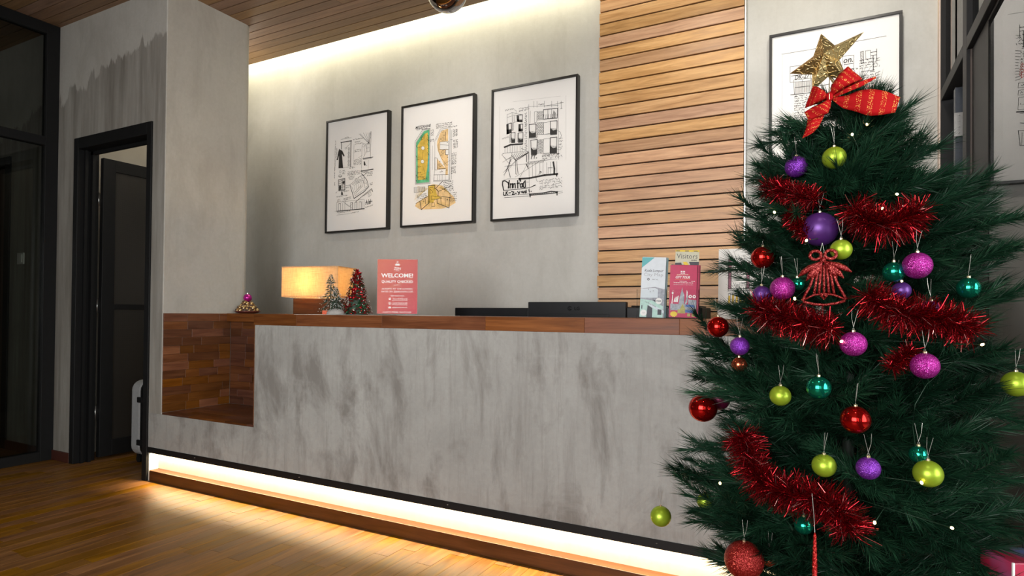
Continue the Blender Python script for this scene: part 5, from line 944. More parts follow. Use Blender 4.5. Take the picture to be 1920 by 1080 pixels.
BALLS = [['purple_glitter',-0.0822,1.6566,1.4877,0.0535],['lime',0.0007,1.6268,1.494,0.0529],['purple_matte',-0.0287,1.5948,1.3218,0.0801],['lime',0.0148,1.528,1.2658,0.0453],['pink',-0.1043,1.5357,1.1813,0.0543],['pink',0.1574,1.5411,1.2272,0.0567],['pink',0.0377,1.4742,1.0598,0.0526],['pink',0.1651,1.4883,1.0187,0.0532],['teal',0.1158,1.5498,1.2152,0.0446],['teal',0.2526,1.5857,1.1804,0.0443],['purple_matte',0.1311,1.5679,1.1753,0.0384],['purple_matte',0.1837,1.5635,1.1325,0.0413],['red',-0.2663,1.6548,1.0878,0.0556],['purple_glitter',-0.1998,1.5587,1.0439,0.0449],['red',-0.3119,1.7041,0.8664,0.0759],['magenta_dark',-0.2837,1.7788,0.8841,0.0636],['teal',-0.0273,1.466,0.9641,0.0497],['lime',-0.1074,1.5298,0.934,0.0468],['red',0.0417,1.4602,0.9024,0.0578],['purple_glitter',0.065,1.4613,0.8041,0.0466],['lime',-0.0168,1.4895,0.7933,0.0496],['lime',0.1705,1.4854,0.8013,0.0542],['lime',0.3379,1.6164,0.9801,0.0527],['lime',-0.4307,1.7296,0.5469,0.0581],['lime',-0.3177,1.7758,0.594,0.0459],['red_glitter',-0.1791,1.488,0.5577,0.0867],['teal',-0.0568,1.5097,0.6511,0.0397],['teal',0.16,1.5412,0.8278,0.0366],['copper',-0.1315,1.5524,0.5457,0.0325],['red',-0.1591,1.6623,1.2659,0.0573],['purple_matte',-0.158,1.6284,1.1712,0.0434],['copper',-0.2063,1.6017,0.9955,0.0384],['teal',-0.0759,1.5974,1.1937,0.0314]]
GARL = {'g1':[[-0.1526,1.6928,1.4519],[-0.1081,1.6312,1.4257],[-0.071,1.5991,1.4063],[-0.0363,1.5764,1.3869]],'g2':[[0.0389,1.5537,1.3604],[0.0591,1.541,1.331],[0.0943,1.5411,1.3148],[0.1296,1.5534,1.3248],[0.1631,1.5793,1.3495]],'g3':[[-0.1592,1.5457,1.1355],[-0.1221,1.5202,1.123],[-0.0818,1.4998,1.1113],[-0.0437,1.4845,1.0954],[-0.0023,1.4765,1.0894]],'g4':[[0.0626,1.494,1.1651],[0.0868,1.4912,1.1447],[0.1202,1.4927,1.1248],[0.1585,1.5045,1.1229],[0.1967,1.5191,1.1145],[0.2305,1.536,1.1039],[0.2516,1.5457,1.0855]],'g5':[[-0.1914,1.5289,0.8399],[-0.1756,1.5169,0.7963],[-0.1547,1.4963,0.7541],[-0.1167,1.4731,0.7288],[-0.0622,1.4549,0.732],[-0.0111,1.4447,0.7265],[0.0233,1.4388,0.7081],[0.0329,1.4336,0.673]],'g6':[[-0.0948,1.6119,1.3666],[-0.0699,1.5808,1.3286],[-0.0525,1.5682,1.3073]],'g7':[[0.106,1.4883,1.0114],[0.1255,1.4978,1.0316],[0.147,1.5089,1.0507]]}
LIGHTS = [[0.0385,1.6456,1.5499],[0.069,1.6687,1.5763],[0.1232,1.5736,1.3879],[0.0947,1.5487,1.3543],[-0.0545,1.5329,1.2898],[-0.2405,1.5379,0.7127],[0.2074,1.4649,0.7043],[0.2679,1.5382,1.0633],[-0.0765,1.4992,1.1567],[-0.1274,1.6031,1.3701],[0.0157,1.4586,1.0653],[0.0749,1.4282,0.7034],[0.1569,1.4592,0.7875]]
TIPS = [[-0.401,1.748,0.645],[-0.37,1.763,0.605],[-0.375,1.755,0.553],[-0.348,1.754,0.999],[-0.335,1.764,1.029],[-0.286,1.648,0.966],[-0.341,1.757,0.924],[-0.274,1.694,1.134],[-0.278,1.774,1.254],[-0.228,1.778,1.371],[-0.204,1.665,1.306],[-0.16,1.689,1.424],[-0.132,1.633,1.386],[-0.136,1.751,1.604],[-0.117,1.759,1.625],[-0.155,1.748,1.491],[0.174,1.705,1.532],[0.153,1.775,1.605],[0.157,1.643,1.463],[0.202,1.638,1.398],[0.214,1.622,1.352],[0.187,1.637,1.417],[0.366,1.75,1.319],[0.357,1.756,1.284],[0.324,1.758,1.36],[0.349,1.763,1.211],[0.302,1.638,1.176],[0.261,1.56,1.08],[0.377,1.757,1.114],[0.351,1.657,1.045],[-0.289,1.633,0.733],[-0.257,1.597,0.771],[-0.257,1.564,0.627],[-0.262,1.561,0.581],[-0.246,1.539,0.546],[-0.104,1.453,0.573],[0.332,1.608,0.914],[0.351,1.635,0.856],[0.349,1.627,0.779],[0.335,1.583,0.679],[0.244,1.628,1.31],[0.239,1.661,1.375],[0.085,1.67,1.566],[-0.04,1.707,1.586],[-0.221,1.564,0.899],[-0.228,1.571,0.936]]

# ================================================================== FRAMED DRAWINGS
INKS = {'k': 'ink', 's': 'ink_grey', 'r': 'ink_red', 'g': 'wash_green', 'y': 'wash_yellow', 't': 'wash_teal', 'n': 'wash_tan', 'w': 'paper'}
INKN = {'k': 'ink_drawing', 's': 'mat_line', 'r': 'red_drawing', 'g': 'green_wash', 'y': 'ochre_wash', 't': 'teal_wash', 'n': 'tan_wash', 'w': 'white_patch'}
LAY = {'g': 0.0003, 't': 0.0005, 'n': 0.0004, 'y': 0.0006, 'w': 0.0008, 's': 0.0003, 'r': 0.0012, 'k': 0.0010}


def squiggle(mb, a, b2, h, w, y, rr):
    """a line of handwriting from a to b2"""
    dx, dz = b2[0] - a[0], b2[1] - a[1]
    L = math.hypot(dx, dz)
    if L < 1e-5:
        return
    ux, uz = dx / L, dz / L
    vx, vz = -uz, ux
    t = 0.0
    while t < L:
        wl = rr.uniform(1.4, 4.2) * h
        pts = []
        s_ = t
        while s_ < min(t + wl, L):
            up = rr.choice((0.0, 0.1, 0.65, 0.7, 1.0, 0.6)) * h
            pts.append((a[0] + ux * s_ + vx * up, a[1] + uz * s_ + vz * up))
            s_ += rr.uniform(0.16, 0.34) * h
        if len(pts) > 1:
            mb.stroke(pts, w, y)
        t += wl + 0.55 * h


def draw(ops, paper, y, seed):
    rr = random.Random(seed)
    sets = {}
    for op in ops:
        kind, col, w, pts = op[0], op[1], op[2], [(p[0] / 1000, p[1] / 1000) for p in op[3]]
        mb = sets.setdefault(col, MB())
        yy = y - LAY[col]
        if kind == 'L':
            mb.stroke(pts, max(0.0015, w * 0.00085), yy)
        elif kind == 'F':
            mb.flat(pts, yy - (0.0001 if col == 'k' else 0))
        elif kind == 'T':
            squiggle(mb, pts[0], pts[1], 0.0085 * op[4] / 9, 0.0017, yy, rr)
        elif kind == 'X':
            wd = math.hypot(pts[1][0] - pts[0][0], pts[1][1] - pts[0][1])
            put_text(mb, op[4], (pts[0][0] + pts[1][0]) / 2, min(pts[0][1], pts[1][1]), op[2] * 0.0013, yy, bold=0.012, shear=0.2, width=wd)
    for col, mb in sets.items():
        mb.build(INKN[col], M[INKS[col]], paper, recalc=False)


def framed(name, label, key, seed):
    (x0, x1, z0, z1), ops = ARTS[key]
    xc, zc = (x0 + x1) / 2, (z0 + z1) / 2
    hw, hh = (x1 - x0) / 2, (z1 - z0) / 2
    t = thing(name, label, 'picture', (xc, YB, zc), 0, 'framed drawings on the back wall')
    yb, yf_ = -0.002, -0.042
    for (a, b2, c, d) in ((-hw, hw, hh - 0.014, hh), (-hw, hw, -hh, -hh + 0.014), (-hw, -hw + 0.014, -hh + 0.014, hh - 0.014), (hw - 0.014, hw, -hh + 0.014, hh - 0.014)):
        MB().box(a, b2, yf_, yb, c, d).build('frame_bar', M['black_frame'], t, bevel=0.0012)
    pp = MB().box(-hw + 0.013, hw - 0.013, -0.030, -0.004, -hh + 0.013, hh - 0.013).build('mat_board', M['mat_board'], t)
    draw(ops, pp, -0.0302, seed)
    MB().box(-hw + 0.013, hw - 0.013, -0.0375, -0.0355, -hh + 0.013, hh - 0.013).build('glass_pane', M['glass_art'], t)
    return t


framed('framed_drawing', 'black framed ink drawing with a cloaked figure at a doorway, nearest the column', 'A1', 1)
framed('framed_drawing', 'black framed drawing with a green and yellow floor plan, middle of the three', 'A2', 2)
framed('framed_drawing', 'black framed ink drawing of a building facade with bold lettering, left of the slats', 'A3', 3)
framed('framed_drawing', 'black framed drawing behind the gold tree star, right of the slats', 'A4', 4)

# unframed prints that lean on the back of the worktop
def leaning(label, x, w, h, seed, kind):
    t = thing('leaning_print', label, 'print', (x, 3.03, 1.1038), math.radians(2))
    t.rotation_euler = (math.radians(-4), 0, math.radians(2))
    p = MB().box(-w / 2, w / 2, 0, 0.004, 0, h).build('board', M['paper'], t)
    MB().add([(-0.02, 0.004, h * 0.55), (0.02, 0.004, h * 0.55), (0.02, 0.004, h * 0.52), (-0.02, 0.004, h * 0.52), (-0.02, 0.045, 0.004), (0.02, 0.045, 0.004), (0.02, 0.042, 0.002), (-0.02, 0.042, 0.002)], ((0, 1, 2, 3), (4, 7, 6, 5), (0, 4, 5, 1), (3, 2, 6, 7), (0, 3, 7, 4), (1, 5, 6, 2))).build('back_strut', M['paper'], t)
    rr = random.Random(seed)
    ik, ye, pk = MB(), MB(), MB()
    y = -0.0004
    if kind == 0:
        pk.flat([(-w * .30, h * .42), (-w * .24, h * .42), (-w * .24, h * .86), (-w * .30, h * .86)], y)
        pk.flat([(w * .06, h * .42), (w * .12, h * .42), (w * .12, h * .80), (w * .06, h * .80)], y)
        for q in ((-.30, .40, .40, .40), (-.30, .43, .40, .43), (-.30, .40, -.30, .86), (-.24, .42, -.24, .86), (.06, .42, .06, .82), (.12, .42, .12, .82), (-.30, .86, .40, .84), (.4, .4, .4, .84), (-.34, .2, .42, .18), (-.24, .80, .06, .79)):
            ik.stroke([(q[0] * w, q[1] * h), (q[2] * w, q[3] * h)], 0.0022, y - 0.0003)
        for i in range(9):
            xx = (-.30 + .075 * i) * w
            ye.flat([(xx, h * .22), (xx + .04 * w, h * .22), (xx + .045 * w, h * (.33 + .02 * (i % 2))), (xx + .005 * w, h * .33)], y - 0.0001)
            ik.stroke([(xx, h * .22), (xx + .01 * w, h * .36), (xx + .045 * w, h * .36), (xx + .05 * w, h * .22)], 0.0016, y - 0.0003)
    else:
        for i in range(16):
            a = rr.uniform(-.42, .3) * w
            ik.stroke([(a, rr.uniform(.1, .8) * h), (a + rr.uniform(-.15, .2) * w, rr.uniform(.2, .9) * h)], 0.003, y - 0.0003)
        for i in range(8):
            squiggle(ik, (-.4 * w, h * (.15 + .08 * i)), (.3 * w, h * (.17 + .08 * i)), .008, .0012, y - 0.0003, rr)
    ik.build('ink_drawing', M['ink'], p, recalc=False)
    if ye.v:
        ye.build('ochre_wash', M['wash_yellow'], p, recalc=False)
        pk.build('mauve_wash', plain('mauve_wash', (0.30, 0.12, 0.17), 0.7, var=0.2), p, recalc=False)


leaning('unframed white print with a mauve window sketch leaning beside the slatted panel', -0.375, 0.225, 0.335, 3, 0)
leaning('unframed white sketch leaning behind the middle of the Christmas tree', 0.13, 0.24, 0.24, 8, 1)

# ================================================================== THINGS ON THE COUNTER
ZT = 1.1038
# ---- table lamp
lamp = thing('table_lamp', 'lit table lamp with rectangular cream linen shade on dark wooden block', 'lamp', (-2.905, 2.86, ZT), math.radians(13))
mm, nt_, b_ = new_mat('linen_shade')
q_ = NT(nt_)
tc_ = q_.n('ShaderNodeTexCoord').outputs['Object']
wv1 = q_.noise(q_.mapping(tc_, (20, 20, 420)), 1.0, 3, 0.6)
wv2 = q_.noise(q_.mapping(tc_, (420, 420, 20)), 1.0, 3, 0.6)
wv = q_.math('ADD', q_.math('MULTIPLY', wv1, 0.5), q_.math('MULTIPLY', wv2, 0.5))
lcol = q_.mix(q_.remap(wv, 0.4, 0.6), (0.70, 0.52, 0.30), (0.90, 0.76, 0.52))
nt_.links.new(lcol, b_.inputs['Base Color'])
b_.inputs['Roughness'].default_value = 0.9
trl = q_.n('ShaderNodeBsdfTranslucent')
nt_.links.new(lcol, trl.inputs[0])
ms = q_.n('ShaderNodeMixShader')
ms.inputs[0].default_value = 0.62
nt_.links.new(b_.outputs[0], ms.inputs[1])
nt_.links.new(trl.outputs[0], ms.inputs[2])
nt_.links.new(ms.outputs[0], nt_.nodes['Material Output'].inputs[0])
M['linen'] = mm
SW, SD, Z0, Z1 = 0.198, 0.115, 0.108, 0.298
sh = MB()
for (a, b2, c, d) in ((-SW, SW, -SD, -SD + 0.003), (-SW, SW, SD - 0.003, SD), (-SW, -SW + 0.003, -SD + 0.003, SD - 0.003), (SW - 0.003, SW, -SD + 0.003, SD - 0.003)):
    sh.box(a, b2, c, d, Z0, Z1)
shade = sh.build('lamp_shade', M['linen'], lamp)
hm = MB()
for z_ in (Z0 - 0.001, Z1 - 0.005):
    for (a, b2, c, d) in ((-SW - .001, SW + .001, -SD - .001, -SD + 0.004), (-SW - .001, SW + .001, SD - 0.004, SD + .001), (-SW - .001, -SW + 0.004, -SD + 0.004, SD - 0.004), (SW - 0.004, SW + .001, -SD + 0.004, SD - 0.004)):
        hm.box(a, b2, c, d, z_, z_ + 0.006)
hm.build('hem', M['linen'], shade)
M['lamp_base'] = wood('lamp_base_wood', (0.07, 0.022, 0.008), (0.11, 0.034, 0.012), (0.14, 0.048, 0.018), 'X', rough=0.4, vary=0.02)
MB().box(-0.150, 0.150, -0.062, 0.062, 0, 0.100).build('lamp_base', M['lamp_base'], lamp, bevel=0.002)
hd = MB()
hd.tube([(0, 0, 0.1), (0, 0, 0.165)], 0.011, 10)
hd.box(-SW + 0.003, SW - 0.003, -0.003, 0.003, 0.132, 0.137)
hd.build('lamp_holder', M['steel'], lamp)
MB().sphere((0, 0, 0.195), 0.026, 14, 10, (1, 1, 1.15)).build('bulb', plain('lit_bulb', (1, 0.9, 0.7), 0.4, emit=(1.0, 0.72, 0.36), estr=14), lamp, smooth=True)
pd = bpy.data.lights.new('lamp_light', 'POINT')
pd.energy = 5.5
pd.color = (1.0, 0.66, 0.30)
pd.shadow_soft_size = 0.03
po = bpy.data.objects.new('lamp_light', pd)
COL.objects.link(po)
po.parent = lamp
po.location = (-0.03, -0.032, 0.205)

# ---- dish of baubles on the back ledge
dish = thing('ornament_dish', 'shallow dark dish piled with bronze beads and small cones beside the column', 'dish', (-3.755, 3.0, 1.1036))
MB().lathe([(0.0, 0.0), (0.055, 0.0), (0.085, 0.006), (0.108, 0.020), (0.104, 0.022), (0.08, 0.010), (0.0, 0.007)], 28).build('dish', plain('dark_red_lacquer', (0.10, 0.025, 0.018), 0.3, var=0.15), dish, smooth=True)
rr = random.Random(4)
M['bronze'] = glitter('bronze_bead', (0.24, 0.13, 0.05), (0.8, 0.6, 0.3), 0.35, 0.8, 300)
M['goldbead'] = glitter('gold_bead', (0.55, 0.36, 0.14), (1.0, 0.85, 0.55), 0.3, 0.85, 300)
M['dark_cone'] = plain('dark_cone', (0.075, 0.035, 0.02), 0.6, var=0.3, bscale=80)
BEADS = {}
for mk in ('bronze', 'goldbead', 'dark_cone'):
    BEADS[mk] = MB().sphere((0, 0, 0), 0.0135, 10, 7).mesh('bead', smooth=True)
    BEADS[mk].materials.append(M[mk])
i = 0
for (rad, z_, n) in ((0.082, 0.026, 13), (0.066, 0.047, 11), (0.060, 0.032, 8), (0.048, 0.064, 8), (0.038, 0.080, 7), (0.030, 0.090, 5)):
    for k in range(n):
        a = 2 * math.pi * (k + 0.3 * rr.random()) / n
        mk = ('bronze', 'goldbead', 'dark_cone')[i % 3]
        o = bpy.data.objects.new('bead', BEADS[mk])
        COL.objects.link(o)
        o.parent = dish
        o.location = (rad * math.cos(a), rad * math.sin(a), z_ + rr.uniform(-0.003, 0.003))
        s_ = rr.uniform(0.75, 1.25)
        o.scale = (s_, s_, s_ * rr.uniform(0.8, 1.1))
        i += 1
MB().tube([(0.068 * math.cos(t * .2618), 0.068 * math.sin(t * .2618), 0.056 + 0.004 * math.sin(t)) for t in range(25)], 0.0055, 6).build('gold_garland', M['goldbead'], dish, smooth=True)
MB().lathe([(0.0, 0.008), (0.085, 0.016), (0.070, 0.045), (0.045, 0.075), (0.02, 0.092), (0.0, 0.095)], 20).build('cone_core', M['dark_cone'], dish, smooth=True)
dish.scale = (0.86, 0.86, 0.9)
mb_ = thing('bauble', 'shiny magenta bauble on top of the dish of bronze beads', 'bauble', (-3.755, 3.0, 1.1036 + 0.113), 0, None)
MB().sphere((0, 0, 0), 0.030, 24, 14).build('ball', plain('magenta_gloss', (0.42, 0.015, 0.24), 0.22, 0.55, var=0.05), mb_, smooth=True)
MB().lathe([(0.0, 0.028), (0.008, 0.028), (0.008, 0.035), (0.0, 0.036)], 10).build('cap', M['steel'], mb_)

# ---- small decorated trees
def needle_tuft(mb, p, d, L, w, rr):
    d = d.normalized()
    a = d.cross(Vector((0.3, 0.2, 0.9)))
    if a.length < 1e-3:
        a = d.cross(Vector((1, 0, 0)))
    a.normalize()
    b2 = d.cross(a)
    t0 = rr.uniform(0, 6.28)
    vs = []
    for k in range(3):
        w_ = t0 + k * 2.094
        vs.append(p + (a * math.cos(w_) + b2 * math.sin(w_)) * w)
    vs.append(p + d * L)
    mb.add(vs, ((0, 1, 3), (1, 2, 3), (2, 0, 3)))


M['mini_green'] = plain('mini_tree_green', (0.020, 0.050, 0.030), 0.6, var=0.3, bscale=60)
M['snow'] = plain('sprayed_snow', (0.62, 0.66, 0.68), 0.8, var=0.06)
M['silver_base'] = plain('grey_cloth_base', (0.30, 0.29, 0.28), 0.9, var=0.12, bscale=40)
M['red_foil'] = plain('red_foil', (0.42, 0.012, 0.018), 0.24, 0.75, var=0.3, bscale=90)
M['white_bead'] = plain('white_bead', (0.75, 0.77, 0.74), 0.3, var=0.04)


def mini_snow_tree(label, loc, h, r0, tiers, seed, base):
    t = thing('mini_christmas_tree', label, 'Christmas tree', loc)
    rr = random.Random(seed)
    g, s_ = MB(), MB()
    MB().tube([(0, 0, 0.008), (0, 0, h * 0.98)], [0.005, 0.002], 6).build('trunk', M['mini_green'], t)
    zb = 0.02
    for k in range(tiers):
        z0 = zb + (h - zb) * k / tiers
        z1 = z0 + (h - zb) / tiers * 1.35
        rk = r0 * (1 - 0.78 * k / tiers)
        for j in range(150):
            a = rr.uniform(0, 6.283)
            u = rr.random()
            zz_ = z0 + (z1 - z0) * u
            rad = rk * (1 - u) * 0.98 + 0.004
            p = Vector((rad * 0.55 * math.cos(a), rad * 0.55 * math.sin(a), zz_ + 0.006))
            d = Vector((math.cos(a), math.sin(a), -0.35 + rr.uniform(-0.3, 0.3)))
            needle_tuft(g, p, d, rad * 0.5 + 0.005, 0.0013, rr)
            if rr.random() < 0.30:
                tip = p + d.normalized() * (rad * 0.5 + 0.002)
                s_.sphere(tip, rr.uniform(0.0011, 0.0024), 5, 4)
    g.build('foliage', M['mini_green'], t, recalc=False, kind='stuff')
    s_.build('snow', M['snow'], t, recalc=False, kind='stuff', label='white snow dots on the needle tips')
    MB().lathe(base, 18).build('base', M['silver_base'], t, smooth=True)
    return t


mini_snow_tree('miniature snow tipped green tree nearest the lamp shade', (-2.553, 2.60, ZT + 0.0012), 0.212, 0.066, 5, 3, [(0.0, 0.0), (0.028, 0.0), (0.026, 0.014), (0.012, 0.022), (0.0, 0.024)])
mini_snow_tree('smallest snow tipped tree on a grey domed foot', (-2.448, 2.535, ZT + 0.0012), 0.135, 0.048, 4, 9, [(0.0, 0.0), (0.052, 0.0), (0.05, 0.012), (0.038, 0.026), (0.016, 0.034), (0.0, 0.036)])
t = thing('mini_christmas_tree', 'miniature tree of red foil leaves with white beads, right of the snowy trees', 'Christmas tree', (-2.385, 2.63, ZT + 0.0012))
rr = random.Random(12)
MB().lathe([(0.0, 0.0), (0.06, 0.0), (0.055, 0.015), (0.03, 0.12), (0.008, 0.235), (0.0, 0.24)], 14).build('cone_core', M['mini_green'], t)
rl, gl_, wb = MB(), MB(), MB()
for k in range(900):
    u = rr.random() ** 1.25
    a = rr.uniform(0, 6.283)
    rad = 0.064 * (1 - u) + 0.012
    p = Vector((rad * math.cos(a), rad * math.sin(a), 0.006 + 0.238 * u))
    n = Vector((math.cos(a), math.sin(a), 0.35))
    # each leaf: a small folded lozenge
    s1 = n.cross(Vector((0, 0, 1))).normalized() * rr.uniform(0.006, 0.010)
    d = (n * 0.4 + Vector((rr.uniform(-1, 1), rr.uniform(-1, 1), rr.uniform(-1, 1))) * 0.7).normalized() * rr.uniform(0.014, 0.024)
    lf = gl_ if rr.random() < 0.3 else rl
    lf.add([p, p + d * 0.5 + s1, p + d, p + d * 0.5 - s1, p + d * 0.5 + n * 0.003], ((0, 1, 4), (1, 2, 4), (2, 3, 4), (3, 0, 4)))
    if k % 9 == 0:
        wb.sphere(p + n * 0.012, rr.uniform(0.0018, 0.0032), 6, 5)
rl.build('red_leaves', M['red_foil'], t, recalc=False, kind='stuff', label='red foil leaves')
gl_.build('green_leaves', plain('mini_green_foil', (0.015, 0.09, 0.035), 0.3, 0.4, var=0.3), t, recalc=False, kind='stuff')
wb.build('white_beads', M['white_bead'], t, recalc=False, kind='stuff')
g_ = thing('tiny_gift', 'tiny orange red parcel between the two snowy trees', 'parcel', (-2.505, 2.515, ZT + 0.0012), 0.3)
MB().box(-0.016, 0.016, -0.012, 0.012, 0, 0.022).build('parcel_box', plain('orange_red_paper', (0.55, 0.09, 0.035), 0.4, var=0.2, bscale=90), g_, bevel=0.002)
MB().box(-0.0165, 0.0165, -0.003, 0.003, 0, 0.0226).build('ribbon', plain('white_ribbon', (0.7, 0.6, 0.5), 0.5, var=0.05), g_)

# sheets of paper lying on the worktop
for (lab, x_, y_, rz_, sw_, sd_) in (('white sheet of paper lying under the snowy trees', -2.53, 2.555, 0.05, 0.30, 0.21),
                                 ('white sheet of paper lying between the red tree and the welcome sign', -2.22, 2.56, -0.06, 0.24, 0.2),
                                 ('white sheet of paper sticking out right of the welcome sign', -1.90, 2.65, 0.04, 0.26, 0.2)):
    t = MB().box(-sw_ / 2, sw_ / 2, -sd_ / 2, sd_ / 2, 0, 0.0009).build('paper_sheet', M['paper'], None, (x_, y_, ZT))
    t.rotation_euler = (0, 0, rz_)
    tag(t, lab, 'paper', 'loose sheets on the worktop')

# ---- welcome sign in an acrylic stand, turned to the camera
sign = thing('welcome_sign', 'red welcome notice in a clear acrylic stand on the worktop', 'sign', (-2.085, 2.615, ZT + 0.001), math.radians(26))
mm, nt_, b_ = new_mat('red_poster')
q_ = NT(nt_)
tc_ = q_.n('ShaderNodeTexCoord').outputs['Object']
sp_ = q_.n('ShaderNodeSeparateXYZ')
nt_.links.new(tc_, sp_.inputs[0])
gr = q_.remap(q_.math('ADD', sp_.outputs[0], q_.math('MULTIPLY', sp_.outputs[2], -0.7)), -0.32, 0.10)
nt_.links.new(q_.mix(gr, (0.62, 0.13, 0.075), (0.52, 0.035, 0.06)), b_.inputs['Base Color'])
b_.inputs['Roughness'].default_value = 0.6
M['red_poster'] = mm
PWD, PHT = 0.218, 0.294
ac = MB()
ac.box(-0.113, 0.113, -0.006, -0.004, 0.003, 0.306)
ac.box(-0.113, 0.113, 0.004, 0.006, 0.003, 0.306)
ac.box(-0.113, 0.113, -0.045, 0.045, 0.0, 0.003)
ac.build('acrylic_stand', M['acrylic'], sign)
pos = MB().box(-PWD / 2, PWD / 2, -0.001, 0.001, 0.008, 0.008 + PHT).build('poster', M['red_poster'], sign)
M['print_white'] = plain('white_print', (0.88, 0.86, 0.84), 0.6, var=0.02)
tx = MB()
y = -0.0014
put_text(tx, 'ZEN', 0, 0.246, 0.020, y, bold=0.005)
put_text(tx, 'ROOMS', 0, 0.2385, 0.0055, y, bold=0.01)
put_text(tx, 'WELCOME!', 0, 0.205, 0.030, y, bold=0.025, width=0.174)
put_text(tx, 'QUALITY CHECKED', 0, 0.1755, 0.0185, y, bold=0.02, width=0.172)
put_text(tx, '* * * * *', 0, 0.157, 0.012, y, bold=0.01)
put_text(tx, 'ALWAYS AT THE LOWEST', 0, 0.138, 0.0135, y, width=0.17)
put_text(tx, 'RATES ON ZENROOMS.COM', 0, 0.123, 0.0135, y, width=0.17)
put_text(tx, 'NEED ASSISTANCE?', 0, 0.102, 0.0085, y, bold=0.012, width=0.075)
for (z_, a, b2) in ((0.0855, '+62 21 99 39 88 21 28', 'MON-SUN 9.00AM-6.00PM'), (0.0625, '+62 87 78 88 33 000', 'MON-SUN 9.00AM-6.00PM'), (0.0395, 'asia@zenrooms.com', '')):
    put_text(tx, a, 0.015, z_, 0.0085, y, bold=0.015, width=0.082)
    if b2:
        put_text(tx, b2, 0.015, z_ - 0.0075, 0.0055, y, bold=0.01, width=0.082)
put_text(tx, "GUEST'S TERMS. INN STYLES", 0, 0.0135, 0.009, y, bold=0.012, width=0.155)
tx.build('lettering', M['print_white'], pos, recalc=False)
ic = MB()
def ring(mb, x, z, r0, r1, y, n=18, a0=0, a1=6.2832):
    for k in range(n):
        a, b2 = a0 + (a1 - a0) * k / n, a0 + (a1 - a0) * (k + 1) / n
        mb.flat([(x + r0 * math.cos(a), z + r0 * math.sin(a)), (x + r1 * math.cos(a), z + r1 * math.sin(a)), (x + r1 * math.cos(b2), z + r1 * math.sin(b2)), (x + r0 * math.cos(b2), z + r0 * math.sin(b2))], y)
ring(ic, 0, 0.288, 0.0028, 0.0048, y)
for a in (-1.15, -0.6, 0.0, 0.6, 1.15):
    c_, s_ = math.cos(math.pi / 2 - a), math.sin(math.pi / 2 - a)
    L = 0.017 if abs(a) > 0.1 else 0.012
    ic.flat([(0, 0.268), (c_ * L * .55 - s_ * .0035, 0.268 + s_ * L * .55 + c_ * .0035), (c_ * L, 0.268 + s_ * L), (c_ * L * .55 + s_ * .0035, 0.268 + s_ * L * .55 - c_ * .0035)], y)
# handset, dial and envelope signs
ic.flat([(-0.046, 0.083), (-0.034, 0.083), (-0.035, 0.088), (-0.045, 0.088)], y)
ring(ic, -0.040, 0.087, 0.0045, 0.0075, y, 8, 0.2, 2.94)
ring(ic, -0.040, 0.064, 0.0052, 0.0072, y)
ic.stroke([(-0.0425, 0.067), (-0.041, 0.0625), (-0.0375, 0.061)], 0.002, y)
ic.flat([(-0.047, 0.037), (-0.033, 0.037), (-0.033, 0.046), (-0.047, 0.046)], y)
ic.build('logo_and_icons', M['print_white'], pos, recalc=False)
ev = MB()
ev.stroke([(-0.046, 0.0455), (-0.040, 0.041), (-0.034, 0.0455)], 0.001, y - 0.0003)
ev.build('envelope_fold', M['red_poster'], pos, recalc=False)
ut = MB()
vs, fs = text_geo('quality checked quality checked', 0.012, shear=0.1, width=0.15)
c_, s_ = math.cos(0.42), math.sin(0.42)
ut.add([(0.012 + a * c_ - b2 * s_, y + 0.0003, 0.168 + a * s_ + b2 * c_) for a, b2 in vs], fs)
ut.build('slanted_lettering', plain('salmon_print', (0.72, 0.36, 0.22), 0.6, var=0.05), pos, recalc=False)

# ---- staff desk and monitors behind the counter
desk = thing('staff_desk', 'low staff desk hidden behind the reception counter', 'desk', (-1.4, 3.25, 0))
MB().box(-1.5, 1.5, -0.15, 0.20, 0.72, 0.75).build('desk_top', M['top_wood'], desk, bevel=0.002)
for x_ in (-1.46, 1.46):
    MB().box(x_ - 0.02, x_ + 0.02, -0.14, 0.19, 0, 0.72).build('leg', M['black'], desk)


def monitor(label, x0, x1, ztop, yb, rz, logo):
    xm = (x0 + x1) / 2
    t = thing('monitor', label, 'monitor', (xm, yb, 0.75), rz, 'monitors behind the counter')
    hw = (x1 - x0) / 2
    zt = ztop - 0.75
    b = MB().box(-hw, hw, 0.0, 0.035, 0.10, zt).build('screen_housing', M['monitor'], t, bevel=0.004)
    MB().box(-hw + 0.012, hw - 0.012, 0.0352, 0.037, 0.115, zt - 0.012).build('screen', plain('dark_screen', (0.01, 0.012, 0.015), 0.12, var=0.1), t)
    MB().box(-0.03, 0.03, -0.006, 0.030, 0.012, 0.14).build('neck', M['monitor'], t, bevel=0.002)
    MB().box(-0.11, 0.11, -0.05, 0.09, 0.0, 0.013).build('foot', M['monitor'], t, bevel=0.002)
    MB().box(-hw * 0.72, hw * 0.68, -0.003, 0.0, 0.10, zt - 0.068).build('back_panel', M['monitor'], b, bevel=0.002)
    if logo:
        lg = MB()
        zl = zt - 0.037
        ring(lg, -0.032, zl, 0.0085, 0.0125, -0.0007, 20, 0.5, 6.0)
        lg.flat([(-0.034, zl - 0.006), (-0.031, zl - 0.006), (-0.031, zl + 0.007), (-0.034, zl + 0.007)], -0.0007)
        lg.flat([(-0.031, zl - 0.006), (-0.022, zl - 0.006), (-0.022, zl - 0.003), (-0.031, zl - 0.003)], -0.0007)
        put_text(lg, 'LG', 0.012, zl - 0.0095, 0.027, -0.0007, bold=0.02)
        lg.build('logo', M['monitor_logo'], b, recalc=False, label='dark embossed round emblem and letters')


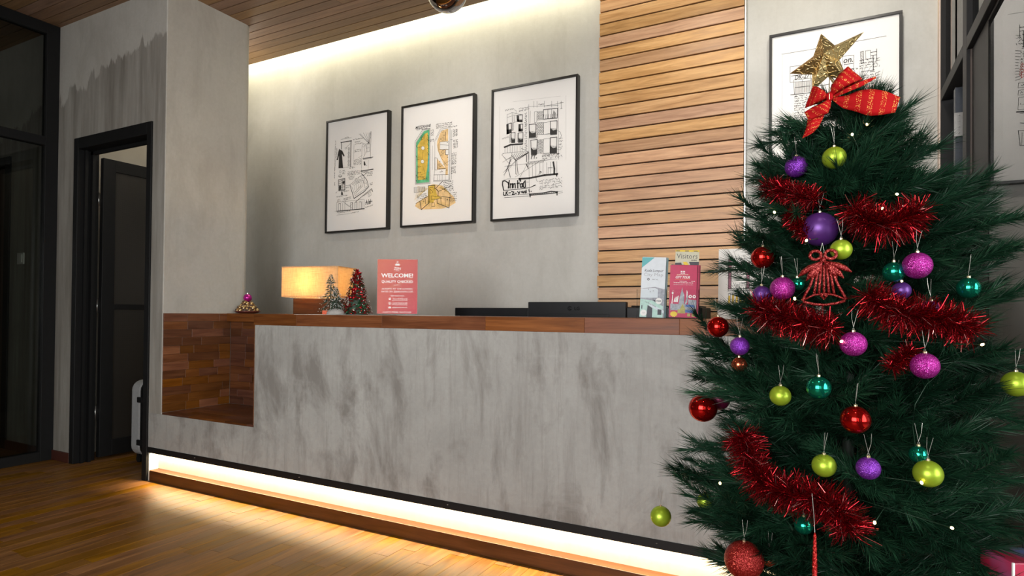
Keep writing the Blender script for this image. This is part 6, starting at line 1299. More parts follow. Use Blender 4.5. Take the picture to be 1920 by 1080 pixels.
monitor('lower black monitor seen from behind, nearest the welcome sign', -2.10, -1.585, 1.154, 3.205, 0, False)
monitor('taller black monitor seen from behind with an emblem on its back', -1.578, -0.988, 1.189, 3.185, 0, True)
t = thing('printer', 'small black printer between the taller monitor and the leaflet holder', 'printer', (-0.80, 3.26, 0.75))
MB().box(-0.17, 0.22, -0.13, 0.12, 0.0, 0.41).build('housing', M['monitor'], t, bevel=0.006)
MB().box(-0.15, 0.20, -0.11, 0.10, 0.41, 0.418).build('lid', M['black'], t, bevel=0.004)

# ---- leaflets in an acrylic holder
RZ = math.radians(14)
hx, hy = -0.625, 2.60
hold = thing('leaflet_holder', 'clear acrylic two pocket leaflet holder on the worktop', 'leaflet holder', (hx, hy, ZT), RZ)
ac = MB()
ac.box(-0.128, 0.128, -0.040, -0.037, 0.003, 0.122)
ac.box(-0.128, 0.128, 0.037, 0.040, 0.003, 0.16)
ac.box(-0.128, -0.125, -0.037, 0.037, 0.003, 0.122)
ac.box(0.125, 0.128, -0.037, 0.037, 0.003, 0.122)
ac.box(-0.0065, -0.0035, -0.037, 0.037, 0.003, 0.122)
ac.box(-0.128, 0.128, -0.045, 0.045, 0.0, 0.003)
ac.build('acrylic_body', M['acrylic'], hold)
M['map_white'] = plain('pale_blue_white_print', (0.66, 0.71, 0.76), 0.5, var=0.03)
M['map_teal'] = plain('teal_print', (0.10, 0.42, 0.45), 0.5, var=0.05)
M['map_mint'] = plain('mint_print', (0.46, 0.66, 0.60), 0.5, var=0.12, bscale=60)
M['map_dark'] = plain('dark_print', (0.06, 0.06, 0.075), 0.55, var=0.2)
M['map_grey'] = plain('grey_print', (0.36, 0.37, 0.42), 0.55, var=0.3, bscale=90)
M['crimson'] = plain('crimson_print', (0.50, 0.012, 0.085), 0.42, var=0.06)
M['crimson_dark'] = plain('crimson_edge', (0.36, 0.01, 0.06), 0.5, var=0.06)
M['yellow'] = plain('yellow_print', (0.80, 0.56, 0.04), 0.5, var=0.08)
M['blue'] = plain('blue_print', (0.08, 0.16, 0.42), 0.5, var=0.2)
M['olive'] = plain('olive_print', (0.42, 0.36, 0.10), 0.5, var=0.2)
M['sand'] = plain('sand_print', (0.60, 0.58, 0.44), 0.55, var=0.05)


def leaflet(name, label, cx, y, w, h, tilt, lean, mat, group=None):
    """a folded leaflet standing in the holder, coordinates of the holder"""
    c_, s_ = math.cos(RZ), math.sin(RZ)
    t = thing(name, label, 'leaflet', (hx + cx * c_ - y * s_, hy + cx * s_ + y * c_, ZT + 0.0045), RZ, group)
    t.rotation_euler = (lean, tilt, RZ)
    MB().box(-w / 2, w / 2, -0.0012, 0.0012, 0, h).build('paper', mat, t)
    return t


W1, H1 = 0.100, 0.258
for k, (dy, dx, m_) in enumerate(((0.010, 0.010, 'map_teal'), (0.003, 0.007, 'map_white'), (-0.004, 0.004, 'map_teal'), (-0.011, 0.002, 'map_white'))):
    leaflet('city_map_leaflet', ('teal leaflet at the very back of the city map stack', 'white leaflet second from the back of the city map stack', 'teal leaflet in the middle of the city map stack', 'white leaflet directly behind the front city map')[k], -0.066 + dx, dy, W1, H1 + 0.002, math.radians(2.2), math.radians(-5), M[m_], 'city map leaflets')
cm = leaflet('city_map_leaflet', 'front white and teal city map leaflet in the left pocket', -0.066, -0.0175, W1, H1, math.radians(2.2), math.radians(-5), M['map_white'], 'city map leaflets')
pp = cm.children[0]
y = -0.0015
a_ = MB(); a_.flat([(-.05, .258), (.002, .258), (-.05, .212)], y); a_.build('teal_corner', M['map_teal'], pp, recalc=False)
a_ = MB(); a_.flat([(-.05, .122), (.01, .131), (.05, .122), (.05, 0), (-.05, 0)], y); a_.build('grey_photo', M['map_grey'], pp, recalc=False)
a_ = MB(); a_.flat([(-.05, .121), (.01, .126), (.022, .120), (.022, .085), (-.05, .082)], y - .0003); a_.flat([(-.012, .062), (.05, .030), (.05, .018), (-.012, .048)], y - .0006); a_.build('white_photo', M['map_white'], pp, recalc=False)
a_ = MB(); a_.flat([(-.05, .078), (.0, .072), (.045, .050), (.045, .0), (-.05, .0)], y - .0004); a_.build('mint_roof', M['map_mint'], pp, recalc=False)
a_ = MB()
a_.flat([(-.022, .0), (.002, .0), (.002, .040), (-.018, .052)], y - .0007)
a_.flat([(.024, .012), (.040, .012), (.040, .034), (.024, .036)], y - .0007)
a_.flat([(.0, .076), (.016, .064), (.016, .074)], y - .0007)
a_.flat([(-.044, .035), (-.040, .035), (-.040, .05), (-.044, .05)], y - .0007)
for (x_, z_) in ((-.02, .118), (-.012, .108), (.0, .112)):
    a_.flat([(x_, z_), (x_ + .004, z_), (x_ + .003, z_ + .004)], y - .0007)
put_text(a_, 'Kuala Lumpur', 0, .196, .0155, y - .0003, shear=.35, width=.080, bold=0.004)
put_text(a_, 'Old Town White', -.008, .054, .008, y - .0009, shear=.1, width=.05, rot=-.42)
ring(a_, -.020, .163, .0025, .005, y - .0003)
put_text(a_, 'MRT  KL', .008, .1605, .007, y - .0003)
a_.build('dark_lettering', M['map_dark'], pp, recalc=False)
a_ = MB(); put_text(a_, 'City Map', 0, .177, .020, y - .0003, width=.080); a_.build('grey_lettering', plain('grey_lettering', (0.40, 0.42, 0.45), 0.6, var=0.05), pp, recalc=False)
a_ = MB()
a_.flat([(.027 + .0135 * math.cos(t * .3927), .071 + .0135 * math.sin(t * .3927)) for t in range(16)], y - .001)
a_.flat([(-.034 + .0135 * math.cos(t * .3927), .018 + .0135 * math.sin(t * .3927)) for t in range(16)], y - .001)
a_.build('white_badges', M['print_white'], pp, recalc=False)
a_ = MB(); put_text(a_, 'FREE', .027, .0675, .0095, y - .0013, bold=.02); put_text(a_, '2.3', -.034, .0155, .007, y - .0013); a_.build('badge_lettering', M['map_dark'], pp, recalc=False)

vis_ = leaflet('visitors_leaflet', 'pale green visitors guide standing tallest behind the crimson leaflet', 0.072, 0.022, 0.098, 0.290, math.radians(2), math.radians(-3), M['sand'])
pp = vis_.children[0]
a_ = MB(); a_.flat([(-.049, .283), (.049, .283), (.049, .290), (-.049, .290)], y); a_.flat([(-.012, .222), (.012, .222), (-.002, .240), (-.016, .240)], y); a_.build('yellow_band', M['yellow'], pp, recalc=False)
a_ = MB(); put_text(a_, 'Visitors', 0, .254, .030, y, width=.086, bold=-0.004); put_text(a_, 'GUIDE', .028, .244, .008, y, bold=.03)
for x_ in (-.047, -.010, .026): a_.flat([(x_, .285), (x_ + .016, .285), (x_ + .016, .288), (x_, .288)], y - .0003)
a_.flat([(-.049, .22), (-.018, .22), (-.024, .236), (-.049, .234)], y); a_.flat([(.014, .225), (.049, .225), (.049, .241), (.008, .240)], y); a_.build('dark_lettering', M['map_dark'], pp, recalc=False)
leaflet('dark_leaflet', 'dark leaflet peeping out behind the top left corner of the crimson leaflet', 0.035, 0.008, 0.055, 0.227, math.radians(2), math.radians(-3), M['map_dark'])
for k, dy in enumerate((-0.004, -0.011)):
    leaflet('city_tour_leaflet', ('crimson leaflet at the back of the city tour stack', 'crimson leaflet in the middle of the city tour stack')[k], 0.066 + 0.008 - 0.004 * k, dy, 0.110, 0.224, math.radians(1.6), math.radians(-4), M['crimson_dark'], 'city tour leaflets')
ctl = leaflet('city_tour_leaflet', 'front crimson city tour leaflet with a skyline in the right pocket', 0.060, -0.019, 0.110, 0.222, math.radians(1.6), math.radians(-4), M['crimson'], 'city tour leaflets')
pp = ctl.children[0]
a_ = MB()
put_text(a_, 'CITY TOUR', -.004, .166, .0145, y - .0003, bold=.025, shear=.35, width=.058)
put_text(a_, 'KL HOP-ON HOP-OFF', -.004, .181, .0045, y - .0003, bold=.02, width=.045)
put_text(a_, 'Kuala Lumpur', 0, .152, .006, y - .0003, width=.03, bold=.01)
put_text(a_, 'The best way to see all the sights of the city', 0, .146, .006, y - .0003, width=.080, bold=.015)
put_text(a_, 'more than forty attractions on a hop-on hop-off bus', 0, .138, .0045, y - .0003, width=.080)
for x_ in (-.008, .002): a_.flat([(x_ - .004, .193), (x_ + .004, .193), (x_ + .003, .198), (x_ - .004, .198)], y - .0003); a_.flat([(x_ - .004, .187), (x_ + .004, .187), (x_ + .003, .190), (x_ - .004, .190)], y - .0003)
put_text(a_, 'RM45', .040, .152, .006, y - .0003)
# white skyline pieces
a_.flat([(-.046, .045), (-.042, .045), (-.041, .095), (-.043, .095)], y - .0003); ring(a_, -.042, .103, .001, .004, y - .0003); a_.stroke([(-.042, .095), (-.041, .115)], .001, y - .0003)
for k in range(3): a_.flat([(-.037 + .006 * k, .065), (-.032 + .006 * k, .065), (-.029 + .006 * k, .085 + .004 * k), (-.033 + .006 * k, .083 + .004 * k)], y - .0003)
a_.flat([(.014, .062), (.018, .062), (.019, .108), (.015, .118)], y - .0003)
for x_ in (.036, .052): ring(a_, x_ - .006, .09, .003, .007, y - .0003, 10)
a_.build('white_lettering', M['print_white'], pp, recalc=False)
a_ = MB(); a_.stroke([(-.034, .162), (.026, .164)], .0015, y - .0003); a_.stroke([(-.03, .180), (.024, .182)], .0012, y - .0003); a_.build('orange_rule', plain('orange_print', (.85, .22, .04), .5, var=.05), pp, recalc=False)
a_ = MB()
a_.flat([(-.018, .05), (.006, .05), (.006, .095), (-.001, .112), (-.0035, .130), (-.006, .112), (-.012, .09)], y - .0005)
a_.flat([(.006, .050), (.012, .050), (.022, .085), (.019, .10)], y - .0005)
a_.flat([(.022, .02), (.055, .02), (.055, .075), (.022, .078)], y - .0004)
a_.flat([(-.05, .03), (.03, .03), (.03, .055), (-.05, .058)], y - .0004)
a_.build('grey_skyline', M['map_grey'], pp, recalc=False)
a_ = MB(); a_.flat([(-.02, .018), (.012, .018), (.012, .035), (.0, .060), (-.010, .035), (-.02, .034)], y - .0008); a_.build('yellow_bus', M['olive'], pp, recalc=False)
a_ = MB(); a_.flat([(.010, .022), (.050, .020), (.050, .032), (.010, .034)], y - .0008); a_.flat([(.012, .046), (.048, .044), (.048, .054), (.012, .056)], y - .0008); a_.build('blue_bus', M['blue'], pp, recalc=False)
a_ = MB(); a_.flat([(-.035 + (.016 if t % 2 else .0125) * math.cos(t * .2618), .014 + (.013 if t % 2 else .010) * math.sin(t * .2618)) for t in range(24)], y - .0009); a_.build('yellow_burst', M['yellow'], pp, recalc=False)
a_ = MB()
for x_ in (.026, .044): a_.flat([(x_ - .006, .006), (x_ + .006, .006), (x_ + .006, .018), (x_ - .006, .018)], y - .0006)
a_.build('olive_badges', M['olive'], pp, recalc=False)

# ================================================================== OTHER THINGS
# light switch on the left wall
sw = thing('light_switch', 'small white light switch between the brown door and the glass partition', 'switch', (-5.675, YF, 1.52))
MB().box(-0.050, 0.050, -0.010, 0, -0.045, 0.045).build('plate', M['white_plastic'], sw, bevel=0.003)
MB().box(0.004, 0.036, -0.015, -0.010, -0.032, 0.032).build('rocker', plain('switch_rocker', (0.85, 0.84, 0.8), 0.3, var=0.02), sw, bevel=0.002)

# suitcase in the doorway
M['case'] = plain('silver_grey_shell', (0.40, 0.41, 0.42), 0.35, 0.2, var=0.05)
sc_ = thing('suitcase', 'light grey hard shell suitcase standing just inside the dark doorway', 'suitcase', (-4.44, 2.84, 0.0), math.radians(90))


def rbox(w, d, h, r_, z0):
    pts = []
    for cx_, cz_, a0 in ((w / 2 - r_, z0 + h - r_, 0), (-w / 2 + r_, z0 + h - r_, 90), (-w / 2 + r_, z0 + r_, 180), (w / 2 - r_, z0 + r_, 270)):
        for k in range(6):
            a = math.radians(a0 + 18 * k)
            pts.append((cx_ + r_ * math.cos(a), cz_ + r_ * math.sin(a)))
    return pts


for (y0, y1, nm) in ((-0.125, -0.008, 'front_shell'), (0.008, 0.125, 'rear_shell')):
    mbx = MB()
    mbx.prism(rbox(0.38, 0, 0.55, 0.07, 0.055), y0, y1, 'Y')
    shl = mbx.build(nm, M['case'], sc_, bevel=0.02)
    for k in range(5):
        xx = -0.13 + 0.065 * k
        yy = y0 - 0.003 if y0 < 0 else y1 - 0.001
        MB().box(xx - 0.01, xx + 0.01, yy, yy + 0.004, 0.12, 0.54).build('rib', M['case'], shl, bevel=0.0015)
MB().prism(rbox(0.376, 0, 0.546, 0.068, 0.057), -0.008, 0.008, 'Y').build('zip_band', M['black'], sc_)
for z_ in (0.16, 0.47):
    MB().box(-0.203, -0.188, -0.028, 0.028, z_ - 0.02, z_ + 0.02).build('latch', M['black'], sc_, bevel=0.003)
MB().tube([(-0.06, 0, 0.60), (-0.06, 0, 0.635), (0.06, 0, 0.635), (0.06, 0, 0.60)], 0.009, 8).build('handle', M['case'], sc_, smooth=True)
for (x_, y_) in ((-0.14, -0.085), (0.14, -0.085), (-0.14, 0.085), (0.14, 0.085)):
    wh = MB()
    wh.tube([(x_ - 0.012, y_, 0.026), (x_ + 0.012, y_, 0.026)], 0.026, 14)
    wh.box(x_ - 0.016, x_ + 0.016, y_ - 0.014, y_ + 0.014, 0.03, 0.062)
    wh.build('wheel', M['black'], sc_)

# glass globe pendant that dips into the top of the picture
pg = thing('pendant_globe', 'smoked chrome globe pendant hanging from the timber ceiling', 'lamp', (-1.634, 2.397, ZC))
MB().lathe([(0.0, -0.025), (0.045, -0.025), (0.05, 0.0), (0.0, 0.0)], 20).build('canopy', M['black'], pg)
MB().tube([(0, 0, -0.02), (0, 0, -0.46)], 0.0035, 8).build('cord', M['black'], pg)
MB().lathe([(0.0, -0.45), (0.022, -0.45), (0.026, -0.50), (0.0, -0.50)], 16).build('cap', M['rim'], pg)
MB().sphere((0, 0, -0.590), 0.098, 36, 22).build('globe', M['chrome'], pg, smooth=True)
MB().lathe([(0.0985, -0.595), (0.1015, -0.592), (0.1015, -0.586), (0.0985, -0.583)], 36).build('rim', M['rim'], pg, smooth=True)

# gift bag low at the right of the tree
gb = thing('gift_bag', 'blurred red, blue and purple gift bag at the bottom right of the tree', 'bag', (0.372, 1.70, 0.0), math.radians(28))
mm, nt_, b_ = new_mat('patterned_gift_paper')
q_ = NT(nt_)
tc_ = q_.n('ShaderNodeTexCoord').outputs['Object']
n1 = q_.noise(tc_, 9, 2, 0.4, 0.6)
nt_.links.new(q_.ramp(n1, [(0.36, (0.10, 0.14, 0.32)), (0.46, (0.16, 0.08, 0.18)), (0.54, (0.42, 0.02, 0.06)), (0.68, (0.55, 0.03, 0.07))]), b_.inputs['Base Color'])
b_.inputs['Roughness'].default_value = 0.35
bgm = MB()
bgm.box(-0.065, 0.065, -0.045, 0.045, 0.0, 0.602)
bgm.build('bag_body', mm, gb, bevel=0.002)
MB().box(-0.0665, -0.0625, -0.0470, -0.0435, 0.0, 0.603).build('white_edge', M['paper'], gb)
for y_ in (-0.040, 0.040):
    MB().tube([(-0.03, y_, 0.60), (-0.025, y_, 0.63), (0.0, y_, 0.645), (0.025, y_, 0.63), (0.03, y_, 0.60)], 0.0025, 6).build('handle', M['black'], gb)

# ---- outside, seen through the glass on the right
structure('ground_outside', MB().box(XP + 0.10, 9.0, -6.0, 9.0, -0.12, -0.04), plain('paving', (0.30, 0.28, 0.26), 0.8, var=0.15, bscale=4))
structure('wall_garden', MB().box(0.463, 9.0, 6.4, 6.6, -0.1, 3.4), plain('garden_wall', (0.30, 0.28, 0.26), 0.8, var=0.12, bscale=3))
sh_ = thing('garden_shrub', 'bright green leafy shrub outside behind the glass on the right', 'shrub', (1.45, 4.7, -0.04))
rr = random.Random(31)
for k in range(9):
    a = rr.uniform(0, 6.28)
    MB().tube([(0.05 * math.cos(a), 0.05 * math.sin(a), 0), (0.22 * math.cos(a), 0.22 * math.sin(a), 0.7), (0.38 * math.cos(a + .3), 0.38 * math.sin(a + .3), 1.35 + 0.2 * rr.random())], [0.012, 0.009, 0.004], 6).build('stem', plain('shrub_stem', (0.10, 0.07, 0.04), 0.8, var=0.1) if k == 0 else bpy.data.materials['shrub_stem'], sh_)
lfm = MB().add([(0, 0, 0), (0.03, 0.024, 0.004), (0.075, 0.020, 0.0), (0.11, 0, -0.012), (0.075, -0.020, 0.0), (0.03, -0.024, 0.004), (0.05, 0, -0.006)],
               [(0, 1, 6), (1, 2, 6), (2, 3, 6), (3, 4, 6), (4, 5, 6), (5, 0, 6)]).mesh('leaf', False)
lm, nt_, b_ = new_mat('shrub_leaf')
b_.inputs['Base Color'].default_value = (0.16, 0.36, 0.07, 1)
b_.inputs['Roughness'].default_value = 0.4
hs_ = nt_.nodes.new('ShaderNodeHueSaturation')
hs_.inputs['Color'].default_value = (0.16, 0.36, 0.07, 1)
oi_ = nt_.nodes.new('ShaderNodeObjectInfo')
mr_ = nt_.nodes.new('ShaderNodeMapRange')
mr_.inputs[3].default_value = 0.5
mr_.inputs[4].default_value = 1.5
nt_.links.new(oi_.outputs['Random'], mr_.inputs[0])
nt_.links.new(mr_.outputs[0], hs_.inputs['Value'])
nt_.links.new(hs_.outputs[0], b_.inputs['Base Color'])
lfm.materials.append(lm)
for k in range(260):
    o = bpy.data.objects.new('leaf', lfm)
    COL.objects.link(o)
    o.parent = sh_
    a = rr.uniform(0, 6.28)
    u = rr.random()
    r_ = 0.5 * math.sqrt(rr.random()) * (0.5 + 0.5 * math.sin(3.1 * (0.15 + 0.8 * u)))
    o.location = (r_ * math.cos(a), r_ * math.sin(a), 0.25 + 1.4 * u)
    o.rotation_euler = (rr.uniform(-1, 1), rr.uniform(-0.9, 0.9), rr.uniform(0, 6.28))
    s_ = rr.uniform(0.8, 1.5)
    o.scale = (s_, s_, s_)

# ================================================================== CHRISTMAS TREE
AX, AY = 0.036, 1.83
TOPZ = 1.66


def cone_r(z):
    zs = (0.40, 0.60, 0.80, 1.0, 1.15, 1.33, 1.46, 1.57, 1.63, 1.70)
    rs = (0.41, 0.39, 0.355, 0.345, 0.305, 0.27, 0.225, 0.165, 0.09, 0.03)
    if z <= zs[0]:
        return rs[0]
    for i in range(len(zs) - 1):
        if z <= zs[i + 1]:
            return rs[i] + (rs[i + 1] - rs[i]) * (z - zs[i]) / (zs[i + 1] - zs[i])
    return rs[-1]


M['needle'] = plain('pine_needles', (0.012, 0.052, 0.034), 0.40, spec=0.22)
nn = M['needle'].node_tree
q_ = NT(nn)
oi_ = q_.n('ShaderNodeObjectInfo').outputs['Random']
gm = q_.n('ShaderNodeNewGeometry').outputs['Random Per Island']
mixr = q_.math('ADD', q_.math('MULTIPLY', oi_, 0.45), q_.math('MULTIPLY', gm, 0.55))
nn.links.new(q_.ramp(mixr, [(0.0, (0.002, 0.010, 0.005)), (0.5, (0.006, 0.028, 0.014)), (0.85, (0.013, 0.050, 0.024)), (1.0, (0.035, 0.095, 0.048))]), nn.nodes['Principled BSDF'].inputs['Base Color'])
M['branch_wood'] = plain('wire_stem', (0.018, 0.030, 0.018), 0.7, var=0.2)
M['trunk'] = plain('tree_pole', (0.015, 0.022, 0.016), 0.6, var=0.2)


def twig(mb, wood_, p0, d0, L, nl, dens, rr, droop=0.0):
    """one bottle brush twig"""
    n = max(4, int(L / 0.03))
    pts = []
    p = Vector(p0)
    d = Vector(d0).normalized()
    for i in range(n + 1):
        pts.append(p.copy())
        d = (d + Vector((rr.uniform(-.05, .05), rr.uniform(-.05, .05), rr.uniform(-.04, .05) - droop))).normalized()
        p = p + d * (L / n)
    wood_.tube(pts, [0.0022 - 0.0014 * i / n for i in range(n + 1)], 4, False)
    m = int(L * dens)
    for k in range(m):
        u = (k + rr.random()) / m
        f = u * n
        i = min(int(f), n - 1)
        q = pts[i].lerp(pts[i + 1], f - i)
        ax = (pts[i + 1] - pts[i]).normalized()
        a = ax.cross(Vector((0.2, 0.4, 0.9))).normalized()
        b2 = ax.cross(a)
        w_ = rr.uniform(0, 6.283)
        side = a * math.cos(w_) + b2 * math.sin(w_)
        an = rr.uniform(0.26, 0.72) * (1 - 0.45 * max(0, u - 0.75) / 0.25)
        dd = ax * math.cos(an) + side * math.sin(an)
        needle_tuft(mb, q, dd, nl * rr.uniform(0.65, 1.1), 0.00125, rr)
    return pts


def branch_mesh(L, seed):
    rr = random.Random(seed)
    nd, wd = MB(), MB()
    dens = 900
    main = twig(nd, wd, (0, 0, 0), (1, 0, 0.04), L, 0.062, dens * 0.75, rr, 0.004)
    k = max(3, int(L / 0.062))
    for j in range(k):
        u = 0.22 + 0.66 * (j + 0.3) / k
        i = int(u * (len(main) - 1))
        sgn = 1 if j % 2 else -1
        tl = (0.42 * L * (1 - 0.45 * u) + 0.045) * rr.uniform(0.85, 1.15)
        dr = Vector((0.78, sgn * rr.uniform(0.45, 0.75), rr.uniform(-0.35, 0.55)))
        twig(nd, wd, main[i], dr, tl, 0.060, dens, rr, 0.0)
    me = nd.mesh('needles', False)
    me.materials.append(M['needle'])
    mw = wd.mesh('stem', False)
    mw.materials.append(M['branch_wood'])
    return me, mw


LEN = (0.11, 0.18, 0.26, 0.34, 0.43, 0.52)
BR = {}
for L in LEN:
    BR[L] = [branch_mesh(L, int(L * 1000) + s_) for s_ in (0, 1, 2)]

tree = thing('christmas_tree', 'tall dark green artificial Christmas tree in front of the counter', 'Christmas tree', (AX, AY, 0))
MB().tube([(0, 0, 0.05), (0, 0, TOPZ + 0.06)], [0.017, 0.010], 10).build('trunk', M['trunk'], tree, smooth=True)
ft = MB()
for k in range(4):
    a = math.pi / 4 + k * math.pi / 2
    c_, s_ = math.cos(a), math.sin(a)
    ft.tube([(0.0, 0.0, 0.12), (0.10 * c_, 0.10 * s_, 0.07), (0.26 * c_, 0.26 * s_, 0.012)], [0.012, 0.011, 0.010], 6)
ft.tube([(0, 0, 0.04), (0, 0, 0.20)], 0.024, 10)
ft.build('stand', M['trunk'], tree)

bcount = 0
TR = Vector((AX, AY, 0))


def add_branch(root, tip, rr):
    """root and tip in world coordinates"""
    global bcount
    v = tip - root
    L = v.length
    key = min(LEN, key=lambda q: abs(q - L))
    me, mw = BR[key][rr.randrange(3)]
    x = v.normalized()
    yv = Vector((0, 0, 1)).cross(x)
    if yv.length < 1e-3:
        yv = Vector((0, 1, 0))
    yv.normalize()
    z = x.cross(yv)
    roll = rr.uniform(-0.5, 0.5)
    y2 = yv * math.cos(roll) + z * math.sin(roll)
    z2 = x.cross(y2)
    k = L / key
    o = bpy.data.objects.new('branch', me)
    COL.objects.link(o)
    o.parent = tree
    loc = root - TR
    o.matrix_local = Matrix(((x.x * k, y2.x, z2.x, loc.x), (x.y * k, y2.y, z2.y, loc.y), (x.z * k, y2.z, z2.z, loc.z), (0, 0, 0, 1)))
    w = bpy.data.objects.new('stem', mw)
    COL.objects.link(w)
    w.parent = o
    bcount += 1


keep = [(Vector(b_[1:4]), b_[4] / 2) for b_ in BALLS]
gpts = []
for g_ in GARL.values():
    for a, b_ in zip(g_[:-1], g_[1:]):
        for k in range(4):
            gpts.append((Vector(a).lerp(Vector(b_), k / 4), 0.022))
gpts += [(Vector((-0.018, 1.494, 1.18)), 0.05), (Vector((-0.018, 1.494, 1.225)), 0.045), (Vector((-0.02, 1.68, 1.66)), 0.03), (Vector((0.06, 1.68, 1.65)), 0.03), (Vector((-0.05, 1.68, 1.62)), 0.02)]
keep += gpts


def in_gap(p):
    d = p - CAM
    zz_ = d.dot(cf)
    x = 960 + 1139.66 * d.dot(cr) / zz_
    y = 576.6 - 1139.66 * d.dot(cu) / zz_
    return 1630 < x < 1705 and y > 975


def hides(p, rad=0.030):
    """does a needle cloud at p stand in front of an ornament"""
    d = p - CAM
    D = d.length
    d = d / D
    for c, r_ in keep:
        e = c - CAM
        t = e.dot(d)
        if t > D - 0.01 and (e - d * t).length < r_ * 0.85 + rad * 0.55:
            return True
        if (p - c).length < r_ + 0.018:
            return True
    return False


rr = random.Random(21)
# branches whose tips shape the outline
for tp in TIPS:
    tip = Vector(tp)
    r_ = math.hypot(tip.x - AX, tip.y - AY)
    rise = 0.16 if tip.z > 0.85 else 0.05
    root = Vector((AX, AY, min(TOPZ, tip.z - rise * r_ - 0.01)))
    add_branch(root, tip, rr)
# the rest of the tree, tier by tier
for k in range(44):
    zr = 1.30 + 0.36 * ((k * 0.618) % 1.0)
    a = k * 2.39996
    L = cone_r(zr) * rr.uniform(0.75, 0.98) + 0.01
    root = Vector((AX, AY, zr - 0.03))
    tip = Vector((AX + L * math.cos(a), AY + L * math.sin(a), zr + L * 0.22))
    if any(hides(root.lerp(tip, f), 0.018) for f in (0.6, 0.85)):
        tip = root.lerp(tip, 0.6)
    add_branch(root, tip, rr)
z = 0.38
tier = 0
while z < TOPZ:
    R = cone_r(z + 0.03)
    n = int(8 + 7 * R / 0.4)
    for k in range(n):
        for tr_ in range(7):
            a = 2 * math.pi * (k + 0.5 * (tier % 2) + rr.uniform(-0.3, 0.3)) / n
            L = R * rr.uniform(0.74, 0.94) - 0.01
            tz = z + L * rr.uniform(0.05, 0.26)
            tip = Vector((AX + L * math.cos(a), AY + L * math.sin(a), tz))
            if tip.x > XP - 0.05:
                continue
            root = Vector((AX, AY, z))
            ok = True
            for f in (0.62, 0.8, 1.0):
                if hides(root.lerp(tip, f)) or in_gap(root.lerp(tip, f)):
                    ok = False
            if not ok:
                tip = root.lerp(tip, 0.70)
                ok = not any(hides(root.lerp(tip, f)) for f in (0.7, 1.0))
            if ok and bcount < 290:
                add_branch(root, tip, rr)
                break
    z += 0.085
    tier += 1
for k in range(7):
    if bcount < 297:
        a = k * 0.9
        add_branch(Vector((AX, AY, TOPZ - 0.05)), Vector((AX + 0.05 * math.cos(a), AY + 0.05 * math.sin(a), TOPZ + 0.03)), rr)

# ------------------------------------------------------------------ baubles
M['pink_g'] = glitter('pink_glitter', (0.30, 0.006, 0.20), (0.75, 0.18, 0.62), 0.34, 0.6, 34, 0.35)
M['purple_g'] = glitter('purple_glitter', (0.15, 0.018, 0.32), (0.50, 0.14, 0.75), 0.32, 0.6, 34, 0.35)
M['red_g'] = glitter('red_glitter', (0.22, 0.007, 0.007), (0.6, 0.09, 0.05), 0.34, 0.6, 40, 0.35)
M['icicle_g'] = glitter('icicle_glitter', (0.36, 0.008, 0.008), (0.6, 0.09, 0.05), 0.34, 0.6, 700, 0.35)
M['lime_m'] = plain('lime_satin', (0.30, 0.42, 0.025), 0.36, 0.55, var=0.03)
M['purple_m'] = plain('purple_satin', (0.085, 0.022, 0.17), 0.38, 0.45, var=0.05)
M['magenta_m'] = plain('dark_magenta_satin', (0.17, 0.01, 0.055), 0.35, 0.5, var=0.05)
M['teal_s'] = plain('teal_mirror', (0.01, 0.33, 0.20), 0.10, 0.9, var=0.03)
M['red_s'] = plain('red_mirror', (0.50, 0.010, 0.008), 0.10, 0.9, var=0.03)
M['copper_s'] = plain('copper_mirror', (0.50, 0.11, 0.05), 0.14, 0.9, var=0.03)
M['gold_cap'] = plain('gold_cap', (0.85, 0.72, 0.45), 0.22, 0.9, var=0.04)
M['thread'] = plain('silver_thread', (0.32, 0.31, 0.28), 0.35, 0.5, var=0.05)
MATK = {'purple_glitter': 'purple_g', 'lime': 'lime_m', 'purple_matte': 'purple_m', 'pink': 'pink_g', 'teal': 'teal_s', 'red': 'red_s', 'magenta_dark': 'magenta_m', 'red_glitter': 'red_g', 'copper': 'copper_s'}
BLABEL = [
    'glittery purple bauble high on the tree, left of the topmost lime bauble',
    'topmost satin lime green bauble, just under the red bow',
    'large dark purple satin bauble behind needles above the red bell',
    'lime green bauble touching the upper right of the red bell',
    'glittery pink bauble left of the red bell',
    'glittery pink bauble right of the red bell, beside a teal mirror bauble',
    'glittery pink bauble below the red bell, in the middle of the tree',
    'glittery pink bauble under the right red tinsel swag, lowest of the pink ones',
    'teal mirror bauble just left of the right hand pink bauble',
    'teal mirror bauble hanging at the right edge near the black door post',
    'small purple satin bauble below the teal and pink pair, above the tinsel',
    'purple satin bauble almost buried behind the right tinsel swag',
    'red mirror bauble hanging in front of the end of the worktop',
    'glittery purple bauble at the left edge, just under the red mirror one',
    'red mirror bauble hanging at the left edge in front of the concrete',
    'dark magenta bauble tucked behind the left red mirror bauble',
    'teal mirror bauble in the middle of the tree below the pink ones',
    'dim lime bauble left of the middle teal mirror bauble',
    'red mirror bauble in the middle, half covered by needles from above',
    'glittery purple bauble low in the middle under the red mirror one',
    'lime bauble low in the middle, left of the glittery purple one',
    'large bright lime bauble low on the right of the tree',
    'lime bauble at the far right edge of the picture, in front of the glass',
    'lime bauble dangling lowest at the far left branch tip before the concrete',
    'lime bauble half hidden behind the lower left branch',
    'big glittery dark red bauble at the bottom in front of the light strip',
    'teal mirror bauble at the bottom beside the lower tinsel',
    'teal mirror bauble peeping out just above the large lime one',
    'small copper mirror bauble beside the big glittery red one',
    'dark red mirror bauble behind the needles left of the red bell',
    'purple satin bauble behind the left tinsel swag',
    'copper bauble below the glittery purple one at the left edge',
    'tiny teal mirror bauble between the left pink bauble and the bell',
]
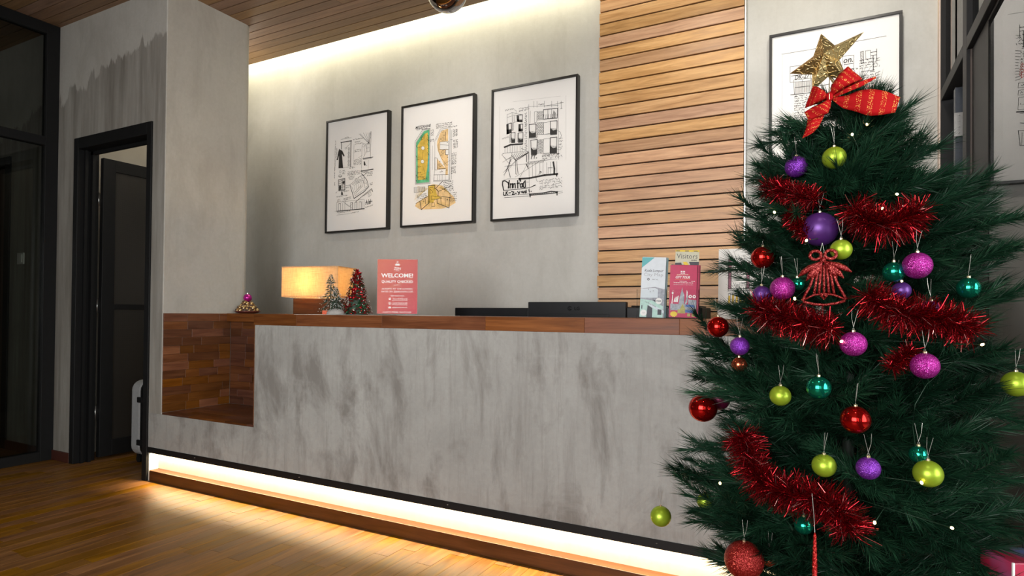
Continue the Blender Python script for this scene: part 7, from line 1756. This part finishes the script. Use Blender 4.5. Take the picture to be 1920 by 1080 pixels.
CAPM = MB().lathe([(0.0, 0.0), (0.16, 0.0), (0.16, 0.18), (0.12, 0.22), (0.0, 0.24)], 12).mesh('cap', smooth=False)
RINGM = MB().tube([(0.075 * math.cos(t * .5236), 0, 0.30 + 0.075 * math.sin(t * .5236)) for t in range(13)], 0.016, 5).mesh('ring', smooth=True)
BALLM = {}
for i, b_ in enumerate(BALLS):
    kind, c, dia = b_[0], Vector(b_[1:4]), b_[4]
    R = dia / 2
    mk = MATK[kind]
    if mk not in BALLM:
        BALLM[mk] = MB().sphere((0, 0, 0), 1.0, 32, 20).mesh('ball', smooth=True)
        BALLM[mk].materials.append(M[mk])
    grp = {'pink': 'pink glitter baubles', 'lime': 'lime baubles', 'teal': 'teal mirror baubles', 'red': 'red mirror baubles', 'purple_glitter': 'purple glitter baubles', 'purple_matte': 'purple satin baubles'}.get(kind, 'other baubles')
    t = thing('bauble', BLABEL[i], 'bauble', c, rr.uniform(0, 6), grp)
    o = bpy.data.objects.new('ball', BALLM[mk])
    COL.objects.link(o)
    o.parent = t
    o.scale = (R, R, R * 0.985)
    for nm, me, mm_ in (('cap', CAPM, M['gold_cap']), ('ring', RINGM, M['thread'])):
        o = bpy.data.objects.new(nm, me)
        if not me.materials:
            me.materials.append(mm_)
        COL.objects.link(o)
        o.parent = t
        o.location = (0, 0, R * 0.93)
        k = 0.027 * 0.9
        o.scale = (k, k, k)
    th = MB()
    hgt = R + 0.028
    th.tube([(0.0, 0, R + 0.009), (-0.004, 0.002, hgt), (-0.008, 0.004, hgt + 0.018)], 0.00042, 4)
    th.tube([(0.0, 0, R + 0.009), (0.005, 0.002, hgt), (0.006, 0.004, hgt + 0.020)], 0.00042, 4)
    th.build('thread', M['thread'], t)

# ------------------------------------------------------------------ red tinsel
M['tinsel'] = plain('red_tinsel', (0.46, 0.006, 0.012), 0.22, 0.85)
nn = M['tinsel'].node_tree
q_ = NT(nn)
gm = q_.n('ShaderNodeNewGeometry').outputs['Random Per Island']
nn.links.new(q_.ramp(gm, [(0.0, (0.10, 0.001, 0.004)), (0.7, (0.28, 0.004, 0.010)), (0.96, (0.45, 0.012, 0.016)), (1.0, (0.85, 0.45, 0.42))]), nn.nodes['Principled BSDF'].inputs['Base Color'])
GLAB = {'g1': 'red tinsel garland at the upper left of the tree under the purple bauble', 'g2': 'thick red tinsel swag at the upper right of the tree',
        'g3': 'red tinsel swag under the red bell and the left pink bauble', 'g4': 'long red tinsel swag across the right half of the tree',
        'g5': 'dark red tinsel garland winding down the lower left of the tree', 'g6': 'short end of red tinsel hanging above the large purple bauble',
        'g7': 'small tuft of red tinsel deep in the tree left of the lowest pink bauble'}
GRAD = {'g1': 0.034, 'g2': 0.047, 'g3': 0.046, 'g4': 0.046, 'g5': 0.050, 'g6': 0.026, 'g7': 0.028}
for key, path in GARL.items():
    base = Vector(path[len(path) // 2])
    pts = [Vector(p) - base for p in path]
    t = thing('tinsel_garland', GLAB[key], 'tinsel', base, 0, 'red tinsel on the tree')
    tot = sum((b_ - a).length for a, b_ in zip(pts[:-1], pts[1:]))
    mb = MB()
    n = int(tot * 11000)
    cum = [0.0]
    for a, b_ in zip(pts[:-1], pts[1:]):
        cum.append(cum[-1] + (b_ - a).length)
    for k in range(n):
        s_ = tot * rr.random()
        i = max(j for j in range(len(cum)) if cum[j] <= s_)
        i = min(i, len(pts) - 2)
        f = (s_ - cum[i]) / max(1e-6, cum[i + 1] - cum[i])
        p = pts[i].lerp(pts[i + 1], f)
        ax = (pts[i + 1] - pts[i]).normalized()
        d = Vector((rr.gauss(0, 1), rr.gauss(0, 1), rr.gauss(0, 1)))
        d = (d - ax * d.dot(ax) * 0.6).normalized()
        L = GRAD[key] * rr.uniform(0.6, 1.12)
        sd = d.cross(Vector((rr.gauss(0, 1), rr.gauss(0, 1), rr.gauss(0, 1)))).normalized() * 0.00065
        mid = p + d * L * 0.55 + Vector((rr.uniform(-1, 1), rr.uniform(-1, 1), rr.uniform(-1, 1))) * L * 0.10
        tip = p + d * L + Vector((rr.uniform(-1, 1), rr.uniform(-1, 1), rr.uniform(-1.2, 0.6))) * L * 0.16
        mb.add([p - sd, p + sd, mid + sd, mid - sd, tip + sd * 0.7, tip - sd * 0.7], ((0, 1, 2, 3), (3, 2, 4, 5)))
    mb.build('tinsel', M['tinsel'], t, recalc=False, kind='stuff')
    MB().tube(pts, 0.0012, 5).build('core_wire', M['icicle_g'], t, smooth=True)


# ------------------------------------------------------------------ pieces that face the viewer: their own plane axes
def local_axes(center):
    """right and up axes of a hanging ornament that faces the camera"""
    d = (Vector(center) - CAM)
    d.z = 0
    d.normalize()
    return Vector((d.y, -d.x, 0)), Vector((0, 0, 1)), d


# gold star
SC = Vector((-0.024, 1.80, 1.796))
ex, ez, ed = local_axes(SC)
star = thing('tree_star', 'embossed gold five pointed star on top of the Christmas tree', 'star', SC)
mm, nt_, b_ = new_mat('embossed_gold')
q_ = NT(nt_)
tc_ = q_.n('ShaderNodeTexCoord').outputs['Object']
vo_ = q_.n('ShaderNodeTexVoronoi')
vo_.inputs['Scale'].default_value = 52
nt_.links.new(tc_, vo_.inputs['Vector'])
vo2 = q_.n('ShaderNodeVectorMath', operation='SUBTRACT')
mp_ = q_.n('ShaderNodeVectorMath', operation='SCALE')
nt_.links.new(tc_, mp_.inputs[0])
mp_.inputs['Scale'].default_value = 52
nt_.links.new(mp_.outputs[0], vo2.inputs[0])
nt_.links.new(vo_.outputs['Position'], vo2.inputs[1])
sx_ = q_.n('ShaderNodeSeparateXYZ')
nt_.links.new(vo2.outputs[0], sx_.inputs[0])
ang = q_.math('ARCTAN2', sx_.outputs[2], sx_.outputs[0])
wave = q_.math('SINE', q_.math('ADD', q_.math('MULTIPLY', vo_.outputs['Distance'], 17.0), ang))
bp = q_.n('ShaderNodeBump')
bp.inputs['Strength'].default_value = 0.9
bp.inputs['Distance'].default_value = 0.0022
nt_.links.new(q_.remap(wave, 0.2, 0.9), bp.inputs['Height'])
nt_.links.new(bp.outputs[0], b_.inputs['Normal'])
b_.inputs['Base Color'].default_value = (0.78, 0.58, 0.27, 1)
b_.inputs['Metallic'].default_value = 1.0
b_.inputs['Roughness'].default_value = 0.40
k = 1.592 / 1139.66
tips = [(-5, 52), (66, 41), (42, -48), (-20, -56), (-59, -15)]
nots = [(18, 25), (26, -4), (8, -32), (-20, -24), (-18, 11)]
outl = []
for a, b2 in zip(tips, nots):
    outl += [a, b2]
vs = [ex * (p[0] * k) + ez * (p[1] * k) for p in outl]
vs.append(-ed * 0.048)
vs.append(ed * 0.026)
n = len(outl)
sb = MB()
sb.add(vs, [(i, (i + 1) % n, n) for i in range(n)] + [((i + 1) % n, i, n + 1) for i in range(n)])
sb.build('star_body', mm, star)
MB().tube([Vector((0, 0, -0.02)), TR + Vector((0, 0, TOPZ + 0.02)) - SC], 0.004, 8).build('socket', M['gold_cap'], star)

# red bow with gold glitter stripes
BC = Vector((-0.0102, 1.6846, 1.6591))
ex, ez, ed = local_axes(BC)
bow = thing('ribbon_bow', 'red ribbon bow with gold glitter stripes below the star', 'bow', BC)
mm, nt_, b_ = new_mat('red_ribbon')
q_ = NT(nt_)
tc_ = q_.n('ShaderNodeTexCoord').outputs['Object']
uvn = q_.n('ShaderNodeAttribute')
uvn.attribute_name = 'along'
stripe = q_.math('SINE', q_.math('MULTIPLY', uvn.outputs['Fac'], 620.0))
sp1 = q_.noise(tc_, 420, 2, 0.5)
gold = q_.math('MULTIPLY', q_.remap(stripe, 0.1, 0.4), q_.remap(sp1, 0.56, 0.62))
nt_.links.new(q_.mix(gold, (0.31, 0.003, 0.005), (0.75, 0.36, 0.10)), b_.inputs['Base Color'])
nt_.links.new(q_.math('MULTIPLY', gold, 0.8), b_.inputs['Metallic'])
b_.inputs['Roughness'].default_value = 0.75
b_.inputs['Specular IOR Level'].default_value = 0.12
M['ribbon'] = mm
kb = 1.50 / 1139.66


def patch(name, A, B, da, db, bulge=0.0, sag=0.0):
    """cloth between two edge polylines, given in picture units of the bow's own plane (x right, y up); da/db depth along each"""
    m, n = 15, 7

    def samp(P, u):
        f = u * (len(P) - 1)
        i = min(int(f), len(P) - 2)
        t_ = f - i
        return [P[i][j] + (P[i + 1][j] - P[i][j]) * t_ for j in range(len(P[0]))]
    vs, al = [], []
    for i in range(m):
        u = i / (m - 1)
        a, b2 = samp(A, u), samp(B, u)
        za, zb2 = samp([(q,) for q in da], u)[0], samp([(q,) for q in db], u)[0]
        for j in range(n):
            w = j / (n - 1)
            x = a[0] + (b2[0] - a[0]) * w
            y = a[1] + (b2[1] - a[1]) * w
            dep = za + (zb2 - za) * w - bulge * math.sin(math.pi * w) * math.sin(math.pi * min(1, u * 1.1)) + 0.0018 * math.sin(9 * w + 4 * u)
            vs.append(ex * (x * kb) + ez * (y * kb) + ed * dep)
            al.append(u * 0.055)
    fs = [(i * n + j, i * n + j + 1, (i + 1) * n + j + 1, (i + 1) * n + j) for i in range(m - 1) for j in range(n - 1)]
    mb = MB()
    mb.add(vs, fs)
    me = mb.mesh(name, True, True)
    at = me.attributes.new('along', 'FLOAT', 'POINT')
    at.data.foreach_set('value', al)
    o = place(name, me, M['ribbon'], bow)
    md = o.modifiers.new('thickness', 'SOLIDIFY')
    md.thickness = 0.0012
    return o


def pb(*pts):
    return [((x - 575) / 6.752, -(y - 690) / 6.752) for x, y in pts]


patch('loop', pb((575, 680), (520, 610), (450, 560), (385, 520)), pb((570, 700), (480, 740), (380, 780), (295, 785)), (0, -.01, -.012, 0), (0, -.01, -.012, 0), 0.016)
patch('loop', pb((385, 520), (470, 600), (572, 690)), pb((295, 785), (420, 740), (572, 700)), (0.002, .014, .004), (0.002, .014, .004), -0.004)
patch('loop', pb((580, 690), (590, 560), (680, 440), (780, 335)), pb((590, 690), (700, 640), (830, 580), (940, 520)), (0, -.008, -.012, 0), (0, -.012, -.014, 0), 0.016)
patch('loop', pb((780, 335), (690, 480), (590, 680)), pb((940, 520), (800, 600), (600, 690)), (0.002, .016, .004), (0.002, .016, .004), -0.004)
patch('loop', pb((595, 690), (760, 620), (900, 575), (1080, 540)), pb((600, 705), (760, 690), (920, 650), (1075, 565)), (0, -.012, -.016, -.014), (0, -.014, -.018, -.014), 0.006)
patch('tail', pb((600, 690), (760, 700), (900, 660), (1040, 670), (1190, 725), (1335, 810)), pb((610, 730), (720, 850), (870, 920), (1000, 1000), (1150, 1005), (1285, 985)), (0, .0, -.004, -.008, -.006, .002), (0, .002, .0, -.004, -.004, .002), 0.008)
patch('tail', pb((570, 700), (480, 760), (380, 800), (290, 850)), pb((600, 730), (590, 830), (560, 910), (340, 960)), (0, -.006, -.008, -.004), (0, -.006, -.008, -.004), 0.012)
patch('tail', pb((330, 900), (320, 1000), (290, 1110), (265, 1180)), pb((520, 890), (500, 960), (455, 1060), (395, 1120)), (.004, .0, -.002, .0), (.004, 0, -.002, .0), 0.008)
MB().sphere(ex * 0.001 - ed * 0.004, 0.010, 14, 9, (0.8, 0.8, 1.15)).build('knot', M['ribbon'], bow, smooth=True)
MB().tube([-ed * 0.013 - ez * 0.01, -ed * 0.014 + ez * 0.002, -ed * 0.006 + ez * 0.014, ez * 0.05 + ed * 0.01], 0.0009, 5).build('wire', M['gold_cap'], bow)

# red glitter bell (open lattice)
LC = Vector((-0.0182, 1.494, 1.197))
ex, ez, ed = local_axes(LC)
bell = thing('bell_ornament', 'flat red glitter bell ornament with a bow, hanging mid tree', 'ornament', LC)
kl = 1.33 / 1139.66


def pl_(*pts):
    return [ex * ((x - 940) / 4.153 * kl) + ez * (-(y - 270) / 4.153 * kl) for x, y in pts]


M['bell_g'] = glitter('bell_red_glitter', (0.17, 0.004, 0.005), (0.55, 0.09, 0.07), 0.36, 0.5, 700, 0.5)
ol = MB()
ol.tube(pl_((875, 190), (862, 250), (845, 310), (815, 370), (790, 425), (800, 440), (870, 458), (945, 464), (1020, 452), (1085, 432), (1092, 418), (1065, 365), (1035, 305), (1015, 250), (1003, 190)), 0.0030, 6)
ol.tube(pl_((798, 425), (870, 385), (940, 376), (1010, 385), (1085, 420)), 0.0024, 6)
ol.build('bell_outline', M['bell_g'], bell, smooth=True)
for (xa, xb) in ((905, 872), (922, 905), (940, 940), (958, 975), (975, 1010)):
    MB().tube(pl_((xa, 150), ((xa + xb) / 2, 260), (xb, 380)), [0.0028, 0.0030, 0.0030], 6).build('bar', M['bell_g'], bell, smooth=True)
for pts in (((880, 75), 36), ((985, 72), 36)):
    (cx_, cy_), r_ = pts
    sg = -1 if cx_ < 940 else 1
    MB().tube(pl_(*[(cx_ + r_ * math.cos(t * .4189) * (1.1), cy_ + r_ * math.sin(t * .4189) * 0.95) for t in range(16)]), 0.0036, 6).build('bow_loop', M['bell_g'], bell, smooth=True)
MB().sphere(pl_((932, 112))[0], 0.0062, 10, 8).build('bow_knot', M['bell_g'], bell, smooth=True)
for tip in ((755, 240), (815, 275), (858, 262), (1130, 212), (1075, 258), (1030, 258)):
    a0 = (925 if tip[0] < 940 else 945, 130)
    mx, my = (a0[0] + tip[0]) / 2, (a0[1] + tip[1]) / 2 - 12
    MB().tube(pl_(a0, (mx, my), ((mx + tip[0]) / 2, (my + tip[1]) / 2 - 2), tip), [0.0035, 0.0068, 0.0062, 0.0012], 6).build('leaf', M['bell_g'], bell, smooth=True)
MB().tube(pl_((940, 376), (922, 392), (940, 415), (958, 392), (940, 380)), 0.0036, 6).build('clapper', M['bell_g'], bell, smooth=True)
MB().tube(pl_((932, 108), (915, 40), (925, -20)), 0.00042, 4).build('thread', M['thread'], bell)
MB().tube(pl_((932, 108), (940, 40), (928, -20)), 0.00042, 4).build('thread', M['thread'], bell)

# slim red icicle
IC = Vector((-0.032, 1.40, 0.665))
ici = thing('icicle_ornament', 'slim red glitter icicle hanging at the bottom of the tree', 'ornament', IC)
prof = [(0.0, -0.160), (0.0022, -0.155)]
for k in range(14):
    u = k / 13
    prof += [(0.0032 + 0.0022 * math.sin(math.pi * u), -0.150 + 0.15 * u), (0.0024 + 0.0018 * math.sin(math.pi * u), -0.145 + 0.15 * u)]
prof += [(0.0, 0.010)]
MB().lathe(prof, 10).build('spindle', M['icicle_g'], ici, smooth=True)
MB().tube([(0, 0, 0.008), (-0.002, 0.002, 0.045), (-0.006, 0.01, 0.085)], 0.0007, 4).build('thread', M['thread'], ici)

# fairy lights: one string with its bulbs
fl = thing('fairy_lights', 'string of tiny warm white fairy lights wound round the tree', 'lights', (AX, AY, 0.9))
FO = Vector((AX, AY, 0.9))
bulbm = MB().sphere((0, 0, 0), 0.0027, 10, 8, (1, 1, 1.4)).mesh('bulb', smooth=True)
bulbm.materials.append(plain('fairy_bulb', (1, 0.9, 0.7), 0.3, emit=(1.0, 0.66, 0.25), estr=12))
for p in LIGHTS:
    o = bpy.data.objects.new('bulb', bulbm)
    COL.objects.link(o)
    o.parent = fl
    o.location = Vector(p) - FO
    o.rotation_euler = (rr.uniform(-1, 1), rr.uniform(-1, 1), 0)
srt = sorted(LIGHTS, key=lambda p: -p[2])
wp = []
for a, b_ in zip(srt[:-1], srt[1:]):
    a, b_ = Vector(a) - FO, Vector(b_) - FO
    for k in range(6):
        u = k / 6
        p = a.lerp(b_, u)
        h = Vector((p.x, p.y, 0))
        p -= h * 0.30 * math.sin(math.pi * u)
        wp.append(p)
wp.append(Vector(srt[-1]) - FO)
MB().tube(wp, 0.0009, 4).build('wire', plain('green_wire', (0.008, 0.03, 0.015), 0.5, var=0.05), fl, smooth=True)
